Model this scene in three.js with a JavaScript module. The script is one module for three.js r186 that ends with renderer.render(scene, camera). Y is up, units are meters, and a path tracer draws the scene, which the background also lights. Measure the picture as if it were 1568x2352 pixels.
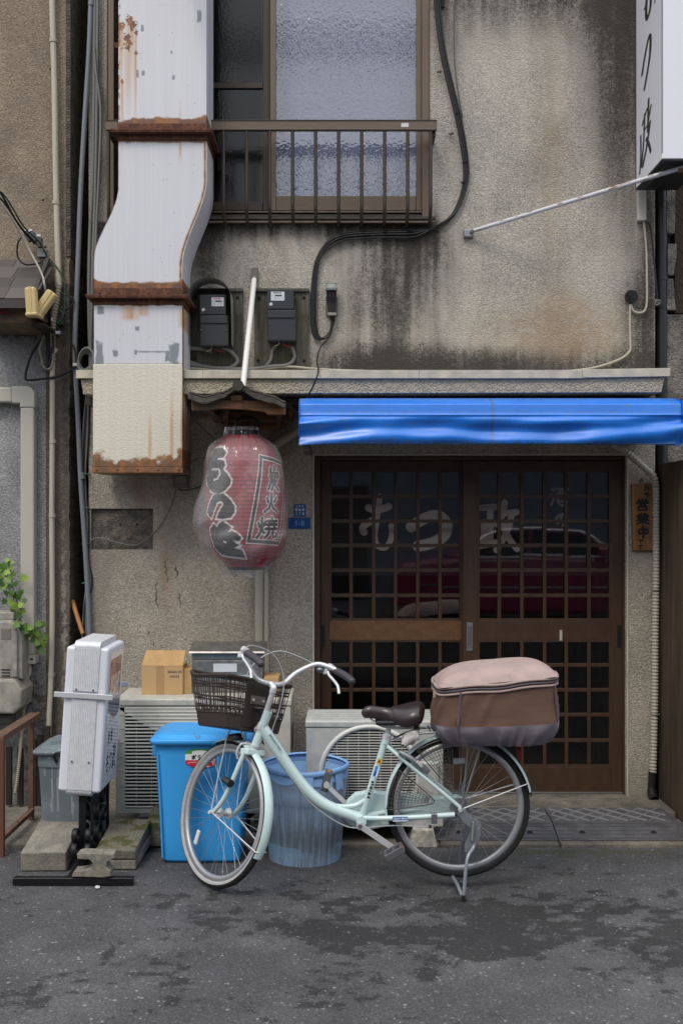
import * as THREE from 'three';
import { RoundedBoxGeometry } from 'three/addons/geometries/RoundedBoxGeometry.js';
import { mergeGeometries } from 'three/addons/utils/BufferGeometryUtils.js';

// ---------- camera, sky, sun, exposure ----------
const ZC = 6.4, F = 2400, VX = 784, VY = 1200, CY = 1.73;       // eye at 1.73 m, 6.4 m from the shop front
const scene = new THREE.Scene();
const camera = new THREE.PerspectiveCamera(52.19, 682 / 1024, 0.1, 300);
camera.position.set(0, CY, ZC);
camera.setViewOffset(1568, 2352, 0, -24, 1568, 2352);
const renderer = new THREE.WebGLRenderer({ antialias: true });
renderer.toneMapping = THREE.LinearToneMapping;
renderer.toneMappingExposure = 2.15;
renderer.shadowMap.enabled = true;
{
  const w = 256, h = 128, d = new Float32Array(w * h * 4);       // plain overcast sky, brighter overhead
  for (let y = 0; y < h; y++) for (let x = 0; x < w; x++) {
    const e = ((y + 0.5) / h - 0.5) * Math.PI, s = Math.max(0, Math.sin(e));
    const a = (x / w) * Math.PI * 2, c = 1 + 0.05 * Math.sin(3 * a + 5 * s) * (1 - s);
    const L = e > 0 ? 0.98 * (1 + 2 * s) / 3 * c : 0.16;
    d.set([L * 0.955, L * 0.985, L * 1.06, 1], (y * w + x) * 4);
  }
  const t = new THREE.DataTexture(d, w, h, THREE.RGBAFormat, THREE.FloatType);
  t.mapping = THREE.EquirectangularReflectionMapping; t.magFilter = THREE.LinearFilter; t.needsUpdate = true;
  scene.background = t; scene.environment = t;
}
const sun = new THREE.DirectionalLight(0xfff3e4, 0.75);
sun.position.set(-3.5, 11, 7.5); sun.castShadow = true; sun.shadow.radius = 34;
sun.shadow.mapSize.set(2048, 2048);
Object.assign(sun.shadow.camera, { left: -8, right: 8, top: 8, bottom: -8, near: 1, far: 30 });
scene.add(sun);

// ---------- helpers ----------
const V = (x, y, z) => new THREE.Vector3(x, y, z);
const X = (p, z = 0) => (p - VX) * (ZC - z) / F;                  // photo column -> metres on the upright plane z
const Y = (p, z = 0) => CY - (p - VY) * (ZC - z) / F;
const P = (x, y, z = 0) => V(X(x, z), Y(y, z), z);
let seed_ = 7;
const rnd = () => { seed_ = (seed_ + 0x6d2b79f5) | 0; let t = Math.imul(seed_ ^ (seed_ >>> 15), 1 | seed_); t = (t + Math.imul(t ^ (t >>> 7), 61 | t)) ^ t; return ((t ^ (t >>> 14)) >>> 0) / 4294967296; };
const rr = (a, b) => a + (b - a) * rnd();
const clamp = (x, a = 0, b = 1) => (x < a ? a : x > b ? b : x);
const sst = (a, b, x) => { const t = clamp((x - a) / (b - a)); return t * t * (3 - 2 * t); };
const mixc = (o, r, g, b, t) => { o[0] += (r - o[0]) * t; o[1] += (g - o[1]) * t; o[2] += (b - o[2]) * t; };
const hsh = (x, y, s) => { let h = Math.imul(x, 374761393) ^ Math.imul(y, 668265263) ^ Math.imul(s, 1274126177); h = Math.imul(h ^ (h >>> 13), 1274126177); return ((h ^ (h >>> 16)) >>> 0) / 4294967296; };
function vn(x, y, s = 0, per = 0) {
  let i = Math.floor(x), j = Math.floor(y); const u = x - i, v = y - j, a = u * u * (3 - 2 * u), b = v * v * (3 - 2 * v);
  let i1 = i + 1, j1 = j + 1;
  if (per) { i = ((i % per) + per) % per; j = ((j % per) + per) % per; i1 = ((i1 % per) + per) % per; j1 = ((j1 % per) + per) % per; }
  const p = hsh(i, j, s), q = hsh(i1, j, s), r = hsh(i, j1, s), t = hsh(i1, j1, s);
  return p + (q - p) * a + (r - p) * b + (p - q - r + t) * a * b;
}
function fbm(x, y, o = 4, s = 0, per = 0) { let a = 0.5, v = 0, n = 0; for (let k = 0; k < o; k++) { v += a * vn(x, y, s + k * 17, per); n += a; a *= 0.5; x *= 2; y *= 2; per *= 2; } return v / n; }

// textures: fn(x, y, out) fills 0..255; x,y are texel numbers counted from the lower left
function dtex(w, h, fn, srgb = true) {
  const d = new Uint8Array(w * h * 4), o = [0, 0, 0];
  for (let y = 0; y < h; y++) for (let x = 0; x < w; x++) { fn(x, y, o); const i = (y * w + x) * 4; d[i] = clamp(o[0], 0, 255); d[i + 1] = clamp(o[1], 0, 255); d[i + 2] = clamp(o[2], 0, 255); d[i + 3] = 255; }
  const t = new THREE.DataTexture(d, w, h); t.magFilter = THREE.LinearFilter; t.minFilter = THREE.LinearFilter;
  if (srgb) t.colorSpace = THREE.SRGBColorSpace; t.wrapS = t.wrapT = THREE.RepeatWrapping; t.needsUpdate = true; return t;
}
const gtex = (w, h, fn) => dtex(w, h, (x, y, o) => { o[0] = o[1] = o[2] = 255 * fn(x, y); }, false);
const rep = (t, sx, sy = sx) => { const c = t.clone(); c.repeat.set(1 / sx, 1 / sy); c.needsUpdate = true; return c; };
// a texture laid on an upright surface near z whose uv are metres (x, y)
function lay(t, p0, q0, p1, q1, z) {
  const a = X(p0, z), b = X(p1, z), c = Y(q1, z), d = Y(q0, z);
  t.wrapS = t.wrapT = THREE.ClampToEdgeWrapping; t.repeat.set(1 / (b - a), 1 / (d - c)); t.offset.set(-a / (b - a), -c / (d - c)); return t;
}
const ptex = (p0, q0, p1, q1, z, sc, fn) => { const w = Math.round((p1 - p0) * sc), h = Math.round((q1 - q0) * sc); return lay(dtex(w, h, (x, y, o) => fn(p0 + (x + 0.5) / sc, q1 - (y + 0.5) / sc, o)), p0, q0, p1, q1, z); };
function ctex(w, h, draw) { const c = document.createElement('canvas'); c.width = w; c.height = h; const g = c.getContext('2d'); draw(g, w, h); const t = new THREE.CanvasTexture(c); t.colorSpace = THREE.SRGBColorSpace; t.magFilter = THREE.LinearFilter; t.wrapS = t.wrapT = THREE.ClampToEdgeWrapping; return t; }

// geometry
function boxUV(g) { const p = g.attributes.position, n = g.attributes.normal, u = new Float32Array(p.count * 2); for (let i = 0; i < p.count; i++) { const a = Math.abs(n.getX(i)), b = Math.abs(n.getY(i)), c = Math.abs(n.getZ(i)); let s, t; if (c >= a && c >= b) { s = p.getX(i); t = p.getY(i); } else if (a >= b) { s = p.getZ(i); t = p.getY(i); } else { s = p.getX(i); t = p.getZ(i); } u[2 * i] = s; u[2 * i + 1] = t; } g.setAttribute('uv', new THREE.BufferAttribute(u, 2)); return g; }
function xyUV(g) { const p = g.attributes.position, u = new Float32Array(p.count * 2); for (let i = 0; i < p.count; i++) { u[2 * i] = p.getX(i); u[2 * i + 1] = p.getY(i); } g.setAttribute('uv', new THREE.BufferAttribute(u, 2)); return g; }
function bx(x0, x1, y0, y1, z0, z1, r = 0, seg = 2) {
  const w = Math.abs(x1 - x0), h = Math.abs(y1 - y0), d = Math.abs(z1 - z0);
  const g = r ? new RoundedBoxGeometry(w, h, d, seg, Math.min(r, w / 2.02, h / 2.02, d / 2.02)) : new THREE.BoxGeometry(w, h, d);
  g.translate((x0 + x1) / 2, (y0 + y1) / 2, (z0 + z1) / 2); return boxUV(g);
}
const pbx = (p0, q0, p1, q1, z0, z1, r = 0) => bx(X(p0, z1), X(p1, z1), Y(q1, z1), Y(q0, z1), z0, z1, r);   // a box whose front face spans photo columns/rows at z1
function cyl(a, b, r0, r1 = r0, n = 12, open = false) {
  const d = V(0, 0, 0).subVectors(b, a), g = new THREE.CylinderGeometry(r1, r0, d.length(), n, 1, open);
  g.applyQuaternion(new THREE.Quaternion().setFromUnitVectors(V(0, 1, 0), d.clone().normalize()));
  g.translate((a.x + b.x) / 2, (a.y + b.y) / 2, (a.z + b.z) / 2); return g;
}
function tube(pts, r, n = 8, per = 6, closed = false, tension = 0.5) {
  const c = new THREE.CatmullRomCurve3(pts, closed, 'catmullrom', tension), g = new THREE.TubeGeometry(c, Math.max(2, (pts.length - 1) * per), r, n, closed);
  return g;
}
function bar(a, b, w, d, roll = 0) {   // square bar between two points
  const v = V(0, 0, 0).subVectors(b, a), g = new THREE.BoxGeometry(w, v.length(), d); if (roll) g.rotateY(roll);
  g.applyQuaternion(new THREE.Quaternion().setFromUnitVectors(V(0, 1, 0), v.clone().normalize())); g.translate((a.x + b.x) / 2, (a.y + b.y) / 2, (a.z + b.z) / 2); return g;
}
function grid(nu, nv, fn, wrapU = false) {
  const pos = [], uv = [], idx = [];
  for (let j = 0; j <= nv; j++) for (let i = 0; i <= nu; i++) { const p = fn(i / nu, j / nv); pos.push(p[0], p[1], p[2]); uv.push(i / nu, j / nv); }
  for (let j = 0; j < nv; j++) for (let i = 0; i < nu; i++) { const a = j * (nu + 1) + i, b = a + 1, c = a + nu + 1, d = c + 1; idx.push(a, b, d, a, d, c); }
  const g = new THREE.BufferGeometry(); g.setAttribute('position', new THREE.Float32BufferAttribute(pos, 3)); g.setAttribute('uv', new THREE.Float32BufferAttribute(uv, 2)); g.setIndex(idx); g.computeVertexNormals();
  if (wrapU) { const n = g.attributes.normal; for (let j = 0; j <= nv; j++) { const a = j * (nu + 1), b = a + nu, s = V(n.getX(a) + n.getX(b), n.getY(a) + n.getY(b), n.getZ(a) + n.getZ(b)).normalize(); n.setXYZ(a, s.x, s.y, s.z); n.setXYZ(b, s.x, s.y, s.z); } }
  return g;
}
function prism(pts, z0, z1, bev = 0, hole) {   // outline in (x, y), pushed from z0 to z1
  const s = new THREE.Shape(pts.map((p) => new THREE.Vector2(p[0], p[1])));
  for (const h of hole || []) s.holes.push(new THREE.Path(h.map((p) => new THREE.Vector2(p[0], p[1]))));
  const g = new THREE.ExtrudeGeometry(s, { depth: z1 - z0 - 2 * bev, bevelEnabled: bev > 0, bevelThickness: bev, bevelSize: bev, bevelOffset: -bev, bevelSegments: 2, curveSegments: 10 }); g.translate(0, 0, z0 + bev); return boxUV(g);
}
const join = (list) => mergeGeometries(list.map((g) => { const q = g.index ? g.toNonIndexed() : g; for (const k of Object.keys(q.attributes)) if (!['position', 'normal', 'uv'].includes(k)) q.deleteAttribute(k); if (!q.attributes.uv) q.setAttribute('uv', new THREE.BufferAttribute(new Float32Array(q.attributes.position.count * 2), 2)); return q; }));
const rot = (g, ax, ang, c) => { g.translate(-c.x, -c.y, -c.z); g.applyMatrix4(new THREE.Matrix4().makeRotationAxis(ax, ang)); g.translate(c.x, c.y, c.z); return g; };

// objects
const taken = {};
const numbered = (n) => { const k = taken[n] = (taken[n] ?? -1) + 1; return k ? n + '_' + String(k).padStart(3, '0') : n; };
function mesh(name, g, m, parent) { const o = new THREE.Mesh(g, m); o.name = name; o.castShadow = o.receiveShadow = true; parent.add(o); return o; }
function group(name, parent) { const o = new THREE.Group(); o.name = name; parent.add(o); return o; }
function thing(name, label, category, grp) { const o = new THREE.Group(); o.name = numbered(name); o.userData = { label, category }; if (grp) o.userData.group = grp; scene.add(o); return o; }
function settle(o) { o.updateMatrixWorld(true); const b = new THREE.Box3().setFromObject(o), c = V((b.min.x + b.max.x) / 2, b.min.y, (b.min.z + b.max.z) / 2); o.position.copy(c); for (const k of o.children) k.position.sub(c); return o; }
function single(name, g, m, label, category, grp) {
  g.computeBoundingBox(); const b = g.boundingBox, c = V((b.min.x + b.max.x) / 2, b.min.y, (b.min.z + b.max.z) / 2); g.translate(-c.x, -c.y, -c.z);
  const o = new THREE.Mesh(g, m); o.name = numbered(name); o.position.copy(c); o.castShadow = o.receiveShadow = true; o.userData = { label, category }; if (grp) o.userData.group = grp; scene.add(o); return o;
}
function struct(name, g, m) { const o = new THREE.Mesh(g, m); o.name = numbered(name); o.userData.kind = 'structure'; o.castShadow = o.receiveShadow = true; scene.add(o); return o; }
const mat = (color, roughness = 0.6, more = {}) => new THREE.MeshStandardMaterial({ color, roughness, ...more });
const phy = (color, roughness = 0.4, more = {}) => new THREE.MeshPhysicalMaterial({ color, roughness, ...more });

// ---------- lettering: strokes on a 100 x 100 square ----------
const GL = {
  sumi: [[[50, 4], [50, 30]], [[22, 10], [22, 31], [80, 31]], [[80, 10], [80, 32]], [[16, 43], [88, 43]], [[30, 43], [27, 68], [10, 94]], [[42, 56], [36, 68]], [[78, 54], [68, 66]], [[58, 50], [56, 66], [36, 96]], [[57, 66], [70, 84], [92, 96]]],
  hi: [[[22, 28], [29, 48]], [[80, 24], [68, 46]], [[50, 6], [49, 50], [38, 76], [10, 95]], [[50, 50], [64, 76], [92, 94]]],
  yaki: [[[8, 30], [13, 46]], [[40, 26], [33, 42]], [[24, 8], [24, 50], [16, 78], [2, 95]], [[25, 56], [36, 74]], [[50, 20], [97, 20]], [[73, 4], [73, 34]], [[46, 36], [99, 36]], [[60, 28], [59, 54]], [[86, 28], [86, 54]], [[44, 56], [99, 56]], [[63, 56], [58, 80], [42, 95]], [[80, 56], [80, 86], [86, 93], [98, 89], [98, 78]]],
  masa: [[[6, 14], [48, 12]], [[28, 13], [28, 82]], [[28, 46], [46, 44]], [[12, 42], [12, 83]], [[2, 88], [52, 80]], [[66, 4], [62, 26], [48, 46]], [[62, 25], [97, 22]], [[85, 24], [78, 56], [44, 96]], [[58, 42], [74, 72], [99, 94]]],
  mo: [[[52, 4], [45, 40], [43, 70], [52, 91], [71, 93], [84, 80], [85, 60]], [[24, 34], [72, 30]], [[22, 57], [74, 53]]],
  tsu: [[[6, 42], [40, 27], [72, 25], [90, 44], [85, 66], [64, 85], [38, 92]]],
  no: [[[52, 18], [46, 50], [30, 78], [16, 74], [10, 52], [24, 26], [52, 14], [80, 26], [90, 52], [80, 78], [58, 90]]],
  sake: [[[12, 12], [24, 22]], [[4, 38], [16, 46]], [[5, 92], [20, 62]], [[32, 12], [98, 12]], [[40, 34], [40, 94], [92, 94], [92, 34], [40, 34]], [[56, 12], [55, 48], [46, 60]], [[76, 12], [76, 54], [90, 56]], [[40, 73], [92, 73]]],
  ei: [[[24, 4], [31, 15]], [[49, 2], [52, 15]], [[80, 3], [70, 15]], [[10, 36], [12, 22], [90, 22], [86, 37]], [[30, 37], [71, 37], [71, 55], [30, 55], [30, 37]], [[48, 55], [42, 66]], [[20, 67], [80, 67], [80, 96], [20, 96], [20, 67]]],
  gyo: [[[40, 2], [40, 22]], [[60, 2], [60, 22]], [[22, 8], [31, 20]], [[78, 8], [69, 20]], [[8, 24], [92, 24]], [[35, 28], [40, 38]], [[65, 28], [58, 38]], [[14, 40], [86, 40]], [[20, 52], [80, 52]], [[6, 64], [94, 64]], [[50, 40], [50, 99]], [[46, 66], [32, 82], [8, 93]], [[54, 66], [68, 82], [94, 93]]],
  chu: [[[16, 26], [84, 26], [84, 62], [16, 62], [16, 26]], [[50, 2], [50, 99]]],
  tada: [[[26, 10], [74, 10], [74, 50], [26, 50], [26, 10]], [[36, 54], [28, 76], [8, 94]], [[62, 54], [72, 76], [94, 94]]],
  ima: [[[50, 4], [34, 30], [6, 50]], [[50, 4], [68, 30], [95, 50]], [[34, 46], [66, 46]], [[24, 64], [78, 64], [50, 97]]],
  de: [[[10, 20], [84, 14]], [[64, 18], [42, 44], [46, 74], [70, 90]], [[76, 34], [84, 44]], [[88, 28], [96, 38]]],
  su: [[[8, 26], [94, 24]], [[56, 4], [57, 56], [44, 64], [34, 54], [44, 42], [57, 50], [56, 76], [36, 97]]],
  tai: [[[46, 4], [26, 36], [78, 32]], [[62, 16], [86, 42]], [[24, 54], [78, 54], [78, 94], [24, 94], [24, 54]]],
  tou: [[[10, 16], [92, 16]], [[24, 30], [78, 30], [78, 60], [24, 60], [24, 30]], [[24, 45], [78, 45]], [[51, 3], [51, 99]], [[48, 62], [8, 92]], [[54, 62], [94, 92]]],
  ku: [[[92, 8], [12, 8], [12, 92], [94, 92]], [[72, 22], [30, 76]], [[30, 24], [74, 76]]],
  nishi: [[[6, 12], [94, 12]], [[14, 34], [86, 34], [86, 92], [14, 92], [14, 34]], [[38, 12], [37, 54], [24, 66]], [[62, 12], [62, 60], [80, 62]]],
  asa: [[[10, 10], [22, 20]], [[4, 38], [16, 46]], [[5, 92], [20, 62]], [[34, 26], [86, 22]], [[32, 44], [92, 38]], [[30, 64], [94, 56]], [[56, 4], [68, 66], [96, 94]], [[88, 62], [34, 96]]],
  kusa: [[[6, 16], [94, 16]], [[32, 4], [32, 28]], [[68, 4], [68, 28]], [[26, 34], [74, 34], [74, 66], [26, 66], [26, 34]], [[26, 50], [74, 50]], [[6, 80], [94, 80]], [[50, 66], [50, 99]]],
  two: [[[16, 26], [44, 8], [76, 20], [74, 46], [14, 92], [86, 92]]],
  cho: [[[6, 14], [94, 14]], [[54, 14], [54, 92], [34, 86]]],
  me: [[[22, 6], [78, 6], [78, 95], [22, 95], [22, 6]], [[22, 36], [78, 36]], [[22, 64], [78, 64]]],
  po: [[[8, 32], [76, 32]], [[44, 8], [44, 94], [32, 86]], [[26, 48], [12, 80]], [[62, 48], [78, 80]], [[88, 6], [96, 12], [88, 18], [82, 12], [88, 6]]],
  ri: [[[28, 10], [28, 58]], [[74, 8], [74, 56], [60, 80], [36, 96]]],
  ha: [[[36, 22], [28, 60], [8, 90]], [[60, 20], [78, 54], [92, 90]]],
  ke: [[[10, 10], [22, 40], [8, 92]], [[30, 24], [94, 22]], [[66, 4], [66, 60], [44, 97]]],
};
function glyph(g, k, x, y, w, h, lw, color, slant = 0) {
  g.strokeStyle = color; g.lineWidth = lw; g.lineCap = 'round'; g.lineJoin = 'round';
  for (const s of GL[k]) {
    const q = s.map(([a, b]) => [x + a / 100 * w + slant * (1 - b / 100), y + b / 100 * h]); g.beginPath(); g.moveTo(...q[0]);
    if (q.length === 2 || k === 'ei' || k === 'chu') for (const p of q.slice(1)) g.lineTo(...p);
    else { for (let i = 1; i < q.length - 1; i++) g.quadraticCurveTo(...q[i], (q[i][0] + q[i + 1][0]) / 2, (q[i][1] + q[i + 1][1]) / 2); g.lineTo(...q[q.length - 1]); }
    g.stroke();
  }
}

// ---------- shared relief and materials ----------
const T = {};
T.stucco = gtex(512, 512, (x, y) => { const a = fbm(x / 10.7, y / 10.7, 3, 3, 48), b = vn(x / 4, y / 4, 9, 128); return clamp(0.75 * sst(0.25, 0.75, a) + 0.25 * b); });
T.fine = gtex(256, 256, (x, y) => 0.6 * vn(x / 2, y / 2, 5, 128) + 0.4 * vn(x / 8, y / 8, 6, 32));
T.lump = gtex(256, 256, (x, y) => fbm(x / 32, y / 32, 4, 8, 8));
T.pit = gtex(512, 512, (x, y) => { const a = vn(x / 3, y / 3, 11, 0), b = fbm(x / 16, y / 16, 3, 12, 32); return clamp(0.35 + 0.5 * a + 0.4 * (b - 0.5)); });
T.line = gtex(256, 8, (x) => 0.5 + 0.5 * Math.sin(x / 256 * Math.PI * 2 * 16));
T.glass = gtex(512, 512, (x, y) => { const a = fbm(x / 16, y / 16, 2, 21, 32), b = vn(x / 9.846, y / 9.846, 31, 52); return sst(0.2, 0.85, 0.6 * a + 0.4 * b); });
const tone = (h, s, l, amt, seed, w = 256, k = 24) => { const c = new THREE.Color(h); return dtex(w, w, (x, y, o) => { const n = fbm(x / k, y / k, 4, seed, Math.round(w / k)), f = 1 + amt * (n - 0.5) * 2 + l * (vn(x / 1.5, y / 1.5, seed + 3) - 0.5); const r = c.clone().convertLinearToSRGB(); o[0] = r.r * 255 * f; o[1] = r.g * 255 * f * (1 - s * (n - 0.5)); o[2] = r.b * 255 * f * (1 - 2 * s * (n - 0.5)); }); };
const M = {};
M.iron = mat(0x17181a, 0.5, { metalness: 0.3 });
M.black = mat(0x111214, 0.45);
M.blackcable = mat(0x131416, 0.55);
M.greycable = mat(0x6d6e6b, 0.6);
M.palecable = mat(0xa9a595, 0.6);
M.pvc = mat(0xb3ae9c, 0.5, { bumpMap: rep(T.lump, 0.3), bumpScale: 0.002 });
M.greypvc = mat(0x6f767d, 0.45);
M.steel = mat(0xc4c6c8, 0.25, { metalness: 1 });
M.dullsteel = mat(0x8d8f90, 0.42, { metalness: 0.9 });
M.bronze = mat(0x65584b, 0.42, { metalness: 0.35, bumpMap: rep(T.fine, 0.2), bumpScale: 0.0003 });
M.bronzedark = mat(0x3f382f, 0.45, { metalness: 0.35 });
M.dark = mat(0x0d0d0e, 0.9);
M.rubber = mat(0x17181b, 0.75);
M.concrete = mat(0xffffff, 0.92, { map: rep(tone(0x7d796f, 0.05, 0.35, 0.22, 41), 0.5), bumpMap: rep(T.pit, 0.3), bumpScale: 0.004 });
M.moss = mat(0xffffff, 0.95, { map: rep(dtex(256, 256, (x, y, o) => { const n = fbm(x / 40, y / 40, 4, 44, 6), g = vn(x / 1.6, y / 1.6, 3); const f = 0.75 + 0.5 * g; o[0] = 112 * f; o[1] = 108 * f; o[2] = 96 * f; mixc(o, 74 * f, 78 * f, 38 * f, sst(0.38, 0.62, n)); }), 0.35), bumpMap: rep(T.pit, 0.25), bumpScale: 0.005 });
// ---------- ground ----------
{
  const base = (x, y, o) => { const g = vn(x / 1.6, y / 1.6, 71), n = fbm(x / 64, y / 64, 4, 72), f = 0.8 + 0.28 * (n - 0.5) + 0.42 * (g - 0.5); o[0] = 88 * f; o[1] = 88 * f; o[2] = 90 * f; };
  const tile = dtex(512, 512, (x, y, o) => base(x, y, o));
  struct('road', new THREE.PlaneGeometry(120, 120).rotateX(-Math.PI / 2).translate(0, -0.006, 20), mat(0xffffff, 0.9, { map: rep(tile, 1 / 60, 1 / 60) }));
  // the stretch of asphalt in view: metre grid x -2.6..2.6, z 0.76..3.9
  const W = 2048, H = 1240, x0 = -2.6, z0 = 0.74, sx = 5.2 / W, sz = 3.16 / H;
  const spots = []; for (let i = 0; i < 26000; i++) spots.push([rnd() * W, rnd() * H, 0.5 + 2.2 * rnd() ** 5, rnd()]);
  const m = new Float32Array(W * H);
  for (const [a, b, r, v] of spots) for (let j = Math.floor(b - r); j <= b + r; j++) for (let i = Math.floor(a - r); i <= a + r; i++) if (i >= 0 && j >= 0 && i < W && j < H && Math.hypot(i - a, j - b) <= r) m[j * W + i] = 0.35 + 0.65 * v * v;
  const G = (x, z, a, b, c, d) => Math.exp(-(((x - a) / c) ** 2) - (((z - b) / d) ** 2));
  const t = dtex(W, H, (i, j, o) => {
    const x = x0 + i * sx, z = z0 + (H - 1 - j) * sz; base(i * 0.9 + 300, j * 0.9, o);
    const n = fbm(x * 3.2, z * 4.2, 6, 75), n2 = fbm(x * 15, z * 20, 5, 76);
    let w = 0.95 * G(x, z, 1.25, 1.95, 0.75, 0.34) + 0.6 * G(x, z, 0.45, 2.05, 0.5, 0.14) + 0.65 * G(x, z, -0.05, 1.98, 0.26, 0.11) + 0.72 * G(x, z, -0.62, 1.86, 0.15, 0.12) + 0.6 * G(x, z, 0.62, 2.22, 0.2, 0.06) + 0.5 * G(x, z, 1.8, 1.6, 0.35, 0.25) + 0.35 * G(x, z, 1.55, 2.55, 0.09, 0.05) + 0.35 * G(x, z, 0.5, 1.72, 0.5, 0.12);
    w += 0.22 * G(x, z, -1.1, 2.6, 0.5, 0.5) + 0.2 * G(x, z, -1.6, 2.2, 0.3, 0.3);
    const wet = sst(0.3, 0.5, w * 0.68 + (n - 0.5) * 1.2 + (n2 - 0.5) * 1.3 + (vn(i / 2.5, j / 2.5, 79) - 0.5) * 0.3);
    mixc(o, o[0] * 0.56, o[1] * 0.56, o[2] * 0.56, wet);
    mixc(o, o[0] * 1.2, o[1] * 1.19, o[2] * 1.17, sst(0.55, 0.75, fbm(x * 2.1, z * 2.6, 4, 78)) * 0.6);
    const green = sst(0.46, 0.62, G(x, z, 1.25, 0.92, 0.55, 0.1) * 0.6 + (n2 - 0.5) * 0.8 + 0.1); mixc(o, 60, 64, 42, green * 0.55);
    const s = m[j * W + i]; if (s) mixc(o, 186, 185, 182, s * 0.62 * (1 - 0.4 * wet));
  });
  const g = new THREE.PlaneGeometry(5.2, 3.16).rotateX(-Math.PI / 2).translate(0, 0, z0 + 1.58);
  t.wrapS = t.wrapT = THREE.ClampToEdgeWrapping;
  const rough = gtex(256, 256, (x, y) => 0.7 + 0.3 * fbm(x / 20, y / 20, 3, 77));
  struct('road_surface', g, mat(0xffffff, 1, { map: t, roughnessMap: rough, bumpMap: (() => { const q = T.pit.clone(); q.repeat.set(16, 10); return q; })(), bumpScale: 0.005 }));
  const cm = mat(0xffffff, 0.92, { map: rep(tone(0x67635b, 0.08, 0.3, 0.35, 81), 0.8), bumpMap: rep(T.pit, 0.4), bumpScale: 0.004 });
  struct('concrete_apron', bx(-3.2, 3.2, -0.05, 0.012, -0.6, 0.735), cm);
  const kg = [[-3.2, -1.15], [-1.142, -0.2], [-0.192, 0.52], [0.528, 1.16], [1.168, 2.9]];
  for (const [a, b] of kg) struct('kerb', bx(a, b, -0.05, 0.02 + rr(-0.002, 0.003), 0.742, 0.842, 0.006), cm);
  struct('doorstep', bx(-0.3, 1.93, -0.02, 0.056, -0.25, 0.36, 0.008), cm);
}

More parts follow.
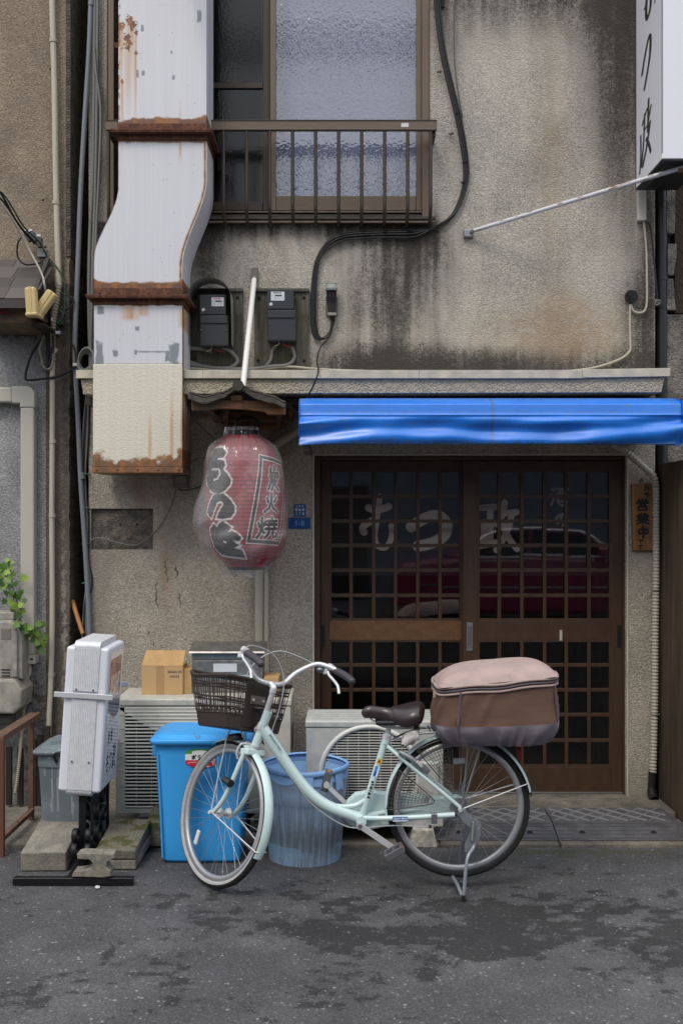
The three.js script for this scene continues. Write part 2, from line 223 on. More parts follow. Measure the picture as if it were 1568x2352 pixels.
// ---------- the shop building ----------
const shop = thing('shop_building', 'old stuccoed shop building with sliding lattice doors and a barred window above', 'building');
const WL = -1.545, WR = 1.917;
{
  const G = (x, y, a, b, c, d) => Math.exp(-(((x - a) / c) ** 2) - (((y - b) / d) ** 2));
  const tex = ptex(195, -30, 1515, 1870, 0, 0.8, (x, y, o) => {
    const n = fbm(x / 80, y / 80, 4, 1), n2 = fbm(x / 11, y / 11, 3, 2), gr = vn(x / 2.3, y / 2.3, 3), s = fbm(x / 13, y / 190, 3, 4), g2 = vn(x / 1.25, y / 1.25, 13), f = 0.97 + 0.2 * (n - 0.5) + 0.26 * (gr - 0.5) + 0.26 * (g2 - 0.5);
    const up = y < 860;
    if (up) { o[0] = 184 * f; o[1] = 178 * f; o[2] = 167 * f; } else { o[0] = 174 * f; o[1] = 166 * f; o[2] = 152 * f; }
    let d = 0, b = 0;
    if (up) {
      d = 0.95 * G(x, y, 1425, 100, 75, 420) + 0.75 * G(x, y, 1240, -30, 340, 120) + 0.85 * G(x, y, 905, 640, 120, 190) * (0.45 + 1.1 * s) + 0.5 * G(x, y, 985, 560, 60, 60)
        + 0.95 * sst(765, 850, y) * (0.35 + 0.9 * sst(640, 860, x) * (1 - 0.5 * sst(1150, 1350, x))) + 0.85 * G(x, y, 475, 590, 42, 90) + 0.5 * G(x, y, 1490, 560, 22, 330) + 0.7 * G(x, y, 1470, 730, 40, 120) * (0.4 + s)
        + 0.9 * sst(585, 514, y) * sst(505, 515, y) * (0.15 + 1.2 * s) * sst(1010, 985, x) + 0.4 * G(x, y, 930, 330, 80, 40) * 0 + 0.45 * G(x, y, 232, 300, 30, 420) + 0.25 * G(x, y, 1020, 90, 50, 200);
      b = 0.75 * G(x, y, 1265, 330, 50, 380) * (0.4 + s) + 0.95 * G(x, y, 1310, 740, 130, 70) + 0.8 * G(x, y, 1290, 790, 110, 40) + 0.4 * G(x, y, 1120, 760, 70, 60) + 0.3 * G(x, y, 640, 580, 160, 40);
    } else {
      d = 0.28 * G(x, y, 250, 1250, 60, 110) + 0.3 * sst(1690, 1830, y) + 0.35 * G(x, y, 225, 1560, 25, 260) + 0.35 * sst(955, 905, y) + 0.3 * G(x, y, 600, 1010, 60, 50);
      b = 1.3 * G(x, y, 318, 1125, 24, 60) * (0.5 + s) + 0.9 * G(x, y, 385, 1300, 26, 170) * (0.4 + s) + 0.25 * G(x, y, 420, 1180, 40, 60);
    }
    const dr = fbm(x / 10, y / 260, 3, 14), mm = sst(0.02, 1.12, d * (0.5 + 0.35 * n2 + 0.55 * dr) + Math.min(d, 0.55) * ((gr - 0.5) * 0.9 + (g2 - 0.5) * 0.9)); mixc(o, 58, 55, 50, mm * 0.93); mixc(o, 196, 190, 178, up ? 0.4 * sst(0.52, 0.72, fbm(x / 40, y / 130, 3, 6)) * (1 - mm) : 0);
    mixc(o, 141, 112, 80, sst(0.05, 1.1, b * (0.35 + 0.8 * n2 + 0.7 * (gr - 0.5) + 0.5 * (g2 - 0.5))) * 0.5);
    if (!up) { // hairline cracks and chips low on the wall
      for (const [cx, cy, h, w] of [[360, 1352, 24, 4], [383, 1310, 30, 5], [407, 1314, 16, 7], [361, 1378, 20, 5], [414, 1378, 18, 5], [341, 1452, 10, 5], [352, 1480, 6, 4]]) { const t = Math.abs(y - cy) / h; if (t < 1) { const e = Math.abs(x - cx - (vn(y / 6, cx, 5) - 0.5) * 9) / (w * 0.34 * (1.1 - t) * (0.5 + vn(y / 3, cx, 9))); if (e < 1) mixc(o, 74, 64, 54, 0.75); } }
    }
  });
  M.facade = mat(0xffffff, 0.93, { map: tex, bumpMap: rep(T.stucco, 0.24), bumpScale: 0.005 });
  const dL = X(722), dR = X(1437), dT = Y(1046), wB = Y(512), wT = 5.35, wL = X(246), wR = X(987), top = 6.3;
  const sh = [[WL, 0.012], [dL, 0.012], [dL, dT], [dR, dT], [dR, 0.012], [WR - 0.02, 0.012], [WR, 0.2], [WR, top], [WL, top]];
  const hole = [[wL, wB], [wR, wB], [wR, wT], [wL, wT]], nic = [[X(210), Y(1262)], [X(352), Y(1262)], [X(352), Y(1168)], [X(210), Y(1168)]];
  mesh('wall', xyUV(prism(sh, -0.16, 0, 0, [hole, nic])), M.facade, shop);
  const nt = tone(0x655f57, 0.08, 0.5, 0.4, 51);
  mesh('wall_recess', bx(nic[0][0] - 0.02, nic[1][0] + 0.02, nic[0][1] - 0.02, nic[2][1] + 0.02, -0.06, -0.022), mat(0xffffff, 0.95, { map: rep(nt, 0.35), bumpMap: rep(T.stucco, 0.3), bumpScale: 0.006 }), shop);
  for (const [a, b] of [[277, 1205], [315, 1205]]) mesh('anchor_hole', cyl(P(a, b, -0.024), P(a, b, -0.018), 0.006, 0.006, 10), M.dark, shop);
  // body of the building: side and back walls, roof, dark rooms
  const side = mat(0xffffff, 0.95, { map: rep(tone(0x4b4843, 0.05, 0.4, 0.3, 52), 0.9), bumpMap: rep(T.stucco, 0.4), bumpScale: 0.006 });
  const room = mat(0x3a332c, 0.9);
  mesh('side_wall', bx(WL, WL + 0.12, 0, top, -4.2, -0.161), side, shop); mesh('side_wall', bx(WR - 0.12, WR, 0, top, -4.2, -0.161), side, shop);
  mesh('back_wall', bx(WL, WR, 0, top, -4.35, -4.201), side, shop);
  mesh('roof', bx(WL - 0.1, WR + 0.1, top + 0.003, top + 0.2, -4.4, 0.25), side, shop);
  mesh('floor', bx(WL + 0.121, WR - 0.121, -0.04, 0.03, -4.2, -0.255), room, shop);
  mesh('upper_floor', bx(WL + 0.121, WR - 0.121, 2.75, 2.95, -4.2, -0.163), room, shop);
  mesh('partition', bx(WL + 0.121, WR - 0.121, 0.031, 2.749, -2.2, -2.1), room, shop);
  mesh('partition', bx(WL + 0.121, WR - 0.121, 2.951, top - 0.003, -2.2, -2.1), room, shop);

  // eave
  const ez = 0.35, et = Y(850, ez), em = Y(869, ez), eb = Y(905, ez);
  const eg = xyUV(prism([[X(184, ez), em - 0.003], [X(190, ez), eb], [X(1520, ez), eb + 0.012], [X(1528, ez), em + 0.012]], 0.003, ez - 0.02, 0.004));
  mesh('eave', eg, mat(0xffffff, 0.93, { map: rep(tone(0xa9a08d, 0.05, 0.28, 0.1, 53), 0.5), bumpMap: rep(T.stucco, 0.4), bumpScale: 0.009 }), shop);
  const fl = mat(0xffffff, 0.5, { map: rep(tone(0xb7b0a0, 0.05, 0.1, 0.16, 54), 0.7) });
  const joints = [175, 466, 962, 1336, 1538];
  for (let i = 0; i < 4; i++) {
    const a = X(joints[i], ez) + (i ? 0.001 : 0), b = X(joints[i + 1], ez), d = i === 3 ? 0.012 : 0;
    mesh('flashing', prism([[a, em + d * 0.3], [b, em + d], [b, et + d], [a, et + d * 0.3]], ez - 0.018, ez, 0.002), fl, shop);
    mesh('flashing', prism([[a, et - 0.006 + d * 0.3], [b, et - 0.006 + d], [b, et - 0.002 + d], [a, et - 0.002 + d * 0.3]], 0.004, ez - 0.018), fl, shop);
  }
  // soffit board under the eave, set back
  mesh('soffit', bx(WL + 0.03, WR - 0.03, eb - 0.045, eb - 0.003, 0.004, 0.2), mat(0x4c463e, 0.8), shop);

  // door trim: timber lining of the opening
  const wood = (h, s) => mat(0xffffff, 0.42, { map: (() => { const t = dtex(128, 512, (x, y, o) => { const n = fbm(x / 5, y / 90, 4, s), f = 0.86 + 0.3 * (n - 0.4) + 0.1 * (vn(x, y / 4, s + 1) - 0.5), c = new THREE.Color(h).convertLinearToSRGB(); o[0] = c.r * 255 * f; o[1] = c.g * 255 * f; o[2] = c.b * 255 * f; }); t.repeat.set(1 / 0.2, 1 / 1.1); return t; })() });
  M.doorv = wood(0x493526, 61);
  M.doorh = mat(0xffffff, 0.42, { map: (() => { const t = M.doorv.map.clone(); t.rotation = Math.PI / 2; t.repeat.set(1 / 1.1, 1 / 0.2); return t; })() });
  M.doordark = mat(0x33261c, 0.45);
  M.doormid = mat(0xffffff, 0.4, { map: (() => { const t = wood(0x6f5034, 63).map; t.rotation = Math.PI / 2; t.repeat.set(1 / 1.1, 1 / 0.2); return t; })() });  // paler wood: brighter light on the left leaf's middle rail, put into its colour
  const z0 = -0.15, zj = -0.03;
  mesh('door_lining', bx(dL + 0.001, X(735, zj), 0.057, dT - 0.002, z0, zj, 0.004), M.doorv, shop);
  mesh('door_lining', bx(X(1430, zj), dR - 0.001, 0.057, dT - 0.002, z0, zj, 0.004), M.doorv, shop);
  mesh('door_head', bx(X(735, zj) + 0.001, X(1430, zj) - 0.001, Y(1057, zj), dT - 0.003, z0, zj, 0.003), M.doorh, shop);
  mesh('door_track', bx(X(735, zj) + 0.001, X(1430, zj) - 0.001, 0.0565, 0.068, z0, zj - 0.01, 0.002), M.dullsteel, shop);
  // beads of mortar round the opening
  mesh('door_trim', bx(dL - 0.012, dL - 0.001, 0.02, dT + 0.012, 0.0005, 0.006, 0.002), fl, shop);
  mesh('door_trim', bx(dR + 0.001, dR + 0.012, 0.02, dT + 0.012, 0.0005, 0.006, 0.002), fl, shop);
  mesh('door_trim', bx(dL, dR, dT + 0.001, dT + 0.012, 0.0005, 0.006, 0.002), fl, shop);

  // two sliding leaves
  const clear = phy(0xffffff, 0.02, { transmission: 1, thickness: 0, ior: 1.8 });
  const frost = phy(0xdfe4e8, 0.12, { transmission: 1, thickness: 0, ior: 1.5, bumpMap: rep(T.glass, 0.15), bumpScale: 0.0008 });
  const lean = 0.7 * Math.PI / 180;
  function leaf(a, b, vs, zc, mid) {
    const L = group('sliding_door', shop), t = 0.016, z1 = zc + t, za = zc - t, Q = (p) => X(p, z1), R = (p) => Y(p, z1);
    const in0 = vs[0], in1 = vs[vs.length - 1];
    mesh('stile', bx(Q(a), Q(in0) - 0.0003, R(1824), R(1058), za, z1, 0.003), M.doorv, L);
    mesh('stile', bx(Q(in1) + 0.0003, Q(b), R(1824), R(1058), za, z1, 0.003), M.doorv, L);
    for (const [n, q0, q1, m] of [['top_rail', 1059, 1079, M.doorh], ['middle_rail', 1426, 1470, mid], ['bottom_rail', 1762, 1823, M.doorh]]) mesh(n, bx(Q(in0), Q(in1), R(q1), R(q0), za + 0.001, z1 - 0.0015, 0.002), m, L);
    const rows = [[1079, 1140, 1197, 1253, 1310, 1368, 1426], [1470, 1528, 1585, 1642, 1701, 1762]];
    rows.forEach((rw, k) => {
      for (let i = 1; i < vs.length - 1; i++) mesh('upright_bar', bx(Q(vs[i] - 4), Q(vs[i] + 4), R(rw[rw.length - 1]) + 0.0005, R(rw[0]) - 0.0005, zc - 0.006, z1 - 0.004, 0.002), M.doorv, L);
      for (let j = 1; j < rw.length - 1; j++) mesh('cross_bar', bx(Q(in0) + 0.0005, Q(in1) - 0.0005, R(rw[j] + 4), R(rw[j] - 4), zc - 0.006, z1 - 0.0065, 0.002), M.doorh, L);
      for (const [s0, s1] of [[in0 - 0.5, in0 + 5], [in1 - 5, in1 + 0.5]]) mesh('bead', bx(Q(s0), Q(s1), R(rw[rw.length - 1] - 1), R(rw[0] + 1), zc - 0.008, z1 - 0.003, 0.001), M.doorv, L);
      mesh('bead', bx(Q(in0 + 5), Q(in1 - 5), R(rw[0] + 5), R(rw[0]) - 0.0004, zc - 0.008, z1 - 0.003, 0.001), M.doorh, L);
      mesh('bead', bx(Q(in0 + 5), Q(in1 - 5), R(rw[rw.length - 1]) + 0.0004, R(rw[rw.length - 1] - 5), zc - 0.008, z1 - 0.003, 0.001), M.doorh, L);
      for (let j = 0; j < rw.length - 1; j++) for (let i = 0; i < vs.length - 1; i++) {
        const w = Q(vs[i + 1]) - Q(vs[i]), h = R(rw[j]) - R(rw[j + 1]);
        const p = mesh('pane', new THREE.PlaneGeometry(w - 0.003, h - 0.003), k ? frost : clear, L);
        if (k) boxUV(p.geometry); p.position.set((Q(vs[i]) + Q(vs[i + 1])) / 2, (R(rw[j]) + R(rw[j + 1])) / 2, zc - 0.009); p.rotation.set(lean + rr(-0.0012, 0.0012), rr(-0.0015, 0.0015), 0);
      }
    });
    return L;
  }
  const left = leaf(736, 1092, [756, 806, 858, 908, 959, 1010, 1060], -0.115, M.doormid);
  const right = leaf(1063, 1430, [1096, 1146, 1198, 1250, 1300, 1352, 1403], -0.066, M.doorh);
  left.name = 'sliding_door'; right.name = 'sliding_door';
  // recessed pulls and the lock plate
  const pull = (L, p, z, m, q0 = 1437, q1 = 1486, w = 4) => { mesh('pull', pbx(p - w, q0, p + w, q1, z, z + 0.004, 0.002), M.black, L); mesh('pull_rim', join([pbx(p - w - 1, q0 - 1, p - w, q1 + 1, z, z + 0.006), pbx(p + w, q0 - 1, p + w + 1, q1 + 1, z, z + 0.006), pbx(p - w, q0 - 1, p + w, q0, z, z + 0.006), pbx(p - w, q1, p + w, q1 + 1, z, z + 0.006)]), m, L); };
  pull(left, 741, -0.0988, M.bronzedark); pull(right, 1421, -0.0498, M.bronzedark, 1437, 1485);
  mesh('lock_plate', pbx(1071, 1430, 1085, 1495, -0.0498, -0.045, 0.003), mat(0x7d8082, 0.35, { metalness: 0.4 }), right);
  mesh('lock_plate_trim', join([pbx(1074, 1436, 1075.5, 1489, -0.045, -0.043), pbx(1080.5, 1436, 1082, 1489, -0.045, -0.043), pbx(1077, 1447, 1079, 1480, -0.045, -0.043)]), M.steel, right);
  mesh('keyhole', cyl(P(1078, 1441, -0.0445), P(1078, 1441, -0.042), 0.006, 0.006, 12), M.steel, right);
  mesh('tape_scrap', pbx(1284, 1447, 1290, 1471, -0.0515, -0.05), mat(0xa7aa9c, 0.6), right);

  // window of the upper floor
  const win = group('window', shop), wz = -0.05, fr = (n, a, c, b, d, z0, z1, m = M.bronze) => mesh(n, pbx(a, c, b, d, z0, z1, 0.003), m, win), up = -180;
  fr('frame_jamb', 968.5, up, 986, 505, -0.15, -0.012); fr('frame_jamb', 247, up, 262, 505, -0.15, -0.012);
  fr('frame_head', 262.5, -172, 968, -160, -0.15, -0.012);
  fr('frame_sill', 247, 505.5, 992, 513, -0.155, 0.03, M.bronzedark); fr('sill_rib', 262.5, 485, 968, 489, -0.14, -0.014); fr('sill_rib', 262.5, 493, 968, 497, -0.14, -0.006, M.bronzedark); fr('sill_rib', 262.5, 500, 968, 505, -0.14, -0.016);
  // front sash with patterned glass, rear sash dark
  fr('sash_stile', 620, up + 10, 634, 484, -0.075, -0.04); fr('sash_stile', 955.5, up + 10, 968, 484, -0.075, -0.04); fr('sash_rail', 634.5, 450, 955, 484, -0.074, -0.041);
  fr('sash_stile', 604, up + 10, 619, 484, -0.125, -0.09, M.bronzedark); fr('sash_rail', 262.5, 464, 603.5, 484, -0.124, -0.091, M.bronzedark); fr('sash_rail', 262.5, 190, 603.5, 203, -0.122, -0.093, M.bronzedark);
  const pat = phy(0xeef2f8, 0.05, { transmission: 1, thickness: 0, ior: 2.3, bumpMap: rep(T.glass, 0.36, 0.5), bumpScale: 0.0013 });
  const pg = boxUV(new THREE.PlaneGeometry(X(956, wz) - X(634, wz), Y(up + 12, wz) - Y(451, wz)).translate((X(634, wz) + X(956, wz)) / 2, (Y(up + 12, wz) + Y(451, wz)) / 2, -0.058));
  mesh('pane', pg, pat, win);
  const sz = -0.108; for (const [a, b] of [[464, 203], [190, up + 12]]) mesh('pane', boxUV(new THREE.PlaneGeometry(X(604, sz) - X(262, sz), Y(b, sz) - Y(a, sz)).translate((X(604, sz) + X(262, sz)) / 2, (Y(b, sz) + Y(a, sz)) / 2, sz)), phy(0x8a8f98, 0.2, { transmission: 1, thickness: 0, bumpMap: rep(T.glass, 0.36, 0.5), bumpScale: 0.0005 }), win);
  const cz = -0.2; mesh('curtain', grid(160, 4, (u, v) => [X(600, cz) + u * (X(975, cz) - X(600, cz)), Y(520, cz) + v * 1.9, cz + 0.004 * Math.sin(u * 9)]), mat(0x787d90, 0.9), win);
  // railing in front of the window
  const rail = group('window_railing', shop), rz = 0.17;
  mesh('rail', pbx(243, 277, 1003, 299, rz - 0.03, rz, 0.004), M.bronze, rail); mesh('rail_lip', pbx(243, 275, 1003, 277.5, rz - 0.04, rz + 0.004, 0.001), M.bronzedark, rail);
  mesh('rail_end', pbx(990, 300, 1000, 314, 0.0, rz - 0.032, 0.004), M.bronzedark, rail); mesh('rail_end', pbx(250, 300, 260, 314, 0.0, rz - 0.032, 0.004), M.bronzedark, rail);
  for (let i = -5; i <= 9; i++) {
    const p = 514 + 52.7 * i; if (p > 990) break; const x = X(p, rz - 0.02);
    mesh('baluster', tube([V(x, Y(299, rz), rz - 0.015), V(x, Y(380, rz), rz - 0.015), V(x, Y(455, rz), rz - 0.014), V(x, Y(482, rz), rz - 0.024), V(x, Y(500, rz), rz - 0.06), V(x, Y(505, rz), rz - 0.12)], 0.0105, 8, 4), M.bronzedark, rail);
  }
  mesh('lower_rail', pbx(247, 497, 1000, 504, 0.032, 0.06, 0.003), M.bronzedark, rail); mesh('lower_rail', pbx(247, 507, 985, 512, 0.034, 0.055, 0.003), M.bronze, rail);
  mesh('sticker', pbx(921, 283, 938, 292, rz + 0.0002, rz + 0.0012), mat(0xc9cdd2, 0.5), rail);
  settle(shop);
}

// curtain with lettering hung inside behind the doors
{
  const z = -0.24, t = lay(ctex(1024, 384, (g) => {
    const q = 1024 / 680; g.fillStyle = '#14171c'; g.fillRect(0, 0, 1024, 384); g.scale(q, q); g.translate(-745, -1075); const c = '#b7aaa0';
    g.strokeStyle = c; g.fillStyle = c; g.lineCap = 'round'; g.lineJoin = 'round';
    g.lineWidth = 13; g.beginPath(); g.moveTo(872, 1140); g.quadraticCurveTo(866, 1190, 860, 1230); g.quadraticCurveTo(862, 1262, 884, 1258); g.quadraticCurveTo(904, 1244, 898, 1208); g.stroke();
    g.lineWidth = 17; g.beginPath(); g.moveTo(846, 1166); g.quadraticCurveTo(860, 1176, 892, 1164); g.stroke(); g.beginPath(); g.moveTo(836, 1222); g.quadraticCurveTo(824, 1208, 856, 1196); g.stroke();
    g.lineWidth = 26; g.beginPath(); g.moveTo(944, 1210); g.quadraticCurveTo(1010, 1160, 1026, 1208); g.quadraticCurveTo(1026, 1246, 960, 1254); g.stroke();
    glyph(g, 'masa', 1100, 1150, 88, 118, 15, c); glyph(g, 'sake', 1262, 1118, 42, 46, 6, '#8d8680'); glyph(g, 'no', 1272, 1176, 34, 34, 6, '#8d8680');
  }), 745, 1075, 1425, 1330, z);
  const T2 = thing('shop_curtain', 'dark lettered shop curtain hanging inside behind the lattice doors', 'curtain');
  for (const [a, b] of [[752, 1084], [1088, 1422]]) mesh('cloth', xyUV(grid(60, 6, (u, v) => { const x = X(a, z) + u * (X(b, z) - X(a, z)); return [x, Y(1322, z) + v * (Y(1082, z) - Y(1322, z)), z + 0.008 * Math.sin(x * 21) * (1.2 - v)]; })), mat(0xffffff, 0.9, { map: t }), T2);
  mesh('curtain_rod', cyl(P(730, 1083, z + 0.004), P(1440, 1083, z + 0.004), 0.009), M.doordark, T2);
  settle(T2);
}
// ---------- building to the left ----------
{
  const B = thing('left_building', 'weathered brown stucco building at the left edge beyond the pipes', 'building');
  const G = (x, y, a, b, c, d) => Math.exp(-(((x - a) / c) ** 2) - (((y - b) / d) ** 2));
  const tex = ptex(-40, -30, 180, 1880, 0, 0.8, (x, y, o) => {
    const n = fbm(x / 50, y / 60, 4, 101), n2 = fbm(x / 9, y / 9, 3, 102), gr = vn(x / 2.2, y / 2.2, 103), f = 0.95 + 0.25 * (n - 0.5) + 0.3 * (gr - 0.5);
    const hi = y < 640 + 20 * n;
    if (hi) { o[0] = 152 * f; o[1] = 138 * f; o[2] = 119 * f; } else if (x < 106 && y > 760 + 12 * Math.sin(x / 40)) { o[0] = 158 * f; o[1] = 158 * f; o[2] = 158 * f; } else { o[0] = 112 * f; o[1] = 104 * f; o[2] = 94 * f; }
    const pink = sst(0.3, 0.7, G(x, y, 125, 1250, 15, 350) + (n - 0.5)); mixc(o, 116, 98, 92, pink * 0.5);
    mixc(o, 168, 164, 156, sst(0.62, 0.8, n2 * 0.7 + 0.42 * G(x, y, 148, 1400, 9, 500)) * 0.7);
    let d = 0.7 * G(x, y, 20, 740, 120, 40) + 0.55 * G(x, y, 152, 1050, 18, 500) + 0.5 * sst(1500, 1750, y) + 0.35 * G(x, y, 148, 380, 20, 400) + 0.5 * G(x, y, 90, 1560, 40, 160) + 0.35 * G(x, y, 60, 760, 70, 60);
    mixc(o, 52, 48, 43, sst(0.3, 0.95, d * (0.5 + n2) + d * (gr - 0.5) * 0.6) * 0.85);
  });
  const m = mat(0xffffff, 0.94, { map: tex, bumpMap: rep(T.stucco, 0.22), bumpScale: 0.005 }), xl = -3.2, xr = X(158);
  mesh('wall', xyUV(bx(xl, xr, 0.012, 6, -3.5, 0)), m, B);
  // rough broken edge of the corner: uneven render lumps
  { const o1 = []; for (let y = 0.02; y < 5.3; y += 0.025) o1.push([xr + 0.001 + 0.02 * (fbm(y * 5, 1.5, 4, 108) - 0.3) + rr(0, 0.006), y]); mesh('ragged_edge', xyUV(prism([[xr - 0.03, 0.02], ...o1, [xr - 0.03, o1[o1.length - 1][1]]], -0.09, 0.004, 0.002)), m, B); }
  const strip = mat(0xffffff, 0.95, { map: rep(tone(0x5a544c, 0.08, 0.5, 0.35, 105), 0.5), bumpMap: rep(T.stucco, 0.3), bumpScale: 0.009 });
  mesh('corner_strip', pbx(152, -40, 163, 590, -0.3, 0.012, 0.004), strip, B);
  for (const [a, b] of [[117, 40], [117, 160], [100, 460], [105, 568], [45, 1336 - 600]]) mesh('anchor_hole', cyl(P(a, b, -0.01), P(a, b, 0.002), 0.007, 0.007, 8), M.dark, B);
  // small lean-to roof of overlapping boards
  const sl = [mat(0x4a4542, 0.6), mat(0x56504c, 0.6), mat(0x413c3a, 0.62)], rf = group('lean_to_roof', B);
  const row = (q0, q1, z0, z1, pr, c) => { const a = [X(-60, z0), X(-60, z1)], g = grid(1, 1, (u, v) => { const z = z0 + (z1 - z0) * v; return [u ? X(pr + (v ? -12 : 10), z) : X(-60, z), (v ? Y(q1, z1) : Y(q0, z0)), z]; }); const h = g.clone().translate(0, -0.012, 0); return join([g, h]); };
  const rows = [[598, 618, 0.004, 0.1, 116], [617, 645, 0.09, 0.24, 112], [644, 670, 0.23, 0.36, 98], [669, 693, 0.35, 0.47, 80]];
  rows.forEach(([q0, q1, a, b, pr], i) => { // each course is two boards
    for (const [s, e] of [[0, 0.52], [0.525, 1]]) {
      const zf = b, zb = a, xa = X(-60, zf), xb = X(pr - 6, zf), x0 = xa + (xb - xa) * s, x1 = xa + (xb - xa) * e, yb = Y(q0, zb), yf = Y(q1, zf), over = 0.006 * i;
      const g = new THREE.BoxGeometry(x1 - x0, 0.008, Math.hypot(zf - zb, yf - yb)); g.rotateX(-Math.atan2(yf - yb, zf - zb)); g.translate((x0 + x1) / 2, (yb + yf) / 2 + over - (s ? 0.002 : 0), (zf + zb) / 2); mesh('shingle', boxUV(g), sl[(i + (s ? 1 : 0)) % 3], rf);
    }
  });
  mesh('roof_edge', join([bar(P(112, 600, 0.05), P(72, 700, 0.46), 0.02, 0.05), bar(P(-60, 698, 0.47), P(73, 698, 0.47), 0.05, 0.015)]), mat(0x383431, 0.6), rf);
  const bw = mat(0xffffff, 0.85, { map: rep(tone(0x5d4d3c, 0.1, 0.2, 0.35, 107), 0.3) });
  mesh('roof_box', xyUV(pbx(-60, 705, 62, 742, 0.01, 0.4, 0.004)), bw, B);
  mesh('roof_box', bar(P(62, 724, 0.38), P(104, 742, 0.02), 0.09, 0.02), bw, B);
  mesh('red_panel', pbx(-60, 706, 20, 722, 0.401, 0.405), mat(0x6b2f25, 0.6), B);
  mesh('lean_to_shadow_board', pbx(-60, 742, 104, 748, 0.002, 0.3, 0.002), mat(0x2d2822, 0.8), B);  // dark board standing in for the shadow under the lean-to roof
  settle(B);
}
// wall at the back of the gap between the two houses, in brickwork of blocks
{
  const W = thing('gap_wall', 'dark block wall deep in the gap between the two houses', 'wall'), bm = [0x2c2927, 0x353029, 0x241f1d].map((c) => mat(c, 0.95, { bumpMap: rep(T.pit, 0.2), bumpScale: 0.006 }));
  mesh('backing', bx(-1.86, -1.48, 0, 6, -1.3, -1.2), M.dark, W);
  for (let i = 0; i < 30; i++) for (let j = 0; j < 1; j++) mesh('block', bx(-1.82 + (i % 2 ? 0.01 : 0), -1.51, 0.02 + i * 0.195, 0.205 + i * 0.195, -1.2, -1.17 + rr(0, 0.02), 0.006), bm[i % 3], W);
  settle(W);
}
// a run of dark boards standing in the mouth of the gap
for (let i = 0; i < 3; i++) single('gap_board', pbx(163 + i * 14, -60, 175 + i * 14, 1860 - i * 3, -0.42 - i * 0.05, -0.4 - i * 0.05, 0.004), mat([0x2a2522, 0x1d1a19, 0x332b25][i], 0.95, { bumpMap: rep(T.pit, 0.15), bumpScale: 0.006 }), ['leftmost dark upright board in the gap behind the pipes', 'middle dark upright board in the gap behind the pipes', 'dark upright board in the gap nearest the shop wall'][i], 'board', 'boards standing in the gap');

// ---------- building to the right, dark pipe and timber fence ----------
{
  const B = thing('right_building', 'narrow strip of crumbling concrete building at the right edge', 'building');
  const m = mat(0xffffff, 0.94, { map: rep(tone(0x6d6a64, 0.05, 0.4, 0.4, 111), 0.7), bumpMap: rep(T.stucco, 0.35), bumpScale: 0.008 });
  mesh('wall', bx(X(1545), 3.4, 0, 6, -3.5, -0.16), m, B);
  for (const [q0, q1, a, b] of [[-40, 560, 1530, 1549], [560, 640, 1532, 1554], [640, 716, 1531, 1552]]) { const s = []; for (let q = q0; q < q1; q += 24) s.push([X(b - 4 + rr(-4, 5), -0.02), Y(q, -0.02)]); const r = s.map((p) => [X(a, -0.02), p[1]]).reverse(); mesh('render_strip', prism([...s, ...r], -0.15, -0.02, 0.003), m, B); }
  mesh('timber_post', pbx(1548, -40, 1572, 720, -0.14, -0.05, 0.004), mat(0x3b2c20, 0.85, { bumpMap: rep(T.lump, 0.1), bumpScale: 0.006 }), B);
  mesh('concrete_pier', pbx(1530, 722, 1600, 1870, -0.16, -0.03, 0.008), m, B);
  for (const [q, h] of [[905, 18], [990, 14], [1010, 16], [868, 12]]) mesh('pier_tie', pbx(1508, q, 1531, q + h, -0.14, -0.06, 0.003), m, B);
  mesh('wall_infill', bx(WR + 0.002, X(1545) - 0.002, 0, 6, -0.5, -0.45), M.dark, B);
  settle(B);
  const dp = thing('drain_pipe', 'black drain pipe running down beside the projecting sign', 'pipe');
  mesh('pipe', cyl(V(X(1519, -0.05), Y(-60, -0.05), -0.05), V(X(1519, -0.05), 0.02, -0.05), 0.033, 0.033, 16), mat(0x1f2023, 0.4), dp);
  for (const q of [455, 635, 700]) mesh('pipe_collar', cyl(V(X(1519, -0.05), Y(q, -0.05), -0.05), V(X(1519, -0.05), Y(q + 10, -0.05), -0.05), 0.036, 0.036, 16), mat(0x1f2023, 0.4), dp);
  settle(dp);
  const wt = dtex(256, 1024, (x, y, o) => { const n = fbm(x / 9, y / 130, 4, 113), n3 = fbm(x / 60, y / 160, 4, 114), kn = Math.exp(-(((x - 150) / 10) ** 2) - (((y - 560) / 22) ** 2)), f = 0.72 + 0.5 * (n - 0.4) + 0.35 * (n3 - 0.5); o[0] = 100 * f; o[1] = 81 * f; o[2] = 61 * f; mixc(o, 48, 36, 26, kn * 0.8 + 0.5 * sst(0.6, 0.75, n3)); }); wt.repeat.set(1 / 0.9, 1 / 2.3);
  single('timber_fence', bx(X(1513), X(1513) + 0.022, 0.02, Y(1066), -0.02, 1.1, 0.003), mat(0xffffff, 0.8, { map: wt, bumpMap: rep(T.lump, 0.12, 0.9), bumpScale: 0.002 }), 'tall brown timber panel standing out from the wall at the right edge', 'fence panel');
}
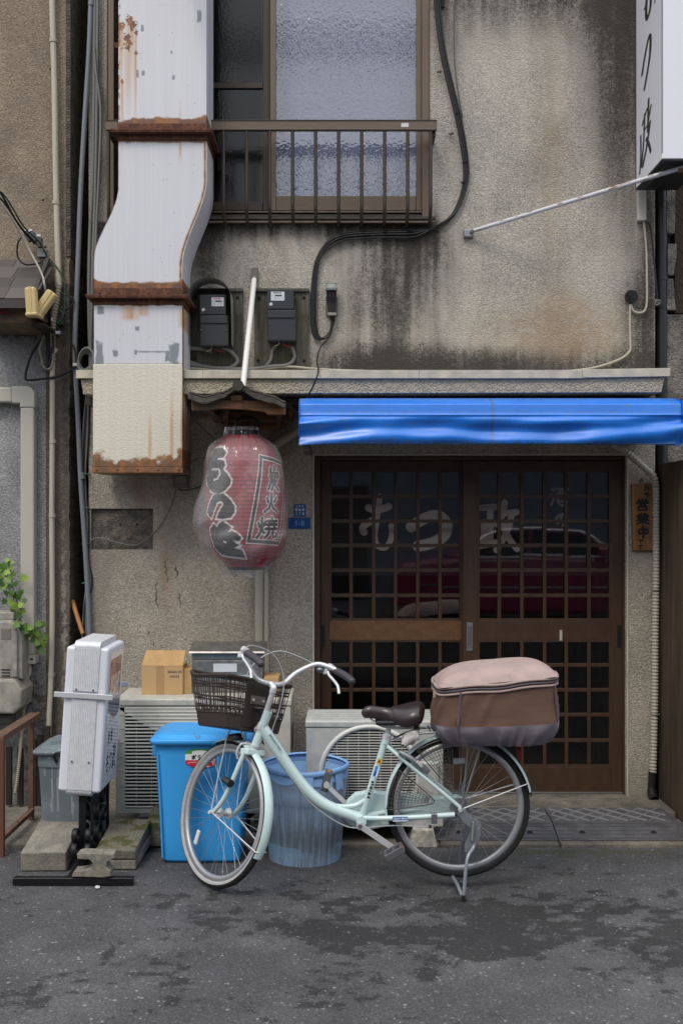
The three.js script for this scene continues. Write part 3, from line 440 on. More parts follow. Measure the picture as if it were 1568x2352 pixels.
// ---------- across the street: low house, parked car (seen mirrored in the glass) ----------
{
  const H = thing('opposite_house', 'low grey house across the street mirrored in the door glass', 'building');
  const zf = 12.6, wm = mat(0x59616d, 0.85), gl = phy(0x1a1f24, 0.08), wf = mat(0x8b8780, 0.6);
  mesh('wall', bx(-14, 14, 0, 5.2, zf, zf + 5), wm, H); mesh('roof', prism([[-14.5, 5.2], [14.5, 5.2], [14.2, 5.6], [-14.2, 5.6]], zf - 0.4, zf + 5.4), mat(0x33302e, 0.8), H);
  for (let i = -4; i <= 4; i++) { const x = i * 3; const w = group('window', H); mesh('frame', bx(x - 0.75, x + 0.75, 2.9, 4.3, zf - 0.05, zf - 0.003), wf, w); mesh('pane', bx(x - 0.68, x + 0.68, 2.97, 4.23, zf - 0.06, zf - 0.051), gl, w); if (i % 2 === 0) { const d = group('door', H); mesh('panel', bx(x - 0.5, x + 0.5, 0.02, 2.1, zf - 0.05, zf - 0.003), mat(0x2b2622, 0.5), d); mesh('handle', bx(x + 0.36, x + 0.39, 0.95, 1.15, zf - 0.08, zf - 0.051), M.steel, d); } }
  settle(H);
  const C = thing('parked_car', 'maroon saloon car parked across the street, mirrored in the door glass', 'car'), z0 = 8.3, z1 = 10, x0 = 0.75, paint = phy(0x7c2140, 0.25, { clearcoat: 1, clearcoatRoughness: 0.05 }), gd = phy(0x0e1216, 0.05);
  const o = (a, b) => [x0 + a, b], chrome = mat(0xe4e6ea, 0.2, { metalness: 0.3 });
  mesh('body', prism([o(0, 0.35), o(0.02, 0.8), o(0.12, 0.93), o(0.75, 1.0), o(1.05, 1.04), o(3.1, 1.03), o(3.3, 0.98), o(4.4, 0.86), o(4.62, 0.7), o(4.66, 0.36), o(4.3, 0.22), o(0.3, 0.22)], z0, z1, 0.06), paint, C);
  mesh('roof', prism([o(0.8, 1.02), o(1.35, 1.38), o(1.7, 1.45), o(2.5, 1.45), o(2.75, 1.4), o(3.35, 1.0)], z0 + 0.12, z1 - 0.12, 0.05), paint, C);
  for (const z of [z0 + 0.1]) { for (const w of [[[1.05, 1.06], [1.45, 1.36], [1.9, 1.39], [1.9, 1.06]], [[1.96, 1.06], [1.96, 1.39], [2.5, 1.39], [2.72, 1.34], [3.1, 1.05]]]) mesh('window', prism(w.map(([a, b]) => o(a, b)), z, z + 0.03), gd, C); mesh('window_trim', tube([[1.0, 1.05], [1.4, 1.385], [1.9, 1.425], [2.55, 1.42], [2.78, 1.36], [3.2, 1.03]].map(([a, b]) => V(x0 + a, b, z)), 0.02, 6), chrome, C); }
  mesh('belt_trim', bx(x0 + 0.9, x0 + 3.2, 1.035, 1.06, z0 - 0.01, z0 + 0.02), chrome, C); mesh('side_trim', bx(x0 + 0.4, x0 + 4.2, 0.6, 0.63, z0 - 0.015, z0 + 0.01), M.steel, C);
  for (const a of [0.95, 3.75]) for (const z of [z0 + 0.02, z1 - 0.24]) { const w = group('wheel', C); mesh('tyre', cyl(V(x0 + a, 0.31, z), V(x0 + a, 0.31, z + 0.2), 0.31, 0.31, 28), M.rubber, w); mesh('rim', cyl(V(x0 + a, 0.31, z - 0.01), V(x0 + a, 0.31, z + 0.02), 0.19, 0.19, 20), M.steel, w); }
  mesh('tail_light', bx(x0 - 0.01, x0 + 0.12, 0.66, 0.84, z0 + 0.02, z0 + 0.35, 0.02), phy(0x8c0f14, 0.15), C); mesh('headlight', bx(x0 + 4.5, x0 + 4.66, 0.58, 0.74, z0 + 0.03, z0 + 0.4, 0.03), phy(0xcfd4d8, 0.1), C); mesh('mirror', bx(x0 + 2.85, x0 + 3.0, 1.05, 1.17, z0 - 0.18, z0 - 0.01, 0.03), paint, C);
  settle(C);
}

// drying poles on brackets above the upstairs window, mirrored as dark bands in its glass
{
  for (const [y, z, r, lab] of [[5.0, 0.72, 0.03, 'lower metal drying pole above the upstairs window, mirrored in its glass'], [5.16, 0.78, 0.024, 'upper metal drying pole above the upstairs window, mirrored in its glass']]) single('drying_pole', cyl(V(-0.95, y, z), V(0.66, y, z), r, r, 12), mat(0x2d3036, 0.5), lab, 'pole');
  for (const [x, lab] of [[-0.9, 'left iron bracket holding the drying poles out from the wall'], [0.6, 'right iron bracket holding the drying poles out from the wall']]) { const b = thing('pole_bracket', lab, 'bracket'); mesh('arm', bx(x - 0.012, x + 0.012, 4.945, 4.968, 0.0, 0.86), M.iron, b); mesh('hook', bx(x - 0.012, x + 0.012, 4.97, 5.13, 0.82, 0.85), M.iron, b); mesh('wall_plate', bx(x - 0.03, x + 0.03, 4.88, 5.05, -0.002, 0.012), M.iron, b); settle(b); }
}
// ---------- white exhaust duct ----------
{
  const D = thing('exhaust_duct', 'large white rust-streaked exhaust duct running down the shop front', 'duct'), zf = 0.38, zb = 0.06;
  const spots = [[300, 52, 14], [295, 95, 13], [312, 122, 5], [281, 187, 5], [278, 60, 10], [313, 78, 4], [305, 55, 6]];
  const rustAt = (x, y) => { // rust creeping from seams, holes and the bottom edge
    const n = fbm(x / 14, y / 14, 4, 201), s = fbm(x / 5, y / 120, 3, 202), e = (n - 0.5) * 26; let r = 0, st = 0;
    r = Math.max(r, sst(270, 275, y + e * 0.45 - 6 * Math.exp(-(((x - 272) / 20) ** 2)) + 5 * Math.exp(-(((x - 475) / 12) ** 2))) * sst(329, 325, y + e * 0.2), sst(646, 652, y + e * 0.35 + 8 * Math.exp(-(((x - 216) / 8) ** 2)) + 8 * Math.exp(-(((x - 421) / 8) ** 2))) * sst(704, 699, y + e * 0.3));
    if (y > 322 && y < 676) { const t = (y - 323) / 353, xr = 475 + (419 - 475) * sst(0.25, 0.82, t), xl = 272 + (216 - 272) * sst(0.3, 0.78, t); r = Math.max(r, 0.85 * sst(2.6, 1, Math.abs(x - xr + 4) + (n - 0.5) * 3), 0.5 * sst(2, 0.5, Math.abs(x - xl) + (n - 0.5) * 3)); st = Math.max(st, 0.5 * sst(12, 3, xr - x) * sst(0, 2, xr - x)); }
    r = Math.max(r, sst(1046, 1062, y + e * 1.6 + 12 * Math.exp(-(((x - 225) / 14) ** 2)) + 20 * Math.exp(-(((x - 418) / 14) ** 2))) * 0.92);
    if (y < 290) r = Math.max(r, 0.9 * sst(9, 4, x - 270 + (n - 0.5) * 12) * sst(0.46, 0.55, n + 0.1 * Math.exp(-(((y - 60) / 50) ** 2))));
    for (const [a, b, d] of spots) { const q = Math.hypot(x - a, (y - b) * 0.8) / d + (n - 0.5) * 1.6 + (vn(x / 3, y / 3, 209) - 0.5) * 0.9; r = Math.max(r, sst(1.1, 0.7, q)); if (y > b && Math.abs(x - a) < d) st = Math.max(st, sst(1, 0, Math.abs(x - a) / d) * sst(190, 0, y - b) * (0.3 + s)); }
    for (const [a, b, l, w] of [[414, 250, 130, 5], [395, 900, 185, 7], [424 - 5, 880, 190, 6], [345, 960, 120, 6], [300, 700, 40, 30], [420, 700, 60, 14], [330, 700, 30, 20]]) { if (y > b - 40 && y < b + l) st = Math.max(st, 0.75 * sst(1, 0, Math.abs(x - a - 2 * (n - 0.5)) / w) * sst(b - 40, b + l * 0.6, y) * sst(b + l, b + l * 0.7, y) * (0.4 + s)); }
    return [r, st, n];
  };
  const tex = ptex(200, -20, 505, 1100, zf, 1.2, (x, y, o) => {
    const st2 = fbm(x / 3, y / 200, 3, 203), f = 0.98 + 0.045 * (st2 - 0.5);
    if (y > 836 && y < 1090) { o[0] = 214 * f; o[1] = 209 * f; o[2] = 193 * f; } else { o[0] = 206 * f; o[1] = 207 * f; o[2] = 213 * f; }
    const [r, st, n] = rustAt(x, y); let c = 0; const B = (a, b, w, h) => sst(1.15, 0.75, Math.max(Math.abs(x - a) / w, Math.abs(y - b) / h) + (n - 0.5) * 1.1);
    c = Math.max(B(229, 810, 9, 26), B(400, 813, 11, 22), B(266, 813, 6, 8), B(312, 810, 4, 6), B(385, 818, 5, 12), B(232, 712, 8, 11), B(315, 755, 5, 5), B(458, 38, 5, 14), B(316, 170, 3, 9), B(330, 168, 4, 6), B(399, 178, 3, 5), B(394, 120, 2, 4), B(328, 65, 3, 8), 0.8 * B(355, 808, 40, 2));
    if (y < 836) mixc(o, 118, 126, 132, c * 0.9);
    if (y < 836 && hsh(Math.floor(x / 1.6), Math.floor(y / 1.6), 8) > 0.9993) mixc(o, 90, 92, 96, 0.8);
    mixc(o, 176, 118, 62, clamp(st) * 0.75); mixc(o, 98 + 70 * (n - 0.4), 62 + 44 * (n - 0.4), 40, r * 0.93);
    mixc(o, 158, 100, 52, 0.4 * r * sst(0.5, 0.72, n));
  });
  const wm = mat(0xffffff, 0.42, { map: tex, bumpMap: rep(T.fine, 0.16), bumpScale: 0.0006 });
  const cm = mat(0xffffff, 0.75, { map: tex, bumpMap: rep(T.stucco, 0.22), bumpScale: 0.0016 });
  const rust = mat(0xffffff, 0.85, { map: rep(dtex(256, 256, (x, y, o) => { const n = fbm(x / 20, y / 20, 4, 205, 12), f = 0.7 + 0.6 * n; o[0] = 92 * f; o[1] = 58 * f; o[2] = 42 * f; mixc(o, 132, 82, 48, 0.55 * sst(0.55, 0.75, n)); }), 0.25), bumpMap: rep(T.pit, 0.2), bumpScale: 0.003 });
  const A = X(272, zf), Bx = X(475, zf), C = X(216, zf), E = X(419, zf);
  mesh('upper_section', xyUV(bx(A, Bx, Y(322, zf), 6.2, zb, zf, 0.006)), wm, D);
  // offset section: a double-curved box
  const cx = (t) => { const s = sst(0.3, 0.78, t); return [A + (C - A) * s, Bx + (E - Bx) * sst(0.25, 0.82, t)]; };
  const yt = Y(323, zf), yb = Y(676, zf), ring = [[0, 1], [1, 1], [1, 0], [0, 0], [0, 1]];
  const faces = []; for (let k = 0; k < 4; k++) faces.push(grid(6, 44, (u, v) => { const [a, b] = cx(v), p = ring[k], q = ring[k + 1], s = p[0] + (q[0] - p[0]) * u, d = p[1] + (q[1] - p[1]) * u; return [a + (b - a) * s, yt + (yb - yt) * v, zb + (zf - 0.003 - zb) * d]; }));
  mesh('offset_section', xyUV(join(faces)), wm, D);
  mesh('lower_section', xyUV(bx(C, E, Y(836, zf), Y(677, zf), zb, zf - 0.002, 0.005)), wm, D);
  mesh('cream_section', xyUV(bx(C - 0.004, E + 0.001, Y(1073, zf), Y(836.5, zf), zb, zf + 0.004, 0.004)), cm, D);
  mesh('bottom_lip', xyUV(bx(C - 0.008, E + 0.004, Y(1086, zf), Y(1073.5, zf), zb - 0.003, zf + 0.008, 0.002)), wm, D);
  mesh('corner_strip', xyUV(bx(E - 0.002, E + 0.006, Y(1073, zf), Y(695, zf), zf - 0.02, zf - 0.008)), rust, D);
  const rivet = new THREE.SphereGeometry(0.0075, 8, 5);
  const flange = (x0, x1, q, low) => {
    const F2 = group('flange', D), y = Y(q, zf);
    mesh('collar', bx(x0 - 0.004, x1 + 0.004, y - 0.045, y + 0.05, zb - 0.01, zf + 0.004, 0.002), rust, F2);
    mesh('angle', bx(x0 - 0.038, x1 + 0.038, y - 0.005, y + 0.005, zb, zf + 0.045, 0.002), rust, F2); mesh('angle', bx(x0 - 0.036, x1 + 0.036, y - 0.0135, y - 0.0055, zb, zf + 0.043, 0.002), rust, F2);
    for (let i = 0; i < 9; i++) for (const [dy, dz] of [[0.02, 0.005], [-0.028, 0.005]]) { const r = mesh('rivet', rivet, rust, F2); r.position.set(x0 + 0.03 + i * (x1 - x0 - 0.06) / 8 + rr(-0.008, 0.008), y + dy, zf + dz); r.scale.set(1, 1, 0.6); }
  };
  flange(A, Bx, 304, 0); flange(C, E, 682, 1);
  for (let i = 0; i < 5; i++) { const r = mesh('rivet', rivet, cm, D); r.position.set(C + 0.02 + i * (E - C - 0.04) / 4, Y(1079, zf), zf + 0.009); r.scale.set(1, 1, 0.6); }
  for (const q of [120, 600, 900]) mesh('wall_bracket', join([bx(C + 0.05, C + 0.09, Y(q), Y(q - 12), 0.0, zb), bx(E - 0.05, E - 0.01, Y(q), Y(q - 12), 0.0, zb)]), rust, D);
  settle(D);
  // switch box under the duct, with its wires
  const S = thing('switch_box', 'small grey weathered switch box under the foot of the duct', 'switch box');
  mesh('case', pbx(396, 1090, 431, 1120, 0.002, 0.07, 0.006), mat(0x6a665e, 0.6), S); mesh('face', pbx(404, 1092, 428, 1108, 0.0705, 0.085, 0.004), mat(0x7c776e, 0.6), S);
  mesh('wire', tube([P(404, 1120, 0.05), P(402, 1135, 0.03), P(392, 1165, 0.015), P(370, 1205, 0.012), P(345, 1232, 0.012), P(310, 1252, 0.012), P(270, 1246, 0.012), P(235, 1236, 0.012), P(212, 1240, 0.012), P(204, 1262, 0)], 0.004, 6), M.greycable, S);
  mesh('wire', tube([P(410, 1118, 0.06), P(414, 1125, 0.05), P(440, 1124, 0.1), P(472, 1112, 0.3)], 0.004, 6), M.blackcable, S);
  settle(S);
}
// ---------- electricity meters on their boards ----------
{
  const wt = dtex(128, 256, (x, y, o) => { const n = fbm(x / 4, y / 60, 4, 211), n2 = fbm(x / 30, y / 30, 3, 212), f = 0.75 + 0.55 * (n - 0.4); o[0] = 98 * f; o[1] = 95 * f; o[2] = 84 * f; mixc(o, 62, 66, 44, sst(0.52, 0.7, n2) * 0.6); }); wt.repeat.set(1 / 0.2, 1 / 0.5);
  const wood = mat(0xffffff, 0.9, { map: wt, bumpMap: rep(T.lump, 0.06, 0.6), bumpScale: 0.002 });
  const label = (kind) => ctex(128, 96, (g) => { g.fillStyle = kind ? '#c9cfd0' : '#cfd3d6'; g.fillRect(0, 0, 128, 96); g.fillStyle = '#444'; for (let j = 0; j < 7; j++) for (let i = 0; i < 12; i++) if (hsh(i, j, 5 + kind) > 0.4) g.fillRect(8 + i * 9, 26 + j * 9, 7, 3); g.fillStyle = kind ? '#20242a' : '#b0464a'; g.fillRect(20, 8, 80, 9); g.fillStyle = '#222'; g.fillRect(40, 34, 62, 16); });
  function meter(p0, p1, q0, q1, lab, kind, z) {
    const m = thing('electricity_meter', lab, 'electricity meter'), body = mat(0x2b2f35, 0.4), h = q1 - q0, w = p1 - p0, qm = q0 + h * 0.4;
    mesh('upper_case', pbx(p0, q0, p1 - w * 0.08, qm, z, z + 0.085, 0.006), body, m); mesh('terminal_cover', pbx(p0 + 1, qm + 0.8, p1, q1, z, z + 0.1, 0.008), body, m); mesh('shoulder', pbx(p0 + 1.5, qm + 1, p1 - 3, qm + h * 0.16, z + 0.1003, z + 0.108, 0.004), body, m);
    const lt = label(kind); mesh('label_plate', pbx(p0 + w * (kind ? 0.14 : 0.42), q0 + h * 0.06, p0 + w * (kind ? 0.6 : 0.84), q0 + h * 0.23, z + 0.0853, z + 0.087), (() => { const a = X(p0 + w * (kind ? 0.14 : 0.42), z + 0.087), b = X(p0 + w * (kind ? 0.6 : 0.84), z + 0.087), c = Y(q0 + h * 0.23, z + 0.087), d = Y(q0 + h * 0.06, z + 0.087); lt.repeat.set(1 / (b - a), 1 / (d - c)); lt.offset.set(-a / (b - a), -c / (d - c)); return mat(0xffffff, 0.3, { map: lt }); })(), m);
    mesh('round_sticker', cyl(P(p0 + w * 0.14, q0 + h * 0.3, z + 0.0853), P(p0 + w * 0.14, q0 + h * 0.3, z + 0.0865), 0.0105, 0.0105, 18), mat(0xd9d9d4, 0.5), m);
    for (const a of [0.07, 0.92]) mesh('screw', cyl(P(p0 + w * a, q0 + h * 0.69, z + 0.1), P(p0 + w * a, q0 + h * 0.69, z + 0.106), 0.006, 0.006, 10), M.steel, m);
    if (!kind) { // rounded hood over the top
      const hood = (u, v) => { const a = Math.PI * (1.06 - 1.12 * u), cx = X((p0 + p1) / 2 - 2), r = 0.125; let x = cx + Math.cos(a) * r * 1.04, y = Y(q0 + 24) + Math.max(0, Math.sin(a)) * 0.12; if (u < 0.1) y = Y(q0 + 24 + (0.1 - u) * 1000); if (u > 0.9) y = Y(q0 + 24 + (u - 0.9) * 1000); return [x, y, z - 0.02 + v * (0.17 - 0.06 * Math.max(0, (Math.abs(u - 0.5) - 0.4) * 10))]; };
      const g1 = grid(40, 4, hood), hm = mat(0x8d9090, 0.4); mesh('hood', g1, hm, m);
    }
    mesh('lead', tube([P(p0 + w * 0.42, q1, z + 0.05), P(p0 + w * 0.4, q1 + 8, z + 0.05), P(p0 + w * 0.25, q1 + 12, z + 0.04)], 0.0035, 6), mat(0xb9a88f, 0.5), m); mesh('lead', tube([P(p0 + w * 0.55, q1, z + 0.05), P(p0 + w * 0.6, q1 + 9, z + 0.05), P(p0 + w * 0.85, q1 + 14, z + 0.04)], 0.0035, 6), mat(0x8e2f33, 0.5), m);
    settle(m);
  }
  const board = (a, b, q0, q1, lab, cuts) => { const t = thing('meter_board', lab, 'backboard'); for (let i = 0; i < cuts.length - 1; i++) mesh('plank', pbx(cuts[i] + 0.4, q0 + 8, cuts[i + 1], q1, 0.002, 0.026 + 0.002 * i, 0.002), wood, t); mesh('cap', pbx(a, q0, b, q0 + 7.5, 0.002, 0.045, 0.003), wood, t); for (const [p, q] of [[a + 12, q0 + 22], [b - 12, q0 + 22], [a + 10, q1 - 16], [b - 12, q1 - 15]]) mesh('bolt', cyl(P(p, q, 0.028), P(p, q, 0.036), 0.01, 0.008, 8), M.iron, t); settle(t); };
  board(438, 558, 662, 839, 'grey weathered plank board behind the hooded electricity meter', [440, 500, 536, 557]);
  board(583, 710, 662, 844, 'grey weathered plank board behind the bare electricity meter', [584, 638, 680, 709]);
  meter(458, 525, 676, 795, 'dark grey electricity meter under a rounded metal hood', 0, 0.05);
  meter(613, 680, 663, 783, 'dark grey electricity meter without hood, on its plank board', 1, 0.032);
}
// ---------- cables on the wall ----------
{
  const c1 = thing('grey_cable_run', 'grey cables looping from the meters along the top of the eave', 'cable');
  const gc = (pts, r, m = M.greycable) => mesh('cable', tube(pts.map(([a, b, z = 0.05]) => P(a, b, z)), r, 8), m, c1);
  gc([[436, 800], [470, 802], [490, 808, 0.07]], 0.013); gc([[508, 796, 0.07], [528, 806], [545, 825], [540, 838], [520, 846], [470, 842], [436, 832]], 0.012);
  gc([[436, 838], [500, 845], [570, 848], [620, 842], [660, 838], [676, 822], [672, 802], [668, 797]], 0.011); gc([[632, 795], [625, 805], [622, 825], [612, 840]], 0.01);
  gc([[436, 846], [520, 849], [600, 847], [660, 842], [720, 847], [800, 851, 0.03], [1000, 856, 0.03], [1290, 854, 0.02]], 0.007, M.palecable);
  settle(c1);
  const bk = thing('black_cable_run', 'bundle of black cables curving down the wall right of the window', 'cable');
  const main = [[997, -30], [1002, 40], [1012, 120], [1030, 200], [1047, 270], [1060, 340], [1066, 400], [1058, 450], [1036, 496], [1000, 522], [950, 532], [890, 534], [830, 536], [780, 542], [748, 562], [726, 600], [718, 650], [716, 700], [717, 750], [724, 776], [742, 778], [758, 762], [765, 735]];
  for (const [dx, dy, r, n] of [[0, 0, 0.0085, 0], [5, -3, 0.007, 0], [9, -7, 0.0055, 0], [3, 3, 0.005, 0]]) mesh('cable', tube(main.map(([a, b], i) => P(a + dx * (i > 20 ? 0.3 : 1) * (i > 9 && i < 15 ? 0.5 : 1), b + dy * (i > 9 && i < 15 ? -1.6 : 1) * (i > 18 ? 0.3 : 1), 0.02 + 0.004 * dx / 5)), r, 8, 5), M.blackcable, bk);
  mesh('cable', tube([P(764, 736, 0.03), P(758, 770, 0.03), P(735, 800, 0.03), P(728, 830, 0.12), P(731, 852, 0.37), P(722, 880, 0.39), P(700, 924, 0.3)], 0.005, 6), M.blackcable, bk);
  for (const [a, b] of [[1005, 166], [1033, 398 - 90], [1064, 374], [1060, 420], [881, 534], [1046, 262], [940, 532]]) mesh('cable_tie', new THREE.TorusGeometry(0.013, 0.003, 6, 12).rotateX(Math.PI / 2).translate(X(a + 3, 0.02), Y(b, 0.02), 0.022), M.black, bk);
  settle(bk);
  single('loose_wire', tube([P(1043, -30, 0.02), P(1042, 60, 0.02), P(1043, 140, 0.02), P(1050, 205, 0.02), P(1061, 271, 0.015)], 0.0045, 6), mat(0x55585a, 0.5), 'thin grey wire hanging beside the black cable bundle', 'wire');
  const ar = thing('cable_terminal', 'small grey cap with three black cable ends on a wall plate', 'cable terminal');
  mesh('plate', pbx(748, 681, 775, 725, 0.002, 0.014, 0.003), mat(0x55544f, 0.7), ar); mesh('cap', cyl(P(761, 668, 0.06), P(761, 652, 0.06), 0.036, 0.033, 20), mat(0x6d7a74, 0.4), ar); mesh('cap_label', cyl(P(761, 664, 0.06), P(761, 655, 0.06), 0.0362, 0.0345, 20, true), mat(0x9aa29c, 0.4), ar);
  for (const d of [-8, 0, 8]) { mesh('terminal', cyl(P(761 + d, 669, 0.055), P(761 + d, 697, 0.05), 0.011, 0.008, 10), M.black, ar); mesh('lead', tube([P(761 + d, 696, 0.05), P(762 + d * 0.8, 715, 0.045), P(764 + d * 0.3, 738, 0.035)], 0.005, 6), M.blackcable, ar); }
  mesh('clamp', pbx(752, 718, 772, 724, 0.014, 0.065, 0.003), mat(0x8a8a84, 0.5), ar);
  settle(ar);
  const jb = thing('junction_box', 'round black junction box on the wall near the right corner', 'junction box');
  mesh('cover', cyl(P(1448, 681, 0.003), P(1448, 681, 0.045), 0.04, 0.036, 24), mat(0x222325, 0.5), jb); for (let i = 0; i < 6; i++) { const a = i * Math.PI / 3, c = P(1448, 681, 0.047); mesh('rib', bar(c, V(c.x + 0.033 * Math.sin(a), c.y + 0.033 * Math.cos(a), c.z), 0.005, 0.005), M.black, jb); }
  const pc = (pts) => mesh('cable', tube(pts.map(([a, b, z = 0.02]) => P(a, b, z)), 0.007, 8), M.palecable, jb);
  pc([[1445, 700], [1445, 740], [1446, 790], [1444, 808], [1420, 826], [1370, 843], [1320, 851], [1285, 853]]); pc([[1447, 700], [1453, 714], [1468, 719], [1480, 712], [1484, 690], [1484, 640], [1483, 580], [1478, 520], [1474, 490], [1466, 466]]);
  settle(jb);
  const hk = thing('rope_loop', 'black wire with a knotted end hanging at the wall corner', 'wire'); mesh('wire', tube([P(1476, 490, 0.03), P(1482, 508, 0.03), P(1492, 520, 0.03), P(1497, 560, 0.03), P(1504, 640, 0.03), P(1508, 690, 0.02)], 0.006, 6), M.blackcable, hk); mesh('knot', new THREE.TorusKnotGeometry(0.012, 0.005, 40, 6).translate(X(1508, 0.02), Y(695, 0.02), 0.025), M.greycable, hk); settle(hk);
}
// ---------- stay rod and projecting sign ----------
{
  const S = thing('projecting_sign', 'tall white lettered box sign projecting from the wall at upper right', 'sign'), x0 = 1.772, x1 = 2.02, y0 = 3.742, zb = 0.1, zf = 0.62;
  mesh('front_panel', bx(x0 + 0.004, x1, y0, 6.1, zf - 0.01, zf, 0.003), phy(0xd9dbe2, 0.35), S);
  const t = ctex(256, 1024, (g) => { // z along u (back to front), y along v: 1.26 m tall
    g.fillStyle = '#dfe1e8'; g.fillRect(0, 0, 256, 1024); const c = '#2a2a2e'; g.translate(0, 232); g.scale(1, 0.85);
    // brush letters, broad
    g.fillStyle = c; const poly = (p) => { g.beginPath(); g.moveTo(...p[0]); for (let i = 1; i < p.length; i++) g.lineTo(...p[i]); g.closePath(); g.fill(); };
    g.strokeStyle = c; g.lineCap = 'round'; g.lineJoin = 'round';
    const st = (p, w) => { g.lineWidth = w * 1.25; g.beginPath(); g.moveTo(...p[0]); for (let i = 1; i < p.length - 1; i++) g.quadraticCurveTo(...p[i], (p[i][0] + p[i + 1][0]) / 2, (p[i][1] + p[i + 1][1]) / 2); g.lineTo(...p[p.length - 1]); g.stroke(); };
    st([[120, -160], [108, 0], [100, 60], [104, 108], [124, 116], [152, 76], [150, 0]], 20); st([[84, 36], [112, 26]], 12); st([[80, -40], [150, -56]], 14); st([[78, -110], [150, -120]], 14);          // foot of the first letter
    st([[206, 0], [190, 96]], 9); st([[222, 0], [208, 70], [226, 72]], 8); st([[196, 40], [224, 30]], 8);                   // small letter beside it
    st([[60, 372], [86, 300], [130, 218], [150, 240], [146, 320], [118, 400], [84, 470]], 18); poly([[140, 218], [160, 240], [152, 330], [84, 478], [130, 330]]);
    st([[62, 650], [110, 600]], 13); st([[86, 612], [80, 740], [54, 870]], 14); st([[44, 700], [50, 800], [34, 900]], 13); st([[80, 700], [104, 690]], 10); st([[128, 560], [118, 720]], 16); st([[152, 610], [120, 680]], 14); st([[142, 690], [120, 780], [66, 880]], 17); st([[104, 756], [132, 800], [148, 850]], 16);
  });
  // text side faces -x
  const side = new THREE.PlaneGeometry(zf - zb - 0.03, 1.3).rotateY(-Math.PI / 2).translate(x0, y0 + 0.03 + 0.65, (zf + zb) / 2);
  const sm = phy(0xffffff, 0.3, { map: t });
  mesh('side_panel', side, sm, S); mesh('side_panel_upper', bx(x0, x0 + 0.003, y0 + 1.331, 6.1, zb + 0.015, zf - 0.012), phy(0xdfe1e8, 0.3), S);
  mesh('core', bx(x0 + 0.005, x1 - 0.004, y0 + 0.006, 6.09, zb + 0.01, zf - 0.011), mat(0xc9cbd2, 0.5), S);
  mesh('frame', bx(x0 - 0.003, x0 + 0.004, y0, 6.1, zb - 0.006, zb + 0.014), M.dullsteel, S); mesh('frame', bx(x0 - 0.002, x0 + 0.004, y0, y0 + 0.028, zb + 0.0145, zf), phy(0xdfe1e8, 0.3), S);
  mesh('base_plate', bx(x0, x1, y0 - 0.01, y0 - 0.0005, zb, zf), mat(0x161719, 0.5), S);
  mesh('bottom_hatch', join([bar(V(x0 + 0.04, y0 - 0.012, zb + 0.12), V(x0 + 0.04, y0 - 0.012, zf - 0.09), 0.004, 0.004), bar(V(x0 + 0.04, y0 - 0.012, zf - 0.09), V(x1 - 0.03, y0 - 0.012, zf - 0.09), 0.004, 0.004)]), M.dullsteel, S);
  mesh('wall_bracket', pbx(1464, 438, 1483, 506, 0.002, 0.04, 0.003), mat(0xb9b6ae, 0.6), S); mesh('wall_bracket', bx(x0 + 0.03, x0 + 0.1, y0 + 0.2, y0 + 0.3, 0.0, zb), M.dullsteel, S);
  settle(S);
  const R = thing('stay_rod', 'thin white painted stay rod from the wall to the projecting sign', 'stay rod'), a = P(1088, 530, 0.045), b = V(x0 + 0.16, y0 - 0.02, zf - 0.06);
  mesh('rod', cyl(a, b, 0.0125, 0.0125, 12), mat(0xffffff, 0.5, { map: rep(dtex(64, 256, (x, y, o) => { const n = fbm(x / 9, y / 9, 3, 231, 0); o[0] = 196; o[1] = 198; o[2] = 202; if (n > 0.7) mixc(o, 120, 80, 48, 0.8); }), 1) }), R);
  mesh('anchor', pbx(1064, 526, 1086, 545, 0.0, 0.03, 0.008), M.dullsteel, R); mesh('anchor_pin', cyl(P(1080, 534, 0.03), a, 0.011, 0.011, 10), M.dullsteel, R);
  mesh('rusty_tip', cyl(V(b.x - 0.06, b.y - 0.028, b.z - 0.02).lerp(b, 0.2), V(b.x + 0.12, b.y + 0.002, b.z + 0.01), 0.014, 0.01, 10), mat(0x6d4a33, 0.8), R); mesh('sign_fixing', bx(b.x + 0.08, b.x + 0.13, b.y - 0.01, y0 - 0.0105, b.z - 0.01, b.z + 0.03), mat(0x5b4536, 0.8), R);
  settle(R);
}
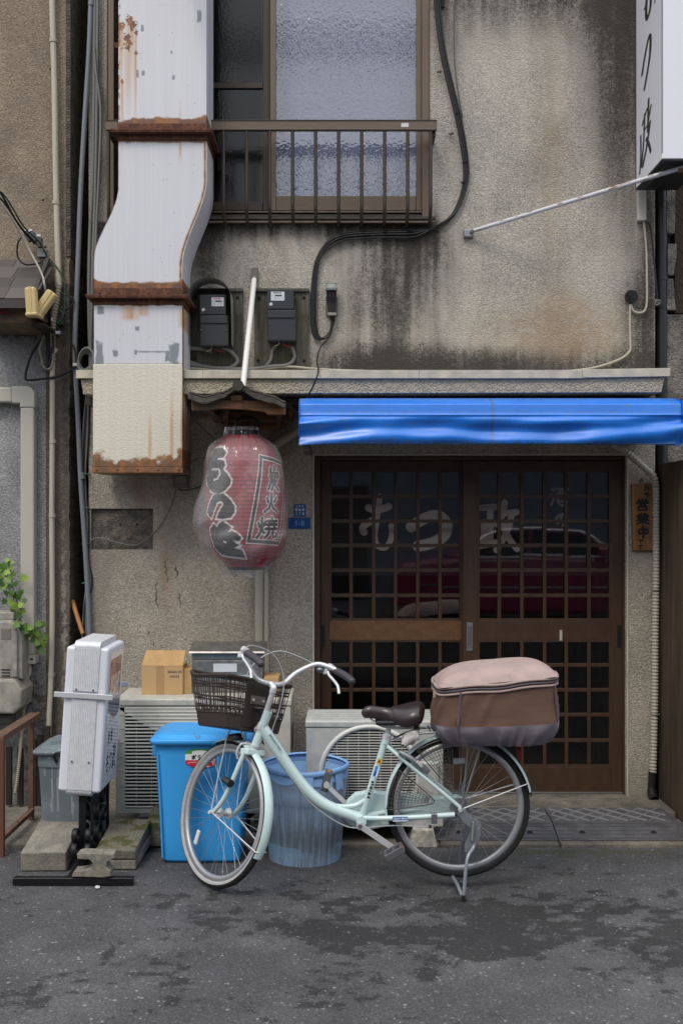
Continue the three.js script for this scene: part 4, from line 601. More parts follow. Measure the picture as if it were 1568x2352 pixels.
// ---------- miniature roof over the lantern and its pole ----------
{
  const z = 0.7, R = thing('lantern_roof', 'small curved timber roof sheltering the paper lantern', 'lantern roof');
  const wt = dtex(256, 64, (x, y, o) => { const n = fbm(x / 70, y / 4, 4, 241), n2 = fbm(x / 30, y / 20, 3, 242), f = 0.75 + 0.6 * (n - 0.4); o[0] = 140 * f; o[1] = 96 * f; o[2] = 62 * f; mixc(o, 88, 78, 66, sst(0.45, 0.7, n2) * 0.7); }); wt.repeat.set(1 / 0.6, 1 / 0.12);
  const beam = mat(0xffffff, 0.8, { map: wt }), grey = mat(0xffffff, 0.9, { map: rep(tone(0x4b4741, 0.1, 0.3, 0.35, 243), 0.25), bumpMap: rep(T.lump, 0.5, 0.05), bumpScale: 0.006 });
  const top = (u) => { const x = 432 + (655 - 432) * u, pts = [[432, 905], [470, 914], [510, 905], [542, 890], [556, 890], [590, 904], [625, 913], [655, 927]]; let i = 0; while (i < 6 && x > pts[i + 1][0]) i++; const t = sst(0, 1, (x - pts[i][0]) / (pts[i + 1][0] - pts[i][0])); return [x, pts[i][1] + (pts[i + 1][1] - pts[i][1]) * t]; };
  // barge board (front) and shingle courses going back
  mesh('barge_board', grid(40, 1, () => [0, 0, 0]), grey, R); R.children.pop();
  const lo = [], hi = []; for (let i = 0; i <= 30; i++) { const [x, y] = top(i / 30); hi.push([X(x, z), Y(y, z)]); lo.push([X(x, z), Y(y + 11 + 3 * Math.sin(i / 3), z)]); }
  mesh('barge_board', prism([...hi, ...lo.reverse()], z - 0.03, z, 0.003), grey, R);
  for (let k = 0; k < 7; k++) for (const [s, e] of [[0, 0.5], [0.505, 1]]) {
    const zz = z - 0.012 - k * 0.062, q = []; for (let i = 0; i <= 12; i++) { const [x, y] = top(s + (e - s) * i / 12); q.push([X(x, z), Y(y, z) + 0.006 - k * 0.006]); }
    mesh('shingle', prism([...q.map((p) => [p[0], p[1] + 0.009]), ...q.slice().reverse()], zz - 0.072, zz + rr(0, 0.006)), grey, R);
  }
  const rg = P(548, 886, z); mesh('ridge_log', cyl(V(rg.x, rg.y, z + 0.025), V(rg.x, rg.y - 0.03, z - 0.46), 0.03, 0.03, 14), grey, R);
  mesh('front_beam', prism([[440, 917], [655, 922], [655, 952], [615, 952], [606, 945], [560, 940], [500, 938], [476, 942], [440, 942]].map(([a, b]) => [X(a, z - 0.05), Y(b, z - 0.05)]), z - 0.1, z - 0.05, 0.004), beam, R);
  mesh('bracket_block', pbx(530, 908, 556, 920, z - 0.05, z - 0.035, 0.003), beam, R);
  mesh('rear_beam', pbx(486, 944, 672, 966, 0.14, 0.3, 0.006), beam, R); mesh('wall_plate', prism([[500, 966], [660, 966], [640, 980], [520, 980]].map(([a, b]) => [X(a, 0.2), Y(b, 0.2)]), 0.004, 0.2, 0.004), beam, R);
  mesh('rafter', bx(X(470, z), X(482, z), Y(940, z), Y(926, z), 0.1, z - 0.101, 0.003), beam, R); mesh('rafter', bx(X(632, z), X(644, z), Y(944, z), Y(930, z), 0.1, z - 0.101, 0.003), beam, R);
  for (const a of [520, 640]) mesh('strut', bar(P(a, 985, 0.05), P(a, 950, z - 0.2), 0.025, 0.025), beam, R);
  mesh('sheet_edge', grid(8, 1, (u, v) => [X(650, 0.5) + u * 0.09, Y(925, 0.5) - 0.075 * u * u - 0.004, 0.3 + 0.3 * v]), mat(0x5d5850, 0.6), R);
  settle(R);
  const pl = thing('roof_pole', 'slim white pole bracing the lantern roof from the wall', 'pole'), a = P(584, 642, 0.03), b = P(558, 890, 0.45);
  mesh('pole', cyl(a, b, 0.0165, 0.0165, 14), mat(0xd9d6d0, 0.45), pl); mesh('wall_plate', pbx(577, 614, 592, 645, 0.0, 0.022, 0.004), mat(0x6d6961, 0.7), pl); mesh('plate_fold', pbx(579, 634, 590, 648, 0.022, 0.04, 0.006), mat(0x77736b, 0.6), pl); mesh('foot', cyl(b, V(b.x - 0.004, b.y - 0.03, b.z + 0.04), 0.019, 0.014, 12), mat(0xb9b3a8, 0.6), pl);
  settle(pl);
}
// ---------- paper lantern in its plastic cover ----------
{
  const z = 0.45, L = thing('paper_lantern', 'large red lettered paper lantern wrapped in clear plastic', 'lantern'), s = (ZC - z) / F, c = P(565, 1150, z);
  const pr = [[40, -148], [54, -140], [68, -126], [79, -108], [88, -86], [94, -52], [97, 0], [96, 48], [92, 82], [84, 108], [72, 128], [52, 146]];
  const rad = (q) => { let i = 0; while (i < pr.length - 2 && q > pr[i + 1][1]) i++; const t = clamp((q - pr[i][1]) / (pr[i + 1][1] - pr[i][1])); return (pr[i][0] + (pr[i + 1][0] - pr[i][0]) * t) * s; };
  const lean = (q) => -6 * s * (q / 150);
  const LC = (zx, zy) => { // print positions measured on the curved front
    const dx = (740 + zx / 3.92) / 1.594 - 565, dy = (1560 + zy / 3.92) / 1.594 - 1150, f = clamp(dx / (rad(clamp(dy, -146, 144)) / s), -0.985, 0.985); return [512 + Math.asin(f) / (2 * Math.PI) * 1024, (dy + 150) / 300 * 512]; };
  const tex = ctex(1024, 512, (g) => { // front is u = 0.5; 512 px are half the turn
    g.fillStyle = '#98303d'; g.fillRect(0, 0, 1024, 512); for (let i = 0; i < 500; i++) { g.fillStyle = `rgba(${rnd() > 0.5 ? '190,96,104' : '104,22,32'},0.09)`; g.fillRect(rnd() * 1024, rnd() * 512, 20 + rnd() * 60, 3 + rnd() * 6); }
    g.fillStyle = '#b3202b'; g.fillRect(490, 0, 8, 512);
    const W = '#e2dcda', K = '#15191b', poly = (p, w) => { g.beginPath(); p.forEach((q, i) => (i ? g.lineTo(...LC(...q)) : g.moveTo(...LC(...q)))); g.closePath(); g.lineJoin = 'miter'; if (w) { g.strokeStyle = W; g.lineWidth = w; g.stroke(); } };
    const fr = [[885, 465], [1185, 545], [1085, 1675], [665, 1640]]; poly(fr, 0); g.strokeStyle = W; g.lineWidth = 21; g.stroke(); g.strokeStyle = K; g.lineWidth = 12; g.stroke();
    for (const [w, col] of [[19, W], [11, K]]) for (const [k, x0, y0, x1, y1, sl] of [['sumi', 975, 580, 1150, 940, -25], ['hi', 905, 965, 1120, 1250, -30], ['yaki', 790, 1300, 1080, 1610, -30]]) { g.strokeStyle = col; g.lineWidth = w; g.lineCap = 'round'; g.lineJoin = 'round'; for (const q of GL[k]) { g.beginPath(); q.forEach(([a, b2], i) => { const p = LC(x0 + (x1 - x0) * a / 100 + sl * (b2 / 100 - 0.5), y0 + (y1 - y0) * b2 / 100); if (i) g.lineTo(...p); else g.moveTo(...p); }); g.stroke(); } }
    const shapes = [[[200, 345], [270, 330], [335, 335], [388, 405], [365, 445], [335, 490], [290, 500], [355, 525], [370, 590], [335, 640], [400, 715], [445, 790], [430, 860], [345, 945], [250, 985], [150, 950], [85, 860], [66, 760], [90, 600], [120, 450]], [[190, 990], [330, 985], [420, 1060], [485, 1160], [480, 1240], [420, 1315], [300, 1335], [212, 1325], [250, 1240], [330, 1130], [290, 1080], [230, 1100], [130, 1320], [62, 1245], [110, 1110]], [[300, 1365], [420, 1450], [365, 1525], [430, 1500], [520, 1550], [560, 1600], [525, 1640], [425, 1620], [480, 1670], [525, 1700], [450, 1740], [565, 1770], [605, 1875], [480, 1865], [250, 1835], [150, 1735], [105, 1560], [95, 1490], [160, 1405], [210, 1450], [250, 1395]]];
    for (const p of shapes) poly(p, 17); for (const p of shapes) { poly(p, 0); g.fillStyle = K; g.fill(); }
    g.strokeStyle = W; g.lineWidth = 8; for (const q of [[[170, 640], [275, 640], [288, 700], [250, 770], [190, 790]], [[265, 495], [330, 490]], [[150, 440], [180, 400]], [[300, 1650], [330, 1660]]]) { g.beginPath(); q.forEach((p, i) => (i ? g.lineTo(...LC(...p)) : g.moveTo(...LC(...p)))); g.stroke(); }
  });
  const N = 34 * 6; const g = grid(96, N, (u, v) => { const q = 150 - v * 300, a = (u - 0.5) * 2 * Math.PI + 0.05, r = rad(q) * 0.965 - 0.0028 * Math.abs(Math.sin(v * 34 * Math.PI)) ** 3; return [c.x + lean(-q) + Math.sin(a) * r, c.y - q * s, z + Math.cos(a) * r * 0.95]; }, true);
  mesh('paper_body', g, mat(0xffffff, 0.8, { map: tex }), L);
  mesh('top_ring', cyl(V(c.x + lean(148), c.y + 146 * s, z), V(c.x + lean(155), c.y + 160 * s, z), 0.092, 0.092, 28), mat(0x17181a, 0.5), L); mesh('bottom_ring', cyl(V(c.x, c.y - 146 * s, z), V(c.x, c.y - 158 * s, z), 0.11, 0.105, 28), mat(0x17181a, 0.5), L);
  mesh('tear', pbx(476, 1118, 486, 1132, z + 0.1, z + 0.118, 0.004), mat(0x7a0f16, 0.7), L);
  mesh('hanger', tube([P(542, 990, z), P(544, 968, z), P(556, 961, z), P(580, 960, z), P(592, 972, z), P(594, 990, z)], 0.008, 8), M.black, L); mesh('hook', new THREE.TorusGeometry(0.022, 0.004, 6, 20).translate(X(566, z), Y(962, z), z + 0.01), M.black, L); mesh('hook', new THREE.TorusGeometry(0.03, 0.004, 6, 20).rotateY(0.6).translate(X(560, z), Y(968, z), z + 0.02), M.black, L);
  // clear cover: gathered at the top, baggy at the lower left
  const cov = grid(128, 70, (u, v) => {
    const a = (u - 0.5) * 2 * Math.PI, q = 168 - v * 336; // 168 bottom .. -168 top
    let r = rad(clamp(q, -150, 142)); const topn = sst(-118, -168, q), botn = sst(120, 168, q);
    r = r * (0.985 - 0.35 * topn - 0.26 * botn) + 0.006 + 0.01 * sst(-60, -130, q);
    const fold = (1 - Math.abs(Math.sin(a * 8.5 + 2 * Math.sin(a * 3)))) ** 4 * (0.004 + 0.02 * sst(-70, -160, q) + 0.022 * sst(60, 168, q)) + 0.005 * Math.sin(a * 9 + q / 24);
    const bag = 0.07 * Math.exp(-(((a + 1.15) / 0.5) ** 2)) * Math.exp(-(((q - 50) / 62) ** 2)) + 0.03 * Math.exp(-(((a + 0.9) / 0.7) ** 2)) * sst(40, 120, q) + 0.008 * Math.sin(q / 9 + a * 4) * sst(-20, 140, q);
    r += fold + bag; return [c.x + Math.sin(a) * r + lean(-q), c.y - q * s - 0.01 * botn * (1 + Math.sin(a * 5)), z + Math.cos(a) * r * 0.97];
  }, true);
  mesh('plastic_cover', cov, phy(0xe9e7e7, 0.04, { transmission: 0.87, thickness: 0, ior: 1.45, bumpMap: (() => { const t = T.lump.clone(); t.repeat.set(7, 2.4); return t; })(), bumpScale: 0.006 }), L);
  settle(L);
  const wr = thing('lantern_wiring', 'thin dark wires beside the lantern running to the duct', 'wire'); mesh('wire', tube([P(436, 948, 0.05), P(455, 972, 0.05), P(480, 996, 0.1), P(502, 1010, 0.24)], 0.005, 6), M.greycable, wr); mesh('wire', tube([P(434, 1070, 0.05), P(450, 1054, 0.05), P(480, 1052, 0.1), P(500, 1052, 0.22)], 0.0045, 6), M.greycable, wr); mesh('wire', tube([P(434, 868, 0.3), P(446, 884, 0.2), P(448, 900, 0.05), P(438, 906, 0.03)], 0.006, 6), M.palecable, wr); settle(wr);
  const cp = thing('wall_conduit', 'pair of beige plastered pipes rising up the wall below the lantern', 'pipe'); for (const [a, b, r] of [[596, 601, 0.026], [612, 615, 0.016]]) mesh('pipe', tube([V(X(b), 0.3, 0.018), V(X(a), Y(1500), 0.018), V(X(a), Y(1330), 0.018), V(X(a), Y(1150), 0.018)], r, 12), M.pvc, cp); settle(cp);
  const ep = thing('lantern_elbow_pipe', 'grey pipe slanting down to the wall behind the lantern', 'pipe'); mesh('pipe', tube([P(700, 980, 0.05), P(668, 1000, 0.05), P(640, 1018, 0.05), P(618, 1052, 0.04), P(610, 1130, 0.035)], 0.026, 12), M.pvc, ep); settle(ep);
}
// ---------- address plates ----------
{
  const pl = (p0, q0, p1, q1, lab, draw) => { const z = 0.006, t = ctex(256, Math.round(256 * (q1 - q0) / (p1 - p0)), draw); lay(t, p0, q0, p1, q1, z); single('address_plate', xyUV(pbx(p0, q0, p1, q1, 0.001, z, 0.001)), mat(0xffffff, 0.35, { map: t }), lab, 'address plate'); };
  pl(675, 1158, 702, 1186, 'small square blue enamel address plate with white lettering', (g, w, h) => { g.fillStyle = '#1f4f86'; g.fillRect(0, 0, w, h); const c = '#cfd8e0'; ['tai', 'tou', 'ku'].forEach((k, i) => glyph(g, k, 40 + i * 66, 24, 40, 44, 6, c)); ['nishi', 'asa', 'kusa'].forEach((k, i) => glyph(g, k, 22 + i * 74, 92, 62, 62, 8, c)); ['two', 'cho', 'me'].forEach((k, i) => glyph(g, k, 30 + i * 74, 178, 54, 60, 8, c)); });
  pl(662, 1188.5, 713, 1214.5, 'wide blue enamel house number plate below the lettered plate', (g, w, h) => { g.fillStyle = '#1b4a85'; g.fillRect(0, 0, w, h); g.fillStyle = '#6f93bd'; g.font = 'bold 84px sans-serif'; g.textAlign = 'center'; g.textBaseline = 'middle'; g.fillText('1-8', w / 2, h / 2 + 2); });
}
// ---------- rolled blue awning ----------
{
  const A = thing('awning', 'rolled bright blue vinyl awning above the sliding doors', 'awning'), z = 0.56, x0 = X(687, z), x1 = X(1566, z);
  const at = dtex(1024, 256, (x, y, o) => { const n = fbm(x / 60, y / 30, 4, 251), n2 = fbm(x / 8, y / 14, 3, 252), v = y / 256; o[0] = 14; o[1] = 120; o[2] = 226; const f = 0.95 + 0.12 * (n - 0.5); o[0] *= f; o[1] *= f; o[2] *= f; mixc(o, 60, 124, 214, 0.35 * sst(0.55, 0.75, n)); if (v < 0.05) mixc(o, 60, 84, 130, 0.6 * sst(0.4, 0.6, n2 + 0.1)); const band = Math.abs(v - 0.62) < 0.02 ? 1 : 0; mixc(o, 92, 100, 124, band * 0.7 * sst(0.42, 0.6, n2)); if (n2 > 0.74 && n > 0.5) mixc(o, 120, 112, 100, 0.5); if (Math.abs(x - 516) < 6) mixc(o, 70, 96, 150, 0.6); });
  const prof = [[0.3, 905], [0.42, 908], [0.52, 918], [0.557, 928], [0.562, 946], [0.564, 950], [0.568, 953], [0.562, 958], [0.57, 975], [0.56, 992], [0.55, 1010], [0.545, 1019]];
  const g = grid(220, 66, (u, v) => {
    const t = (1 - v) * (prof.length - 1), i = Math.min(prof.length - 2, Math.floor(t)), f = t - i, p = prof[i], q = prof[i + 1]; const s = sst(0, 1, f) * 0.5 + f * 0.5; let zz = p[0] + (q[0] - p[0]) * s, yy = p[1] + (q[1] - p[1]) * s; const skirt = sst(950, 975, yy), x = x0 + u * (x1 - x0);
    zz += skirt * (0.016 * Math.sin((yy - 955) / 8.5 + 1.2 * Math.sin(u * 7) + u * 3) + 0.01 * Math.sin(u * 9.2 + 0.6) + 0.012 * (fbm(u * 9, yy / 60, 3, 255) - 0.5) + 0.005 * Math.sin(u * 31 + yy / 14));
    const end = Math.exp(-(u * 26)) + Math.exp(-((1 - u) * 26)); zz += 0.008 * end * Math.sin(yy / 7) * skirt; yy += 5 * skirt * Math.exp(-((1 - u) * 14)) * sst(990, 1019, yy) + 4 * Math.exp(-u * 30) * sst(990, 1019, yy);
    return [x, Y(yy, 0.56), zz - 0.03 * Math.max(0, end - 0.5) * (1 - skirt)];
  });
  mesh('canvas', g, phy(0xffffff, 0.4, { map: at, clearcoat: 0.7, clearcoatRoughness: 0.28, bumpMap: (() => { const t = T.fine.clone(); t.repeat.set(16, 2); return t; })(), bumpScale: 0.0006 }), A);
  for (const [x, d] of [[x0 - 0.002, -1], [x1 + 0.002, 1]]) mesh('end_flap', prism([[0.3, Y(906, z)], [0.45, Y(910, z)], [0.545, Y(922, z)], [0.56, Y(950, z)], [0.565, Y(980, z)], [0.545, Y(1018, z)], [0.32, Y(1010, z)]].map(([a, b]) => [-a, b]), 0, 0.004).rotateY(Math.PI / 2).translate(x, 0, 0), phy(0x125cc8, 0.35), A);
  mesh('roller', cyl(V(x0 + 0.01, Y(955, 0.45), 0.42), V(x1 - 0.01, Y(955, 0.45), 0.42), 0.07, 0.07, 18), mat(0x4a5a76, 0.5), A);
  mesh('hem_bar', bx(x0 + 0.01, x1 - 0.03, Y(1020, z), Y(1014, z), 0.52, 0.54, 0.003), mat(0x3b5f92, 0.5), A);
  for (const p of [698, 1100, 1500]) mesh('bracket', pbx(p, 930, p + 14, 1000, 0.0, 0.36, 0.004), M.dullsteel, A);
  mesh('arm_tip', pbx(696, 1020, 712, 1036, 0.1, 0.5, 0.004), mat(0x5d5a55, 0.6), A);
  settle(A);
}
// ---------- corrugated hose, wooden shop sign ----------
{
  const H = thing('corrugated_hose', 'pale corrugated hose running down the right corner of the shop front', 'hose');
  const pts = [P(1405, 1020, 0.03), P(1440, 1042, 0.05), P(1475, 1072, 0.06), P(1498, 1094, 0.06), P(1504, 1118, 0.05), P(1505, 1180, 0.045), P(1505, 1300, 0.045), P(1503, 1450, 0.045), P(1502, 1600, 0.045), P(1498, 1776, 0.045)];
  const cv = new THREE.CatmullRomCurve3(pts), n = 420, fr = cv.computeFrenetFrames(n); const g = grid(10, n, (u, v) => { const k = Math.round(v * n), p = cv.getPointAt(v), a = u * Math.PI * 2, r = 0.021 + 0.0028 * Math.sin(k * 1.55); return [p.x + r * (Math.cos(a) * fr.normals[k].x + Math.sin(a) * fr.binormals[k].x), p.y + r * (Math.cos(a) * fr.normals[k].y + Math.sin(a) * fr.binormals[k].y), p.z + r * (Math.cos(a) * fr.normals[k].z + Math.sin(a) * fr.binormals[k].z)]; }, true);
  mesh('hose', g, mat(0xa49f92, 0.6), H); mesh('black_socket', cyl(P(1497, 1772, 0.045), P(1495, 1815, 0.045), 0.024, 0.024, 14), mat(0x17181a, 0.5), H); mesh('black_elbow', tube([P(1495, 1812, 0.045), P(1497, 1828, 0.06), P(1502, 1838, 0.1)], 0.028, 12), mat(0x17181a, 0.5), H);
  for (const q of [1117, 1355, 1640]) mesh('hose_strap', new THREE.TorusGeometry(0.0255, 0.003, 6, 16).rotateX(Math.PI / 2).translate(X(1503, 0.045), Y(q, 0.045), 0.045), M.greycable, H);
  settle(H);
  const z = 0.03, t = lay(ctex(160, 540, (g) => {
    g.fillStyle = '#8a5f39'; g.fillRect(0, 0, 160, 540); for (let i = 0; i < 260; i++) { g.fillStyle = `rgba(${rnd() > 0.5 ? '60,36,18' : '170,122,74'},0.10)`; g.fillRect(rnd() * 160, 0, 1 + rnd() * 4, 540); } for (let i = 0; i < 14; i++) { g.fillStyle = 'rgba(40,26,16,0.10)'; g.beginPath(); g.ellipse(rnd() * 160, rnd() * 540, 20 + rnd() * 40, 30 + rnd() * 60, 0, 0, 7); g.fill(); }
    const c = '#15110d'; glyph(g, 'tada', 96, 18, 44, 42, 9, c); glyph(g, 'ima', 96, 68, 48, 44, 9, c); glyph(g, 'ei', 30, 128, 104, 92, 17, c); glyph(g, 'gyo', 30, 240, 104, 92, 15, c); glyph(g, 'chu', 34, 350, 98, 88, 19, c); glyph(g, 'de', 40, 448, 40, 38, 8, c); glyph(g, 'su', 42, 492, 38, 42, 8, c);
  }), 1452, 1110, 1499, 1264, z);
  const S = thing('wooden_sign', 'brown wooden plank sign with black brush lettering beside the door', 'sign'); mesh('plank', xyUV(pbx(1452, 1110, 1499, 1264, 0.008, z, 0.003)), mat(0xffffff, 0.7, { map: t }), S); mesh('hook', tube([P(1472, 1110, 0.02), P(1471, 1104, 0.02), P(1475, 1101, 0.02), P(1477, 1106, 0.018)], 0.003, 6), M.iron, S); settle(S); S.rotation.z = 0.018;
}
// ---------- pipes, wires and fittings on the left ----------
{
  const c = thing('beige_conduit', 'thin beige conduit pipe climbing the whole left wall', 'pipe');
  const up = [[120, -40], [122, 60], [126, 200], [129, 400], [133, 560], [136, 640]], dn = [[122, 820], [121, 1000], [120, 1200], [121, 1400], [118, 1560], [114, 1640], [113, 1690]];
  mesh('upper_pipe', tube(up.map(([a, b]) => P(a, b, 0.04)), 0.0185, 12), M.pvc, c); mesh('lower_pipe', tube([[130, 800], ...dn].map(([a, b]) => P(a, b, 0.04)), 0.0165, 12), M.pvc, c);
  for (const [a, b, r] of [[123, 90, 0.023], [130, 462, 0.023], [121, 1180, 0.021], [119, 1545, 0.021], [122, 1010, 0.02]]) mesh('clip', cyl(P(a, b, 0.04), P(a, b + 8, 0.04), r, r, 14), M.pvc, c);
  mesh('coupling', cyl(P(135, 630, 0.04), P(136, 660, 0.04), 0.022, 0.022, 14), M.pvc, c);
  // taped flexible middle
  const cv = new THREE.CatmullRomCurve3([P(136, 655, 0.045), P(132, 690, 0.06), P(125, 730, 0.06), P(122, 780, 0.05), P(123, 830, 0.045)]), n = 120, fr = cv.computeFrenetFrames(n);
  mesh('taped_section', grid(10, n, (u, v) => { const k = Math.round(v * n), p = cv.getPointAt(v), a = u * Math.PI * 2, r = 0.017 + 0.0025 * Math.sin(k * 1.3); return [p.x + r * (Math.cos(a) * fr.normals[k].x + Math.sin(a) * fr.binormals[k].x), p.y + r * (Math.cos(a) * fr.normals[k].y + Math.sin(a) * fr.binormals[k].y), p.z + r * (Math.cos(a) * fr.normals[k].z + Math.sin(a) * fr.binormals[k].z)]; }, true), mat(0x8f8777, 0.8), c);
  settle(c);
  const s = thing('slim_grey_pipe', 'slanting grey pipe running down the gap beside the shop', 'pipe');
  mesh('pipe', tube([[211, -40], [205, 120], [195, 280], [186, 440], [180, 600], [174, 750], [173, 830], [180, 960], [186, 1100], [196, 1250], [204, 1400], [206, 1500]].map(([a, b]) => P(a, b, 0.03)), 0.0155, 12), M.greypvc, s); mesh('joint', cyl(P(211, 0, 0.03), P(210, 14, 0.03), 0.02, 0.02, 12), M.greypvc, s); mesh('joint', cyl(P(188, 1085, 0.03), P(189, 1100, 0.03), 0.019, 0.019, 12), M.greypvc, s); settle(s);
  const gcs = [[[220, -40], [218, 80], [217, 200], [214, 400], [208, 520], [205, 640], [206, 760], [210, 840]], [[226, -40], [224, 100], [223, 250], [220, 420], [214, 600], [209, 800]], [[217, 110], [222, 170], [232, 260], [228, 400], [222, 520], [218, 640]]];
  gcs.forEach((q, i) => single('grey_cable', tube(q.map(([a, b]) => P(a, b, 0.03 + i * 0.012)), 0.011 - 0.0015 * i, 8), M.greycable, ['leftmost grey cable hugging the left edge of the duct', 'middle grey cable hanging left of the duct', 'thin grey cable swinging across behind the duct top'][i], 'cable', 'grey cables left of the duct'));
  const co = thing('cable_coil', 'coil of grey cable lying on the eave end beside the duct', 'cable'); for (let i = 0; i < 5; i++) mesh('loop', new THREE.TorusGeometry(0.045 + 0.005 * i, 0.007, 8, 24).scale(0.8, 1.1, 1).rotateY(rr(-0.4, 0.4)).rotateZ(rr(-0.5, 0.2)).translate(X(197 + i * 1.5, 0.2), Y(830, 0.2), 0.2 + i * 0.012), M.greycable, co); settle(co);
  const lc = thing('gap_cable_bundle', 'bundle of dark taped cables dropping down the gap by the shop corner', 'cable'); for (const [d, r, m] of [[0, 0.011, M.blackcable], [5, 0.009, M.greycable], [-4, 0.008, M.greycable], [8, 0.007, M.blackcable]]) mesh('cable', tube([[196, 900], [190, 1000], [188, 1100], [190, 1200], [194, 1280], [198, 1340], [190, 1400], [188, 1500], [186, 1640]].map(([a, b], i) => P(a + d * (i % 2 ? 1 : 0.4) + 6, b, 0.01)), r, 8), m, lc); for (const q of [1090, 1168, 1250, 1340]) mesh('tape', new THREE.TorusGeometry(0.024, 0.0035, 6, 14).rotateX(1.4).translate(X(198, 0.015), Y(q, 0.015), 0.012), mat(0x3f6b61, 0.5), lc); settle(lc);
  // slim air-conditioner duct, beige
  const d = thing('pipe_cover_duct', 'wide beige plastic pipe cover bending down the left wall', 'pipe cover'), pm = mat(0xb1aea3, 0.5);
  mesh('vertical_cover', pbx(47, 935, 79, 1505, 0.004, 0.075, 0.012), pm, d); mesh('elbow', (() => { const sh = []; for (let i = 0; i <= 10; i++) { const a = Math.PI / 2 * i / 10; sh.push([X(60 + 20 * Math.sin(a), 0.08), Y(907 - 20 * Math.cos(a), 0.08)]); } return prism([[X(28, 0.08), Y(887, 0.08)], ...sh, [X(80, 0.08), Y(936, 0.08)], [X(46, 0.08), Y(936, 0.08)], [X(46, 0.08), Y(926, 0.08)], [X(28, 0.08), Y(926, 0.08)]], 0.003, 0.08, 0.008); })(), pm, d); mesh('horizontal_cover', pbx(-80, 889, 29, 924, 0.004, 0.075, 0.012), pm, d);
  mesh('end_cap', pbx(45, 1505, 82, 1526, 0.003, 0.082, 0.008), pm, d); for (const p of [50, 70]) mesh('slot', pbx(p, 1512, p + 7, 1516, 0.0822, 0.084, 0.001), M.dark, d); mesh('side_flange', pbx(80, 937, 83, 1504, 0.003, 0.02), pm, d);
  for (const [o, r] of [[0, 0.022], [10, 0.018]]) mesh('lagged_pipe', tube([P(62 + o * 0.5, 1524, 0.04), P(62 + o * 0.4, 1545, 0.05), P(52 + o * 0.3, 1565, 0.08), P(40, 1578 + o, 0.1), P(26, 1600 + o, 0.1)], r, 10), mat(0xa39f93, 0.7), d);
  settle(d);
  single('flexible_hose', (() => { const cv2 = new THREE.CatmullRomCurve3([P(61, 1540, 0.06), P(60, 1580, 0.07), P(55, 1640, 0.08), P(48, 1720, 0.1), P(42, 1780, 0.12), P(36, 1820, 0.14)]), n2 = 260, f2 = cv2.computeFrenetFrames(n2); return grid(8, n2, (u, v) => { const k = Math.round(v * n2), p = cv2.getPointAt(v), a = u * Math.PI * 2, r = 0.01 + 0.002 * Math.sin(k * 1.5); return [p.x + r * (Math.cos(a) * f2.normals[k].x + Math.sin(a) * f2.binormals[k].x), p.y + r * (Math.cos(a) * f2.normals[k].y + Math.sin(a) * f2.binormals[k].y), p.z + r * (Math.cos(a) * f2.normals[k].z + Math.sin(a) * f2.binormals[k].z)]; }, true); })(), mat(0x8f8a76, 0.6), 'thin ribbed drain hose hanging below the pipe cover', 'hose');
  // grey meter housing at the left edge
  const h = thing('water_heater', 'grey plastic heater housing cut off by the left edge', 'heater'), hm = mat(0xffffff, 0.7, { map: rep(tone(0x8e8b82, 0.04, 0.15, 0.2, 301), 0.4) });
  mesh('top_cap', pbx(-80, 1406, 33, 1424, 0.005, 0.16, 0.008), hm, h); mesh('upper_case', prism([[-80, 1425], [30, 1425], [44, 1440], [56, 1470], [56, 1560], [-80, 1560]].map(([a, b]) => [X(a - 4, 0.2), Y(b, 0.2)]), 0.004, 0.2, 0.015), hm, h); mesh('lower_case', prism([[-80, 1560.5], [44, 1560.5], [60, 1585], [56, 1625], [40, 1640], [-80, 1640]].map(([a, b]) => [X(a - 8, 0.24), Y(b, 0.24)]), 0.004, 0.24, 0.015), hm, h);
  mesh('recess', pbx(3, 1444, 26, 1468, 0.2005, 0.203, 0.001), mat(0x6f6c66, 0.7), h); mesh('front_rib', pbx(28, 1430, 40, 1556, 0.2005, 0.225, 0.008), hm, h); for (let i = 0; i < 4; i++) mesh('vent_slot', pbx(5, 1537 + i * 7, 24, 1539.5 + i * 7, 0.2005, 0.203), M.dark, h); mesh('outlet', pbx(-30, 1640.5, 26, 1665, 0.03, 0.15, 0.02), mat(0x5d5b56, 0.7), h);
  settle(h);
  // iron stand
  const st = thing('iron_stand', 'rusty angle-iron stand on the ground at the left edge', 'stand'), rm = mat(0xffffff, 0.8, { map: rep(tone(0x5b4436, 0.15, 0.2, 0.4, 303), 0.3) });
  const zf = 1.0, zb = 0.35, xa = X(-60, zf), xb = X(9, zf), yt = Y(1690, zf); mesh('front_leg', bx(xb - 0.03, xb, 0.0, yt - 0.03, zf - 0.03, zf, 0.002), mat(0x5e3b2c, 0.8), st); mesh('rear_leg', bx(xb - 0.06, xb - 0.03, 0.012, yt - 0.03, zb, zb + 0.03, 0.002), rm, st); mesh('side_bar', bx(xb - 0.062, xb, yt - 0.03, yt, zb - 0.02, zf, 0.002), rm, st); mesh('front_bar', bx(xa, xb - 0.063, yt - 0.03, yt, zf - 0.04, zf, 0.002), rm, st); mesh('lower_bar', bx(xb - 0.05, xb - 0.02, 0.06, 0.085, zb + 0.031, zf - 0.031, 0.002), rm, st);
  settle(st);
